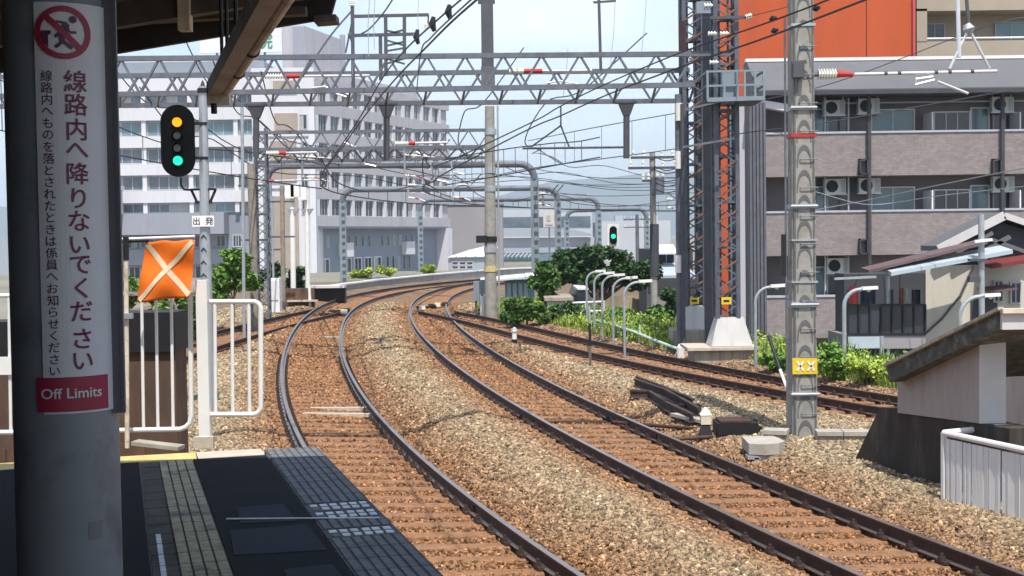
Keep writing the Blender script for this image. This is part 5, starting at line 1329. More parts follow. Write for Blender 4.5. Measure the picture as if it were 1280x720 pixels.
# ---------------- hospital, left wing facing the camera
HY = 190.0
def hx(u): return at(u, 250, HY).x
def hz(v, u=230): return at(u, v, HY).z
hos = thing('hospital', 'large pale hospital with banded wings and a green character on its roof sign', 'building', (hx(300), HY+10, -2.6))
xl, xr = hx(40), hx(332)
bx_(hos, 'core_wall', 'hosp_blue', xl, xr, HY+.9, HY+24, -3, hz(76))
for (v0, v1, m, pr) in ((98,116,'hosp_white',0),(135,150,'hosp_white',0),(170.5,184,'hosp_white',0),(204.5,218.5,'hosp_white',0),(238,253,'hosp_white',0),(311,331,'hosp_grey',0)):
    bx_(hos, 'spandrel', m, xl, xr, HY-pr, HY+.92, hz(v1), hz(v0))
bx_(hos, 'wide_spandrel', 'hosp_grey', hx(90), hx(284), HY-2.5, HY+.9, hz(293), hz(266.5))
bx_(hos, 'upper_storey', 'hosp_white', hx(60), hx(322), HY+3, HY+20, hz(97), hz(70))
for u in (65, 123, 181, 239, 296): bx_(hos, 'pillar', 'hosp_pillar', hx(u-2.6), hx(u+2.6), HY+.2, HY+.95, hz(266), hz(116.2))
for (v0, v1) in ((116.5,134.5),(150.5,170),(184.5,204),(219,237.5),(253.5,266)):
    for (ua, ub) in ((68,120),(126,178),(184,236),(242,293),(299,331)):
        w = hx(ub)-hx(ua); window(hos, (hx(ua), HY+.85, hz(v1)), 0, w, hz(v0)-hz(v1), 4 if ub-ua > 40 else 3, 'frame_grey', random.choice(['glass','glass','glass_teal']), .1, .16)
for (ua, ub) in ((150,168),(172,190),(240,258),(262,280),(288,300)):
    window(hos, (hx(ua), HY+.85, hz(310)), 0, hx(ub)-hx(ua), hz(294)-hz(310), 3, 'frame_grey', 'glass_dark', .1, .16)
for (ua, ub) in ((150,172),(240,262),(268,292)):
    window(hos, (hx(ua), HY+.85, hz(349)), 0, hx(ub)-hx(ua), hz(332)-hz(349), 3, 'frame_grey', 'glass_dark', .1, .16)
# low annexe with a pale coping at the far left of the wing
bx_(hos, 'annexe', 'cream_wall', hx(100), hx(160), HY-4, HY-2.6, hz(267), hz(238)); bx_(hos, 'annexe_coping', 'hosp_pillar', hx(98), hx(162), HY-4.3, HY-2.4, hz(238), hz(232.5))
# central stair tower
bx_(hos, 'stair_tower', 'hosp_white', hx(322), hx(399), HY-3, HY+20, -3, hz(88, 360))
bx_(hos, 'tower_pier', 'hosp_pillar', hx(392), hx(399), HY-3.3, HY-2.9, -3, hz(130, 395))
for (u0, u1, v0, v1) in ((350,378,144,165),(349,378,104,118),(344,376,178,228),(339,377,246,335)):
    bx_(hos, 'tan_panel', 'tan_panel', hx(u0), hx(u1), HY-3.25, HY-2.95, hz(v1, 360), hz(v0, 360))
for v in (172, 205, 236): bx_(hos, 'string_course', 'hosp_grey', hx(322), hx(391), HY-3.15, HY-2.95, hz(v+1.5, 360), hz(v, 360))
for k, (u0, u1) in enumerate(((380,390),(381,390),(381,390),(381,390))):
    v = (145,182,218,250)[k]; window(hos, (hx(u0), HY-2.98, hz(v+19, 390)), 0, hx(u1)-hx(u0), hz(v, 390)-hz(v+19, 390), 2, 'frame_grey', 'glass_dark', .1, .12)
# penthouse with a receding right side, roof sign
Yp_ = 200.0
def px_(u, v, Y): p = at(u, v, Y); return p
a = px_(352, 33, Yp_); b = px_(380, 32, Yp_); c = px_(425, 50, 214.0); z0 = hz(90, 380)
MB().prism([(a.x,Yp_,z0),(b.x,Yp_,z0),(c.x,214,z0),(a.x,216,z0)], (0,0,b.z-z0)).build('penthouse', M['hosp_wall'], hos)
bx_(hos, 'penthouse_panel', 'hosp_grey', px_(366,40,Yp_).x, b.x-.1, Yp_-.25, Yp_-.02, z0, b.z-.2)
bx_(hos, 'flue', 'hosp_grey', px_(424,45,215).x+.1, px_(431,45,215).x, 214.5, 215.3, z0-6, px_(428,44,215).z)
Ysg = 196.0
s0, s1 = at(250, 66, Ysg), at(352, 36, Ysg)
sgn = MB().box2((s0.x,Ysg,s0.z), (s1.x,Ysg+.5,s1.z)).build('roof_sign', M['hosp_pillar'], hos)
for c_, u in (('病', 302), ('院', 331)):
    V, F, ext = text_geo(c_); q = at(u, 51, Ysg-.06); k = 21/1700*Ysg; mb = MB(); mb.add([(q.x+x*k, Ysg-.06, q.z+y*k) for (x,y) in V], F); mb.build('character', M['sign_green'], sgn)
for u in (270, 300, 330): bx_(sgn, 'sign_post', 'steel_grey', at(u,70,Ysg).x-.15, at(u,70,Ysg).x+.15, Ysg+.6, Ysg+.9, hz(92), s0.z+.5)
# ---------------- right wing, receding
R0 = Vector((hx(399), HY-2.0, 0)); R1 = at(562, 250, 229); R1.z = 0
rd = (R1-R0); RL = rd.length; rdn = rd.normalized(); rzz = math.atan2(rdn.y, rdn.x); rin = Vector((-rdn.y, rdn.x, 0))
def wing_box(name, m, s0, s1, d0, d1, z0, z1, parent=None):
    mb = MB(); P = [R0+rdn*s0+rin*d0, R0+rdn*s1+rin*d0, R0+rdn*s1+rin*d1, R0+rdn*s0+rin*d1]
    mb.prism([(p.x,p.y,z0) for p in P], (0,0,z1-z0)); return mb.build(name, M[m], parent or hos)
ST = 3.9; W0 = 6.2; WH = 2.35
wing_box('wing_core', 'hosp_wall', 0.05, RL, .42, 16, 4.74, W0+4*ST+WH+.8)
wing_box('parapet', 'hosp_wall', 0, RL+.3, 0, .45, W0+4*ST+WH, W0+4*ST+WH+1.0)
for k in range(5):
    zb_ = 4.75 if k == 0 else W0+(k-1)*ST+WH
    wing_box('spandrel', 'hosp_wall', 0, RL+.3, 0, .43, zb_, W0+k*ST)
    for j in range(12):
        s_ = .9+j*3.37; p = R0+rdn*s_+rin*.40
        window(hos, (p.x, p.y, W0+k*ST), rzz, 2.55, WH, 2 if j % 3 else 3, 'frame_grey', random.choice(['glass_dark','glass_dark','glass']), .1, .12)
    for j in range(13):
        s_ = .9+j*3.37-.82; 
        if s_ < 0: s_ = 0
        wing_box('mullion', 'hosp_white', s_, s_+.7 if j else .8, .02, .42, W0+k*ST+.004, W0+k*ST+WH-.004)
wing_box('lower_wall', 'hosp_blue', .3, RL-1.5, 1.9, 3.0, -3, 4.75)
wing_box('soffit_band', 'hosp_grey', 0, RL-.5, .1, 16, 4.45, 4.74)
for j in range(17):
    if j in (3, 9): continue
    p = R0+rdn*(1.4+j*2.1)+rin*1.87; window(hos, (p.x, p.y, 1.75), rzz, .8, 1.75, 1, 'frame_grey', 'glass_dark', .06, .06)
for j, s_ in enumerate((.9, 4.0, 10.5, 13.7, 16.9, 20.1)):
    p = R0+rdn*s_+rin*1.87; window(hos, (p.x, p.y, -2.2), rzz, 2.3, 2.4, 2, 'frame_white', 'glass_dark', .1, .14, name='door')
for j in range(5):
    p = R0+rdn*(24.2+j*1.9)+rin*1.87; window(hos, (p.x, p.y, -2.0), rzz, .8, 2.2, 1, 'frame_grey', 'glass_dark', .06, .06)
for s_ in (9.0, 29.5): wing_box('white_box', 'hosp_pillar', s_, s_+3.0, .9, 1.85, .35, 2.4)
wing_box('end_fin', 'hosp_white', RL-1.4, RL+.4, -.2, 2.6, -3, 4.5)
wing_box('roof_storey', 'hosp_wall', 9, RL-1, 5, 14, W0+4*ST+WH+.5, W0+4*ST+WH+3.4)
for j in range(5):
    wing_box('rooftop_unit', 'hosp_grey', 11+j*5.5, 13.6+j*5.5, 3.5, 4.9, W0+4*ST+WH+.8, W0+4*ST+WH+2.0)

# ---------------- plain mauve block and glass annexe beyond the wing
def simple(name, label, cat, u0, u1, vt, Y, dep, m, zb=-2.6, group=None):
    t = thing(name, label, cat, (at((u0+u1)/2, vt, Y).x, Y, zb), group); z = at((u0+u1)/2, vt, Y).z
    bx_(t, 'wall', m, at(u0, vt, Y).x, at(u1, vt, Y).x, Y, Y+dep, zb, z); return t, z
t, z = simple('plain_building', 'plain windowless mauve grey building just right of the hospital wing', 'building', 556, 628, 256, 245, 20, 'mauve_wall')
bx_(t, 'parapet_cap', 'hosp_grey', at(555,256,245).x, at(629,256,245).x, 244.8, 265.2, z, z+.5)
t, z = simple('glass_annexe', 'low pale glasshouse building with dark square panes behind the far parapet', 'building', 560, 618, 322, 215, 8, 'far_grey')
for i in range(3):
    for j in range(3):
        q = at(565+i*9.2, 331+j*5.2, 214.9); window(t, (q.x, 214.95, q.z), 0, 1.0, .5, 1, 'frame_white', 'glass_dark', .05, .06)
a = at(560,322,214.5); b = at(620,322,214.5); top = at(606,308,219)
MB().prism([(a.x,214.6,a.z),(b.x,214.6,a.z),(b.x,219,a.z+2.0),(a.x+3,219,a.z+.9)], (0,0,.15)).build('roof', M['hosp_white'], t)
for i in range(5):
    MB().bar((a.x+1.3+i*1.5,214.5,a.z+.12), (a.x+3.2+i*1.2,218.9,a.z+1.15+.22*i), .12, .10).build('roof_rib', M['frame_grey'], t)
# ---------------- low hall with a curved grey roof band
t, z = simple('sports_hall', 'long low white hall with a curved grey roof band far behind the portals', 'building', 600, 762, 297, 300, 30, 'pale_far')
pts = []
for i in range(15):
    u = 596+i*10.2; pts.append((at(u, 285, 299).x, 298.4, at(u, 285+ (0 if u < 690 else ((u-690)/49)**2*7.5), 299).z))
bot = [(p[0], p[1], at(640, 296, 299).z) for p in pts][::-1]
MB().prism((pts+bot)[::-1], (0,1.2,0)).build('roof_band', M['far_grey'], t)
bx_(t, 'upper_wall', 'pale_far', at(604,250,302).x, at(740,250,302).x, 303, 325, z-.5, at(670,266,302).z)
bx_(t, 'window_band', 'glass', at(604,250,302).x+.5, at(738,250,302).x, 302.8, 303.1, at(670,284,302).z, at(670,271,302).z)
bx_(t, 'grey_band', 'far_grey', at(600,312,300).x, at(760,312,300).x, 299.6, 300.1, at(670,316,300).z, at(670,309,300).z)
bx_(t, 'glass_front', 'glass_teal', at(610,330,300).x, at(700,330,300).x, 299.7, 300.1, -2.5, at(655,317,300).z)
for i in range(8):
    a = at(629+i*5.2, 321, 299); b = at(634+i*5.2, 316, 299); MB().bar(a, b, .5, .2).build('awning', M['hosp_pillar'], t)
t, z = simple('yellow_sign_board', 'pale yellow signboard between the two nearest portal legs', 'sign', 679, 694, 264, 255, .5, 'cream_wall', zb=at(686,284,255).z)
bx_(t, 'support', 'steel_grey', at(685.5,284,255).x, at(687.5,284,255).x, 255.1, 255.4, -2.6, at(686,284,255).z)
bx_(t, 'print', 'far_grey', at(683,270,255).x, at(688,270,255).x, 254.9, 254.98, at(686,276,255).z, at(686,269,255).z)
bx_(t, 'print', 'far_grey', at(682,279,255).x, at(691,279,255).x, 254.9, 254.98, at(686,281.5,255).z, at(686,279.5,255).z)
t, z = simple('distant_block', 'pale featureless block far behind the tree and slim utility poles', 'building', 752, 838, 276, 280, 30, 'pale_far')
for i in range(3): bx_(t, 'rooftop_unit', 'far_grey', at(770+i*22,276,281).x, at(780+i*22,276,281).x, 283, 286, z, z+1.2)
t, z = simple('distant_block', 'small blue grey block at the far left behind the sign column', 'building', -10, 24, 296, 240, 20, 'far_grey')
t, z = simple('distant_block', 'low lilac block left of the mauve building under the portal', 'building', 600, 700, 262, 380, 30, 'pale_far')
# ---------------- dark little house by the lattice tower
t, z = simple('small_house', 'small dark house with a white awning and blue grey roof left of the lattice tower', 'house', 816, 866, 312, 62, 7, 'gable_dark')
q0, q1 = at(817,348,58), at(870,346,58); MB().prism([(q0.x,58,q0.z),(q1.x,58,q0.z),(q1.x,62,q0.z+.45),(q0.x,62,q0.z+.45)], (0,0,.12)).build('lean_to_roof', M['blue_sheet'], t)
bx_(t, 'lean_to_wall', 'mauve_wall', q0.x+.1, q1.x-.1, 58.4, 62, -2.6, q0.z)
q0, q1 = at(818,311,61), at(845,308,61); MB().prism([(q0.x,60.4,q0.z-.25),(q1.x,60.4,q0.z-.25),(q1.x,62,q0.z+.1),(q0.x,62,q0.z+.1)], (0,0,.08)).build('awning', M['hosp_pillar'], t)
q = at(822,330,61.9); window(t, (q.x, 61.95, q.z), 0, .8, .55, 2, 'frame_grey', 'glass_dark', .05, .05)
bx_(t, 'eave_beam', 'gable_dark', at(812,351,57).x, at(872,351,57).x, 57.3, 57.7, at(840,368,57).z, at(840,350,57).z)
# shed and relay boxes near the concrete pole
t, z = simple('blue_shed', 'small blue shed with a white lean-to roof behind the bushes', 'shed', 631, 668, 350, 60, 4, 'shed_blue', zb=-.3)
q0, q1 = at(600,352,59.5), at(672,345,59.5); MB().prism([(q0.x,59.4,q0.z-.05),(q1.x,59.4,q1.z-.05),(q1.x,60.8,q1.z+.05),(q0.x,60.8,q0.z+.05)], (0,0,.08)).build('roof', M['hosp_pillar'], t)
for u in (634, 641, 648, 655): bx_(t, 'panel', 'blue_sheet', at(u,360,59.9).x, at(u+5,360,59.9).x, 59.9, 59.98, at(u,376,59.9).z, at(u,354,59.9).z)
t = thing('relay_box', 'grey relay boxes on legs left of the concrete pole', 'box', gz(600,386,-.1))
for (u0, u1, v0, v1) in ((592,599,352,376),(600,609,350,368)):
    a, b = at(u0,v1,53.5), at(u1,v0,53.5); bx_(t, 'case', 'steel_blue', a.x, b.x, 53.5, 54.1, a.z, b.z); bx_(t, 'leg', 'steel_dark', a.x+.05, a.x+.12, 53.6, 53.8, -.3, a.z)
for k, u in enumerate((603, 608.5)):
    c = at(u, 380, 53); o = MB().cyl((c.x,53,-.2), (c.x,53,at(u,370,53).z), .09).build('white_canister', M['white_paint']); tag(o, ['white canister left of its twin under the relay boxes','white canister closest to the concrete pole'][k], 'canister')
# far parapet wall built of panels with a white coping
base = [gz(u, v, -.2) for (u, v) in ((414,369),(440,365),(479,359.3),(540,352.2),(600,346.6),(650,343))]
base += [base[-1]+Vector((14,7,0)), base[-1]+Vector((40,12,0))]
pw = thing('parapet_wall', 'long grey panel parapet with white coping outside the far curve', 'wall', base[0])
bs = np.array([(p.x, p.y) for p in base]); sg = np.concatenate([[0], np.cumsum(np.linalg.norm(np.diff(bs, axis=0), axis=1))]); npan = int(sg[-1]/1.25)
SS = np.linspace(0, sg[-1], npan+1); PX = np.interp(SS, sg, bs[:,0]); PYY = np.interp(SS, sg, bs[:,1])
for i in range(npan):
    a = Vector((PX[i],PYY[i],0)); b = Vector((PX[i+1],PYY[i+1],0)); d = (b-a); a2 = a+d*.02; b2 = b-d*.02
    MB().bar((a2.x,a2.y,-.02), (b2.x,b2.y,-.02), .12, .62).build('wall_panel', M['hosp_wall'], pw)
    MB().bar((a.x,a.y,.335), (b.x,b.y,.335), .42, .09).build('coping', M['white_paint'], pw)
    if i < 70: MB().bar((a.x,a.y-.25,-.24), (b.x,b.y-.25,-.24), .3, .1).build('base_kerb', M['kerb'], pw)
# brown recess wall & opening left of it
rw = thing('recess_wall', 'dark brown low wall with a pale ledge left of the parapet end', 'wall', gz(365, 398, -.2))
a, b = at(338,361,60), at(392,361,60); bx_(rw, 'wall', 'brown_box', a.x, b.x, 60, 60.4, -.4, a.z); bx_(rw, 'ledge', 'kerb', at(360,376,60).x, b.x+.2, 59.7, 60, at(370,377,60).z, at(370,375,60).z)
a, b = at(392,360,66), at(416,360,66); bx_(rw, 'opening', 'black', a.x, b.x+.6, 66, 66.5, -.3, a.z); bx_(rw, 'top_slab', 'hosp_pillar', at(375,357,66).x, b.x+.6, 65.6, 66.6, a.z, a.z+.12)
wc = thing('white_cabinet', 'white trackside cabinet left of the brown recess wall', 'cabinet', gz(341, 384, -.2)); a, b = at(334,378,56), at(349,348,56)
bx_(wc, 'case', 'white_paint', a.x, b.x, 56, 56.6, -.2, b.z); bx_(wc, 'door', 'frame_white', a.x+.06, (a.x+b.x)/2-.01, 55.96, 56.0, a.z+.1, b.z-.08); bx_(wc, 'door', 'frame_white', (a.x+b.x)/2+.01, b.x-.06, 55.96, 56.0, a.z+.1, b.z-.08)

# ---------------- apartment block
AY = 49.0
def ax(u): return at(u, 200, AY).x
def az(v, u=1130): return at(u, v, AY).z
apt = thing('apartment_block', 'three storey brown apartment block with tiled balconies and grey metal roof', 'building', (ax(1150), AY+4, -2.6))
X0, X1 = ax(957), ax(1345)
bx_(apt, 'back_wall', 'apt_wall', X0, X1, AY+1.35, AY+2.4, -2.6, az(112))
def course(z0, z1, xa, xb, n):
    h = (z1-z0)/n
    for i in range(n):
        MB().add([(xa+.01,AY-.02,z0+h*i+.012),(xb-.01,AY-.02,z0+h*i+.012),(xb-.01,AY+.03,z0+h*(i+1)-.012),(xa+.01,AY+.03,z0+h*(i+1)-.012),(xa+.01,AY+.1,z0+h*i+.012),(xb-.01,AY+.1,z0+h*i+.012),(xb-.01,AY+.1,z0+h*(i+1)-.012),(xa+.01,AY+.1,z0+h*(i+1)-.012)],
                 [(0,1,2,3),(7,6,5,4),(0,4,5,1),(3,2,6,7),(0,3,7,4),(1,5,6,2)]).build('siding_board', M['apt_board'], apt)
SEG = [X0, ax(1086)-.07, ax(1253)-.07, X1]
for (vt, vb) in ((166,219),(264.5,318),(370,421)):
    z1, z0 = az(vt), az(vb)
    bx_(apt, 'parapet_core', 'apt_wall', X0, X1, AY+.1, AY+.22, z0, z1)
    bx_(apt, 'balcony_floor', 'apt_wall', X0, X1, AY+.22, AY+1.35, z0-.02, z0+.14)
    for i in range(3): bx_(apt, 'tiled_panel', 'apt_board', SEG[i]+(.14 if i else 0)+.01, SEG[i+1]-.01, AY-.02, AY+.1, z0, z1)
    bx_(apt, 'balcony_rail', 'frame_grey', X0, X1, AY-.06, AY+.2, z1+.002, z1+.075)
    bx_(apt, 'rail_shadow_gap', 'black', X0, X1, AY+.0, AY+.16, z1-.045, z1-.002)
def awin(u0, u1, v0, v1, n, gl, Y=AY+1.3, fr='frame_white'):
    a = at(u0, v1, Y); b = at(u1, v0, Y); window(apt, (a.x, Y, a.z), 0, b.x-a.x, b.z-a.z, n, fr, gl, .08, .05)
for (r, d) in ((0, 0.0), (1, 97.0), (2, 197.0)):
    k = 1-.0*r
    awin(1008,1031,136+d,176+d,1,'glass_teal'); awin(1033,1060,146+d,180+d,1,'glass_dark','' and AY or AY+1.3,'frame_grey')
    awin(1088,1143,136+d,178+d,2,'glass_teal'); awin(1166,1212,139+d,178+d,3,'glass_dark'); awin(1212,1236,134+d,178+d,1,'glass_teal'); awin(1240,1272,140+d,178+d,2,'glass_dark',AY+1.3,'frame_grey'); awin(1290,1330,140+d,178+d,2,'glass_teal')
    for u in (1161, 1270): 
        a = at(u, 178+d, AY+.6); b = at(u+5, 141+d, AY+.6); bx_(apt, 'divider', 'frame_white', a.x, a.x+.05, AY+.24, AY+1.3, a.z, b.z)
    for u in (1032, 1061):
        a = at(u, 178+d, AY+.5); b = at(u, 122+d, AY+.5); bx_(apt, 'thin_post', 'frame_grey', a.x-.025, a.x+.025, AY+.5, AY+.55, az(166+d), b.z)
def ac(u, v, label):
    t = thing('air_conditioner', label, 'air conditioner', at(u, v+9, AY+.9), 'outdoor units on the apartment balconies'); c = at(u, v, AY+.9)
    MB().box(c, (.78,.3,.54)).build('case', M['ac_white'], t); MB().cyl((c.x-.12,c.y-.155,c.z), (c.x-.12,c.y-.17,c.z), .22, n=16).build('fan', M['black'], t)
    for k in range(3): MB().box((c.x+.22+k*.06, c.y-.16, c.z), (.025,.02,.46)).build('grille_bar', M['frame_grey'], t)
    for s_ in (-.34, .34): MB().bar((c.x+s_,c.y,c.z+.27), (c.x+s_,c.y,c.z+.75), .03).build('hanger', M['frame_white'], t)
    MB().box((c.x,c.y,c.z-.29), (.86,.34,.035)).build('tray', M['frame_white'], t)
for (u, v, l) in ((1042,135,'outdoor unit on the top balcony closest to the concrete mast'),(1085,133,'outdoor unit on the top balcony behind the left drainpipe'),(1252,131,'outdoor unit on the top balcony behind the right drainpipe'),(1043,233,'outdoor unit on the middle balcony closest to the concrete mast'),(1086,232,'outdoor unit on the middle balcony behind the left drainpipe'),(1253,230,'outdoor unit on the middle balcony behind the right drainpipe'),(1046,332,'outdoor unit on the lowest balcony above the dark house roof')): ac(u, v, l)
for u in (1086, 1253):
    a = at(u, 118, AY-.15); b = at(u+1, 345, AY-.15); MB().cyl((a.x,AY-.16,-2.6), (a.x,AY-.16,a.z), .075, n=10).build('drainpipe', M['gable_dark'], apt)
    for v in (208, 308):
        q = at(u-5, v, AY-.35); MB().box2((q.x-.16,AY-.3,q.z-.28), (q.x-.12,AY-.05,q.z+.28)).box2((q.x+.1,AY-.3,q.z-.28), (q.x+.14,AY-.05,q.z+.28)).box2((q.x-.16,AY-.3,q.z+.24), (q.x+.14,AY-.05,q.z+.28)).box2((q.x-.16,AY-.3,q.z-.28), (q.x+.14,AY-.05,q.z-.24)).build('pipe_bracket', M['gable_dark'], apt)
ze = az(117); za = at(1130, 74.5, AY+1.8).z
xa, xb = ax(945), ax(1350)
MB().prism([(xa,AY-.55,ze),(xa,AY-.55,ze+.14),(xa,AY+1.8,za),(xa,AY+2.5,za),(xa,AY+2.5,ze)], (xb-xa,0,0)).build('roof', M['apt_roof'], apt)
MB().box2((xa-.05,AY+1.7,za-.02), (xb,AY+1.95,za+.10)).build('ridge_cap', M['frame_white'], apt)
MB().box2((xa-.03,AY-.68,ze-.06), (xb,AY-.50,ze+.09)).build('gutter', M['gable_dark'], apt)
for i in range(0):
    x = xa+(xb-xa)*(i+.5)/14; MB().bar((x,AY-.52,ze+.16), (x,AY+3.5,za+.02), .05, .04).build('roof_rib', M['apt_roof'], apt)
MB().box2((X0,AY+.9,az(126)), (X1,AY+.98,az(124))).build('hanging_bar', M['frame_grey'], apt)
bx_(apt, 'end_wall', 'hosp_wall', X0-1.1, X0-.02, AY+.3, AY+1.2, -2.6, az(119)); 
a = at(946,127,AY-.2); b = at(985,137,AY-.2); MB().bar((xa-.3,AY-.2,at(946,128,AY).z), (X0+.7,AY-.2,at(985,136,AY).z), .5, .25).build('end_canopy', M['hosp_pillar'], apt)

# ---------------- orange building
OY = 62.0
def oz(v, u=1040): return at(u, v, OY).z
orb = thing('orange_building', 'tall plain orange building behind the apartment roof and lattice tower', 'building', (at(1010,200,OY).x, OY+5, -2.6))
o0, o1, o2 = at(893,100,OY).x, at(1083,60,OY).x, at(1143,60,OY).x
bx_(orb, 'wall_panel', 'orange_wall', o0, o1-.02, OY, OY+.28, -2.6, oz(-70)); bx_(orb, 'wall_panel', 'orange_wall', o1+.02, o2, OY, OY+.28, -2.6, oz(-70)); mk('side_shade_brown', (.075,.05,.045), .8, var=.2, scale=1); bx_(orb, 'side_block', 'side_shade_brown', o0-.02, o2-.05, OY+.3, OY+7, -2.6, oz(-69)); bx_(orb, 'joint', 'gable_dark', o1-.03, o1+.03, OY+.05, OY+.27, -2.6, oz(-71))  # dark brown of the side block is shade painted into its colour
MB().cyl((o2-.05,OY-.1,-2.6), (o2-.05,OY-.1,oz(-69)), .07).build('drainpipe', mk('pink_pipe','c05050',.6), orb)
# ---------------- beige building
GY = 66.0
be = thing('beige_building', 'beige apartment building with a recessed balcony beside the orange wall', 'building', (at(1230,40,GY).x, GY+5, -2.6))
b0, b1 = at(1146,40,GY).x, at(1350,40,GY).x
def bz(v): return at(1215, v, GY).z
bx_(be, 'back_wall', 'beige_wall', b0, b1, GY+1.6, GY+12, -2.6, bz(-70))
for (v0, v1) in ((-60,-38),(-9,13),(51,76),(104,128)): bx_(be, 'balcony_parapet', 'beige_wall', b0, b1, GY, GY+.2, bz(v1), bz(v0)); bx_(be, 'balcony_floor', 'beige_wall', b0, b1, GY+.2, GY+1.6, bz(v1), bz(v1)+.15)
MB().cyl((b0,GY+.05,bz(47.5)), (b1,GY+.05,bz(47.5)), .05).build('balcony_rail', M['frame_white'], be)
bx_(be, 'side_pier', 'beige_wall', b0, b0+.5, GY, GY+1.6, bz(52), bz(10))
for (u0, u1, v0, v1, g) in ((1155,1181,29,52,'glass_dark'),(1243,1283,27,52,'glass_teal'),(1300,1330,27,52,'glass_dark')):
    a = at(u0, v1, GY+1.55); b = at(u1, v0, GY+1.55); window(be, (a.x, GY+1.55, a.z), 0, b.x-a.x, b.z-a.z, 2, 'frame_grey', g, .08, .06)
# ---------------- small cream house with balcony
NY = 36.0
def nq(u, v, Y=NY): return at(u, v, Y)
ho = thing('small_house', 'cream house with a gable roof, blue sheet eave and black railed balcony', 'house', nq(1200, 450))
a, b = nq(1157, 332), nq(1300, 332); bx_(ho, 'wall', 'cream_wall', a.x, b.x, NY, NY+2.5, -2.6, a.z)
g0, g1, g2 = nq(1180,316), nq(1250,277), nq(1310,300)
MB().prism([(g0.x,NY+.1,a.z),(g2.x+.3,NY+.1,a.z),(g2.x+.3,NY+.1,g2.z),(g1.x,NY+.1,g1.z),(g0.x,NY+.1,g0.z)][::-1], (0,1.3,0)).build('gable_wall', M['gable_dark'], ho)
r0, r1, r2 = nq(1168,314), nq(1250,272), nq(1312,293)
MB().prism([(r0.x,NY-.3,r0.z),(r1.x,NY-.3,r1.z),(r1.x,NY-.3,r1.z+.14),(r0.x,NY-.3,r0.z+.14)][::-1], (0,1.5,0)).build('roof_slope', M['apt_roof'], ho); MB().bar((r0.x,NY-.33,r0.z+.05), (r1.x,NY-.33,r1.z+.05), .06, .22).build('verge_board', M['shelter_light'], ho)
MB().prism([(r1.x,NY-.3,r1.z),(r2.x,NY-.3,r2.z),(r2.x,NY-.3,r2.z+.14),(r1.x,NY-.3,r1.z+.14)][::-1], (0,1.5,0)).build('roof_slope', M['apt_roof'], ho); MB().bar((r1.x,NY-.33,r1.z+.05), (r2.x,NY-.33,r2.z+.05), .06, .16).build('verge_board', M['shelter_light'], ho)
for (p, q) in (((1195,316),(1240,291)),((1222,318),(1262,296)),((1240,300),(1290,318))):
    MB().bar(nq(*p, NY-.25), nq(*q, NY-.25), .16, .10).build('barge_board', M['apt_roof'], ho)
# lean-to roofs at the front
def lean(name, m, p0, p1, th, Y0, dy, rise):
    a, b = nq(*p0, Y0), nq(*p1, Y0); MB().prism([(a.x,Y0,a.z),(b.x,Y0,b.z),(b.x,Y0+dy,b.z+rise),(a.x,Y0+dy,a.z+rise)], (0,0,th)).build(name, M[m], ho)
lean('purple_roof', 'purple_roof', (1086,341), (1235,305), .07, NY-1.6, .8, .04)
lean('blue_eave', 'blue_sheet', (1114,345), (1266,317), .10, NY-1.9, .9, .10)
mk('dark_red', (.16,.03,.03), .7, var=.15)
lean('red_eave', 'dark_red', (1240,336), (1300,326), .09, NY-1.2, 1.1, .08)
# balcony wing
c0, c1 = nq(1060,420,NY-1.2), nq(1157,420,NY-1.2)
bx_(ho, 'balcony_floor', 'mauve_wall', c0.x, c1.x, NY-1.2, NY+1, c0.z-.34, c0.z); bx_(ho, 'blue_panel', 'blue_sheet', c0.x, nq(1100,420,NY-1.2).x, NY-1.24, NY-1.2, c0.z-.32, c0.z-.02)
bx_(ho, 'dark_room', 'gable_dark', c0.x+.2, nq(1157,400).x-.02, NY, NY+1.0, -2.6, nq(1100,342).z)
for v in (381, 418): MB().bar(nq(1059,v,NY-1.2), nq(1157,v,NY-1.2), .06, .05).build('railing_bar', M['black'], ho)
for i in range(8):
    u = 1060+i*13.8; MB().bar(nq(u,418,NY-1.2), nq(u,381 if i % 2 else 362,NY-1.2), .05).build('railing_post', M['black'], ho)
bx_(ho, 'railing_panel', 'glass_dark', c0.x, c1.x, NY-1.17, NY-1.15, c0.z+.02, nq(1100,382,NY-1.2).z)
MB().cyl(nq(1110,445,NY-1.1), nq(1110,345,NY-1.1), .05).build('balcony_column', M['galv'], ho); MB().cyl(nq(1102,445,NY-1.22), nq(1102,420,NY-1.22), .06).build('downpipe', M['galv'], ho)
MB().bar(nq(1043,348.5,NY-1.6), nq(1095,346,NY-1.6), .06).build('laundry_pole', M['galv'], ho)
for k, (u0, u1, v0, v1, c) in enumerate(((1062,1072,358,384,'7a2a2a'),(1076,1094,360,398,'33404c'),(1124,1129,360,386,'9a6a5e'),(1130,1137,360,402,'b0aaa4'),(1140,1150,362,392,'2c2c38'))):
    a, b = nq(u0,v1,NY-.9), nq(u1,v0,NY-.9); mb = MB(); n = 6
    for i in range(n+1):
        x = a.x+(b.x-a.x)*i/n; yv = NY-.9+.03*math.sin(i*1.7); mb.v += [(x,yv,b.z),(x,yv+.02*math.cos(i),a.z)]
    for i in range(n): mb.f.append((2*i,2*i+1,2*i+3,2*i+2))
    o = mb.build('laundry', mk('cloth'+c, c, .9)); sdm = o.modifiers.new('cloth','SOLIDIFY'); sdm.thickness = .01
    tag(o, ['dark red cloth drying at the left end of the house balcony','slate grey blanket drying on the house balcony','pink towel drying on the house balcony','pale towel drying next to the pink one','black garment drying closest to the cream wall'][k], 'laundry')
MB().tube([nq(1156,418,NY-.05), nq(1178,398,NY-.05), nq(1200,370,NY-.05), nq(1217,332,NY-.05)], .03, 6).build('wall_cable', M['steel_dark'], ho)
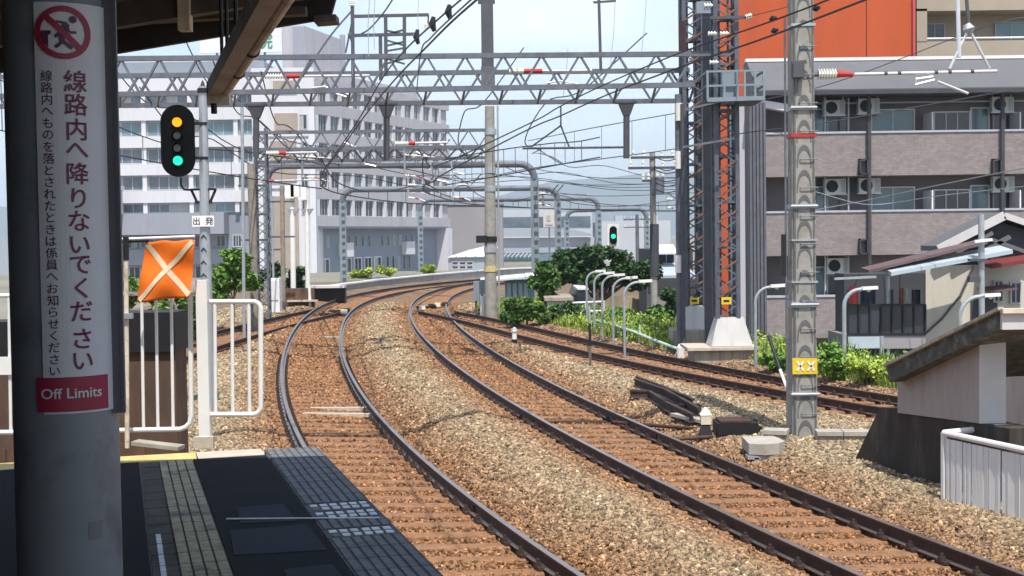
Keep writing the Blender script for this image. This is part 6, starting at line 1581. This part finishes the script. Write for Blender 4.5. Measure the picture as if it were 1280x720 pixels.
a, b = nq(1213,445), nq(1232,372); bx_(ho, 'door_recess', 'gable_dark', a.x, b.x+.3, NY-.03, NY+.02, a.z, b.z)
for (u0, u1, v0, v1) in ((1241,1254,350,378),(1262,1276,352,380)):
    a, b = nq(u0,v1,NY-.02), nq(u1,v0,NY-.02); window(ho, (a.x,NY-.02,a.z), 0, b.x-a.x, b.z-a.z, 2, 'frame_grey', 'glass_dark', .06, .04)
lean('small_red_canopy', 'purple_roof', (1236,366), (1272,362), .06, NY-.9, .85, .05)
hp = thing('house_pole', 'grey pole with a white fluorescent lamp in front of the cream house', 'pole', nq(1228, 400, NY-2.2))
MB().cyl((nq(1228,400,NY-2.2).x,NY-2.2,-2.6), nq(1226.5,268,NY-2.2), .075).build('shaft', M['galv'], hp); MB().bar(nq(1218,302,NY-2.35), nq(1240,299.5,NY-2.35), .09, .07).build('lamp', M['white_paint'], hp); MB().box(nq(1222,325,NY-2.3), (.45,.15,.06)).build('crossarm', M['steel_dark'], hp); MB().box(nq(1217,349,NY-2.3), (.25,.2,.14)).build('meter_box', M['steel_dark'], hp)
# ============================================================ STREET LAMPS, RAIL, VEGETATION, HILLS
def lamp(label, u0, vb, vt, u1, Y, group='curved street lamps beyond the siding', zb=None, r=.035):
    zb = -.4 if zb is None else zb
    t = thing('street_lamp', label, 'street lamp', at(u0, vb, Y), group)
    top = at(u0, vt, Y); end = at(u1, vt-1, Y); R = min(.42, (end.x-top.x)*.5)
    pts = [Vector((top.x, Y, zb)), Vector((top.x, Y, top.z-R))]
    for k in range(1, 7): g = PI/2*k/6; pts.append(Vector((top.x+R-R*math.cos(g), Y, top.z-R+R*math.sin(g))))
    pts.append(Vector((end.x-.32, Y, top.z+.03)))
    MB().tube(pts, r, 10).build('post', M['galv'], t)
    MB().bar((end.x-.34, Y, top.z+.02), (end.x, Y, top.z+.035), .11, .07).build('lamp_head', M['white_paint'], t)
    MB().tube([(end.x-.2, Y, top.z-.015), (end.x-.2, Y, top.z-.06)], [.06,.02], 10).build('lens', M['porcelain'], t)
for (u0, vt, u1, Y, l) in ((733,340,757,44,'first curved lamp of the row, nearest the marker bushes and tallest in the row'),(742.5,342.5,768,42,'second curved lamp of the row of five'),(752.5,345,781,40,'third curved lamp, middle of the row of five'),(766,348.5,797,37.5,'fourth curved lamp of the row of five'),(780,353,815,35,'fifth curved lamp of the row, its head touching the utility pole')):
    lamp(l, u0, 415, vt, u1, Y)
lamp('curved lamp right of the tower footing', 944, 440, 359, 982, 31)
lamp('curved lamp in front of the dark house balcony', 1055, 445, 362, 1097, 30, r=.045)
lamp('curved lamp before the cream house wall above the shelter roof', 1200, 440, 371, 1250, 29, r=.045)
gr = thing('guard_rail', 'pale green pipe guard rail sloping through the verge grass', 'guard rail', gz(800, 440, -.1))
gp_ = [at(746,400.5,43), at(770,407.5,40.5), at(792,414.5,38.5), at(820,426,36.3), at(850,437,34.6)]
mk('rail_green', (.50,.62,.50), .5, var=.08)
MB().tube(gp_, .04, 8).build('top_rail', M['rail_green'], gr)
for k in range(8):
    t = k/7*(len(gp_)-1); i = min(int(t), len(gp_)-2); p = gp_[i].lerp(gp_[i+1], t-i); MB().cyl((p.x,p.y,-.4), (p.x,p.y,p.z+(.25 if k == 4 else 0)), .03).build('rail_post', M['rail_green'], gr)
wb = thing('white_bollard', 'short white bollard at the end of the guard rail by the tower', 'bollard', at(851, 445, 34.2)); q = at(851,447,34.2)
MB().cyl((q.x,q.y,-.3), (q.x,q.y,at(851,434,34.2).z), .10).build('body', M['white_paint'], wb); MB().tube([(q.x,q.y,at(851,434,34.2).z),(q.x,q.y,at(851,430,34.2).z)], [.1,.05], 10).build('cap', M['white_paint'], wb)
hr = thing('pipe_handrail', 'white two bar pipe handrail behind the curved lamps', 'handrail', at(730, 400, 47))
for v in (378, 389.5): MB().cyl(at(708, v+1, 47), at(756, v-1, 47), .035).build('bar', M['white_paint'], hr)
for u in (708, 732, 755): MB().cyl((at(u,400,47).x,47,-2.4), at(u, 377, 47), .03).build('upright', M['white_paint'], hr)
# utility poles
def upole(label, u, vb, vt, Y, r, arms, m='pole_concrete', dark=True):
    t = thing('utility_pole', label, 'utility pole', at(u, vb, Y)); b = at(u, vb, Y); a = at(u-.0135*(vb-vt), vt, Y)
    MB().tube([(b.x, Y, -2.6), a], [r, r*.75], 12).build('shaft', M[m], t)
    if dark: MB().tube([at(u-.5, 345, Y-.02), at(u-.7, 280, Y-.02)], [r*1.25, r*1.2], 12).build('dark_sleeve', M['gable_dark'], t)
    for (v, h) in arms:
        q = at(u-.0135*(vb-v), v, Y); MB().bar(q-Vector((h,.1,0)), q+Vector((h,-.1,0)), .09).build('crossarm', M['steel_dark'], t)
        for s_ in (-h*.9, -h*.4, h*.4, h*.9): insulator((q.x+s_, q.y-.1, q.z+.05), (q.x+s_, q.y-.1, q.z+.3), .06, 2, t)
upole('utility pole with dark middle right of the curved lamps', 818.5, 420, 190, 50, .14, ((197,.8),(210,.9),(226,.4)))
upole('slim distant utility pole over the tree crown', 798, 400, 268, 120, .2, ((274,1.2),(284,1.2)), 'steel_grey', False)
us = bpy.data.objects['utility_pole'] 
q = at(822, 232, 49.8); o = MB().cyl((q.x,q.y,q.z-.3), (q.x,q.y,q.z+.3), .25, n=14).build('transformer', M['steel_grey']); tag(o, 'grey drum transformer on the utility pole beside the tower', 'transformer')
for k in range(6):
    v0 = (196,208,212,222,228,236)[k]; wire(['top service wire from the utility pole to the tower','second service wire from the utility pole to the tower','third service wire from the utility pole to the tower','fourth service wire, sagging at the tower','fifth service wire near the transformer','lowest service wire by the transformer'][k], [(818,v0,50),(832,v0+5,47),(846,v0+3,44),(858,v0+6,42)], .012)
# distant repeater signal above the tree
rs = thing('repeater_signal', 'small distant green railway signal in a white surround above the tree', 'railway signal', at(767, 310, 75)); c = at(766.5, 294, 75)
MB().box((c.x,75.05,c.z), (.62,.04,1.25)).build('white_surround', M['white_paint'], rs); MB().prism(stadium(c.x, 74.9, c.z, .2, .5)[::-1], (0,.1,0)).build('back_board', M['signal_black'], rs)
MB().tube([(c.x,74.9,c.z-.06),(c.x,74.85,c.z-.06)], .13, 14).build('lens', M['lamp_green'], rs); MB().cyl((c.x,75.15,-.3), (c.x,75.15,c.z+.6), .07).build('mast', M['galv'], rs)

# ------------------------------------------------------------ foliage
def leaf_mesh(name, blobs, n, size, m, up=.25):
    """blobs: (centre, radii, weight); many small leaf faces spread through the blobs"""
    w = np.array([b[2] for b in blobs], float); w /= w.sum(); pick = RNG.choice(len(blobs), n, p=w)
    cen = np.array([tuple(b[0]) for b in blobs])[pick]; rad_ = np.array([tuple(b[1]) for b in blobs])[pick]
    d = RNG.normal(size=(n,3)); d /= np.linalg.norm(d, axis=1)[:,None]; r = RNG.random(n)**.45
    P = cen + d*rad_*r[:,None]
    a = RNG.normal(size=(n,3)); a[:,2] *= .6; a /= np.linalg.norm(a, axis=1)[:,None]; nrm = RNG.normal(size=(n,3)) + np.array([0,0,1.2]); b = np.cross(nrm, a); b /= np.linalg.norm(b, axis=1)[:,None]
    s = size*RNG.uniform(.6,1.4,n)[:,None]
    V = np.stack([P-a*s, P+b*s*.5, P+a*s, P-b*s*.5], 1).reshape(-1,3)
    me = bpy.data.meshes.new(name); me.vertices.add(4*n); me.vertices.foreach_set('co', V.astype(np.float32).ravel())
    me.loops.add(4*n); me.loops.foreach_set('vertex_index', np.arange(4*n, dtype=np.int32)); me.polygons.add(n); me.polygons.foreach_set('loop_start', np.arange(0,4*n,4, dtype=np.int32)); me.polygons.foreach_set('loop_total', np.full(n,4,dtype=np.int32))
    me.materials.append(m); me.update(); me.validate(); return me
def clumps(c, R, k, rr):
    out = []
    for _ in range(k):
        d = RNG.normal(size=3); d /= np.linalg.norm(d); q = RNG.random()**.4
        out.append(((c[0]+d[0]*R[0]*q, c[1]+d[1]*R[1]*q, c[2]+d[2]*R[2]*q), tuple(np.array([rr, rr, rr*.7])*RNG.uniform(.6,1.3)), 1.0))
    return out
def limbs(t, base, tips, r0, m='bark'):
    for p in tips:
        b = Vector(base); p = Vector(p); mid = b.lerp(p, .5)+Vector((random.uniform(-.1,.1),random.uniform(-.1,.1),.15)); MB().tube([b, mid, p], [r0, r0*.6, r0*.15], 6).build('limb', M[m], t)
def tree(label, u, Y, zb, parts, n, size, m, trunk=.16, name='tree', k=9, rr=.55, ntr=1):
    """parts: (u, v, half width px, half height px)"""
    t = thing(name, label, 'tree' if name == 'tree' else 'bush', (at(u, 300, Y).x, Y, zb)); S = Y/1700; blobs = []; tips = []
    for (uu, vv, hw, hh) in parts:
        c = at(uu, vv, Y); blobs += clumps(c, (hw*S*.85, min(hw*S*.8, 1.8), hh*S*.85), k, rr); tips.append(tuple(c))
    bx0 = at(u, 300, Y).x; zt = min(p[2] for p in tips)
    MB().tube([(bx0, Y, zb), (bx0+.05, Y, (zb+zt)/2), (bx0+.1, Y, zt)], [trunk, trunk*.8, trunk*.55], 8).build('trunk', M['bark'], t)
    limbs(t, (bx0+.05, Y, zb+(zt-zb)*.75), tips, trunk*.5)
    obj('crown', leaf_mesh('crown', blobs, n, size, m), t, (0,0,0)); return t
def fixloc():
    pass
tree('dark leafy tree behind the curved lamps below the distant signal', 748, 56, -2.4, [(745,322,48,20),(722,330,30,18),(775,335,32,20),(795,345,18,16),(740,350,45,14),(705,325,14,14),(690,338,8,8),(812,338,8,8)], 17000, .12, M['leaf_dark'], .2, k=22, rr=.36)
tree('small ragged shrub tree with bare stems left of the dark tree', 681, 52, -2.0, [(680,342,14,16),(672,355,12,14),(690,352,12,14),(683,370,10,14)], 3600, .10, M['leaf_mid'], .08, k=7, rr=.32)
def bush(label, parts, Y, n, size, m, zb=-.4, k=7, rr=.32):
    return tree(label, parts[0][0], Y, zb, [(u+random.uniform(-2,2), v+random.uniform(-3,2), hw*1.12, hh*1.12) for (u, v, hw, hh) in parts], n, size*1.1, m, .05, 'bush', k+7, rr*.62)
bush('dark green bush beside the concrete pole foot', [(655,385,26,16),(640,392,16,10),(685,392,22,14)], 47, 5200, .085, M['leaf_mid'])
bush('broad dark bush under the curved lamps', [(712,392,20,14),(725,402,14,10)], 46.5, 3200, .08, M['leaf_dark'])
bush('mid green bush behind the guard rail', [(775,402,22,14),(800,408,22,14),(822,398,18,16)], 46, 4600, .085, M['leaf_fresh'], zb=-2.2)
bush('dark bush at the foot of the utility pole', [(832,398,16,24),(840,375,10,14)], 48, 3600, .09, M['leaf_dark'], zb=-2.4)
bush('bright green bush left of the concrete mast foot', [(966,450,16,12),(980,458,12,10)], 30, 2600, .06, M['leaf_fresh'], rr=.22)
bush('feathery green bush right of the concrete mast', [(1038,452,16,20),(1052,462,12,14)], 28, 3400, .055, M['leaf_fresh'], zb=-.8, rr=.22)
bush('yellow green rounded bush in front of the dark house', [(1080,464,18,14),(1095,470,16,12)], 27, 3600, .05, M['leaf_light'], zb=-.8, rr=.22)
bush('bright leafy bush behind the railing right of the departure mast', [(288,340,20,28),(300,325,14,16),(275,360,16,22),(305,352,16,16)], 46, 6500, .10, M['leaf_fresh'], rr=.4)
bush('green bush behind the flag and brown cabinet', [(215,385,34,26),(170,372,30,22),(240,395,20,26)], 40, 6500, .09, M['leaf_fresh'], rr=.4)
bush('dark bush at the foot of the left lattice mast', [(345,350,18,20),(372,345,12,18),(325,345,10,18)], 64, 3600, .12, M['leaf_dark'], rr=.4)
bush('bright green bush over the parapet before the hospital doors', [(462,341,26,7),(480,342,14,6),(448,342,12,6)], 110, 3000, .14, M['leaf_light'], rr=.45)
bush('smaller bright bush over the parapet at the wing end', [(535,337,11,6)], 116, 1200, .13, M['leaf_light'], rr=.4)
# verge grass and low weeds along the siding: blades nobody could count
def grass(name, n, zone, h0, h1, m):
    Y = RNG.uniform(zone[0], zone[1], n); P3 = PATH[3]; o = np.argsort(P3[:,1]); xr = np.interp(Y, P3[o,1], P3[o,0]); L = np.interp(Y, BY, BX)
    lo = xr+zone[2]; X = lo + (np.maximum(L+zone[3], lo+.3)-lo)*RNG.random(n)
    z, d, dr = gheight(X, Y); k = d > 1.45; u_ = X/Y*1700+640; k &= ~((u_ > 842) & (u_ < 948) & (Y < 37)); k &= ~((u_ > 1085) & (Y < 24)); k &= (lump(X*1.7, Y*1.7) > zone[4])
    X, Y, z = X[k], Y[k], z[k]; n = len(X); H = RNG.uniform(h0, h1, n)*(.7+.6*(lump(X*1.1+3, Y*1.1)*1.5+.5).clip(0,1)); g = RNG.uniform(0, 6.28, n); w = .012+.012*RNG.random(n)
    w = w*1.5
    dx, dy = np.cos(g), np.sin(g); lean = RNG.uniform(.1,.5,n)*H
    B0 = np.stack([X-dx*w, Y-dy*w, z-.03], 1); B1 = np.stack([X+dx*w, Y+dy*w, z-.03], 1); lx = lean*np.cos(g+1.2); ly = lean*np.sin(g+1.2)
    M0 = np.stack([X+dx*w*.8+lx*.4, Y+dy*w*.8+ly*.4, z+H*.6], 1); M1 = np.stack([X-dx*w*.8+lx*.4, Y-dy*w*.8+ly*.4, z+H*.6], 1); T = np.stack([X+lx, Y+ly, z+H], 1)
    V = np.stack([B0,B1,M0,M1,T], 1).reshape(-1,3); i = np.arange(n)*5
    F = [q for a in i.tolist() for q in ((a,a+1,a+2,a+3),(a+3,a+2,a+4))]
    me = bpy.data.meshes.new(name); me.from_pydata(V.tolist(), [], F); me.materials.append(m); o = bpy.data.objects.new(name, me); COL.objects.link(o); return kind(o, 'stuff')
grass('verge_grass', 34000, (24, 60, .95, 1.2, -.25), .12, .42, M['grass'])
mk('weed', (.09,.16,.03), .7, var=.4, scale=2.5)
grass('verge_weeds', 9000, (24, 62, 1.5, 1.6, .05), .2, .6, M['weed'])
# leafy weeds filling the verge
def weeds():
    blobs = []
    P3 = PATH[3]; o_ = np.argsort(P3[:,1])
    for _ in range(900):
        y = RNG.uniform(24.5, 58); xr = float(np.interp(y, P3[o_,1], P3[o_,0])); L_ = float(np.interp(y, BY, BX)); x = xr+1.15+(max(L_+1.1, xr+1.6)-xr-1.15)*RNG.random()**1.4; u_ = x/y*1700+640
        if (842 < u_ < 948 and y < 37) or (u_ > 1085 and y < 24): continue
        z_ = float(gheight(np.array([x]), np.array([y]))[0][0]); h = RNG.uniform(.10,.36); blobs.append(((x, y, z_+h*.8), (RNG.uniform(.2,.4), RNG.uniform(.2,.4), h), 1.0))
    k = int(len(blobs)*.65)
    kind(obj('verge_plants', leaf_mesh('verge_plants', blobs[:k], 30000, .05, M['leaf_light'])), 'stuff'); kind(obj('verge_plants', leaf_mesh('verge_plants', blobs[k:], 16000, .05, M['leaf_fresh'])), 'stuff')
weeds()
# parked van and little shed down by the street
vn = thing('parked_van', 'grey van with a pale roof parked under the dark tree', 'van', at(724, 400, 52)); a, b = at(705,385,52), at(742,362,52)
zv = a.z-1.3
MB().prism([(a.x,52,zv+.3),(b.x,52,zv+.3),(b.x,52,b.z-.5),(b.x-.25,52,b.z),(a.x+.45,52,b.z),(a.x+.1,52,b.z-.75)][::-1], (0,3.6,0)).build('body', M['apt_roof'], vn)
MB().prism([(a.x+.5,51.9,b.z),(b.x-.2,51.9,b.z),(b.x-.2,51.9,b.z+.06),(a.x+.5,51.9,b.z+.06)][::-1], (0,3.7,0)).build('roof', M['hosp_pillar'], vn)
MB().box2((a.x+.3,51.95,b.z-.65), (b.x-.25,52.0,b.z-.15)).build('windscreen', M['glass_dark'], vn)
for x in (a.x+.2, b.x-.3):
    MB().cyl((x,52.1,zv+.32), (x,52.35,zv+.32), .32, n=16).build('wheel', M['black'], vn); MB().box((x,51.97,zv+.62), (.22,.05,.14)).build('headlight', M['porcelain'], vn)
sd = thing('tan_shed', 'little shed with a flat tan roof left of the parked van', 'shed', at(698, 385, 50)); a, b = at(684,376,50), at(713,364,50)
MB().box2((a.x,50,-2.6), (b.x,53,a.z)).build('wall', M['gable_dark'], sd); MB().box2((a.x-.1,49.8,a.z), (b.x+.1,53.2,a.z+.12)).build('roof', M['tan_panel'], sd); MB().box2((a.x,49.9,a.z-.3), (b.x,50,a.z-.02)).build('fascia', M['cream_wall'], sd)
# distant hills
def hills(name, Y, prof, col, depth):
    top = [at(u, v, Y) for (u, v) in prof]; mb = MB(); n = len(top)
    for p in top: mb.v += [(p.x, Y-depth*.6, -20), (p.x, Y, p.z), (p.x, Y+depth, -20)]
    for i in range(n-1): mb.f += [(3*i, 3*i+3, 3*i+4, 3*i+1), (3*i+1, 3*i+4, 3*i+5, 3*i+2)]
    o = mb.build(name, mat(name, col, .95, var=.25, scale=.01)); kind(o, 'structure'); return o
hills('hills', 4600, [(-900,262),(-400,250),(0,258),(150,268),(300,272),(450,270),(560,262),(620,246),(660,234),(690,227),(715,225),(740,223),(770,221),(800,217),(822,213),(860,214),(900,219),(1000,224),(1150,232),(1400,246),(2000,262)], (.05,.075,.05), 900)

# ------------------------------------------------------------ the air between
def haze():
    m = bpy.data.materials.new('haze'); m.use_nodes = True; nt = m.node_tree; nt.nodes.clear()
    o = nt.nodes.new('ShaderNodeOutputMaterial'); v = nt.nodes.new('ShaderNodeVolumePrincipled')
    v.inputs['Color'].default_value = (.76,.88,1.0,1); v.inputs['Density'].default_value = HAZE; v.inputs['Anisotropy'].default_value = 0.0
    nt.links.new(v.outputs[0], o.inputs['Volume'])
    b = MB().box2((-7000,-420,-25), (7000,7100,330)).build('haze', m); kind(b, 'stuff')
HAZE = 2.6e-4
haze()
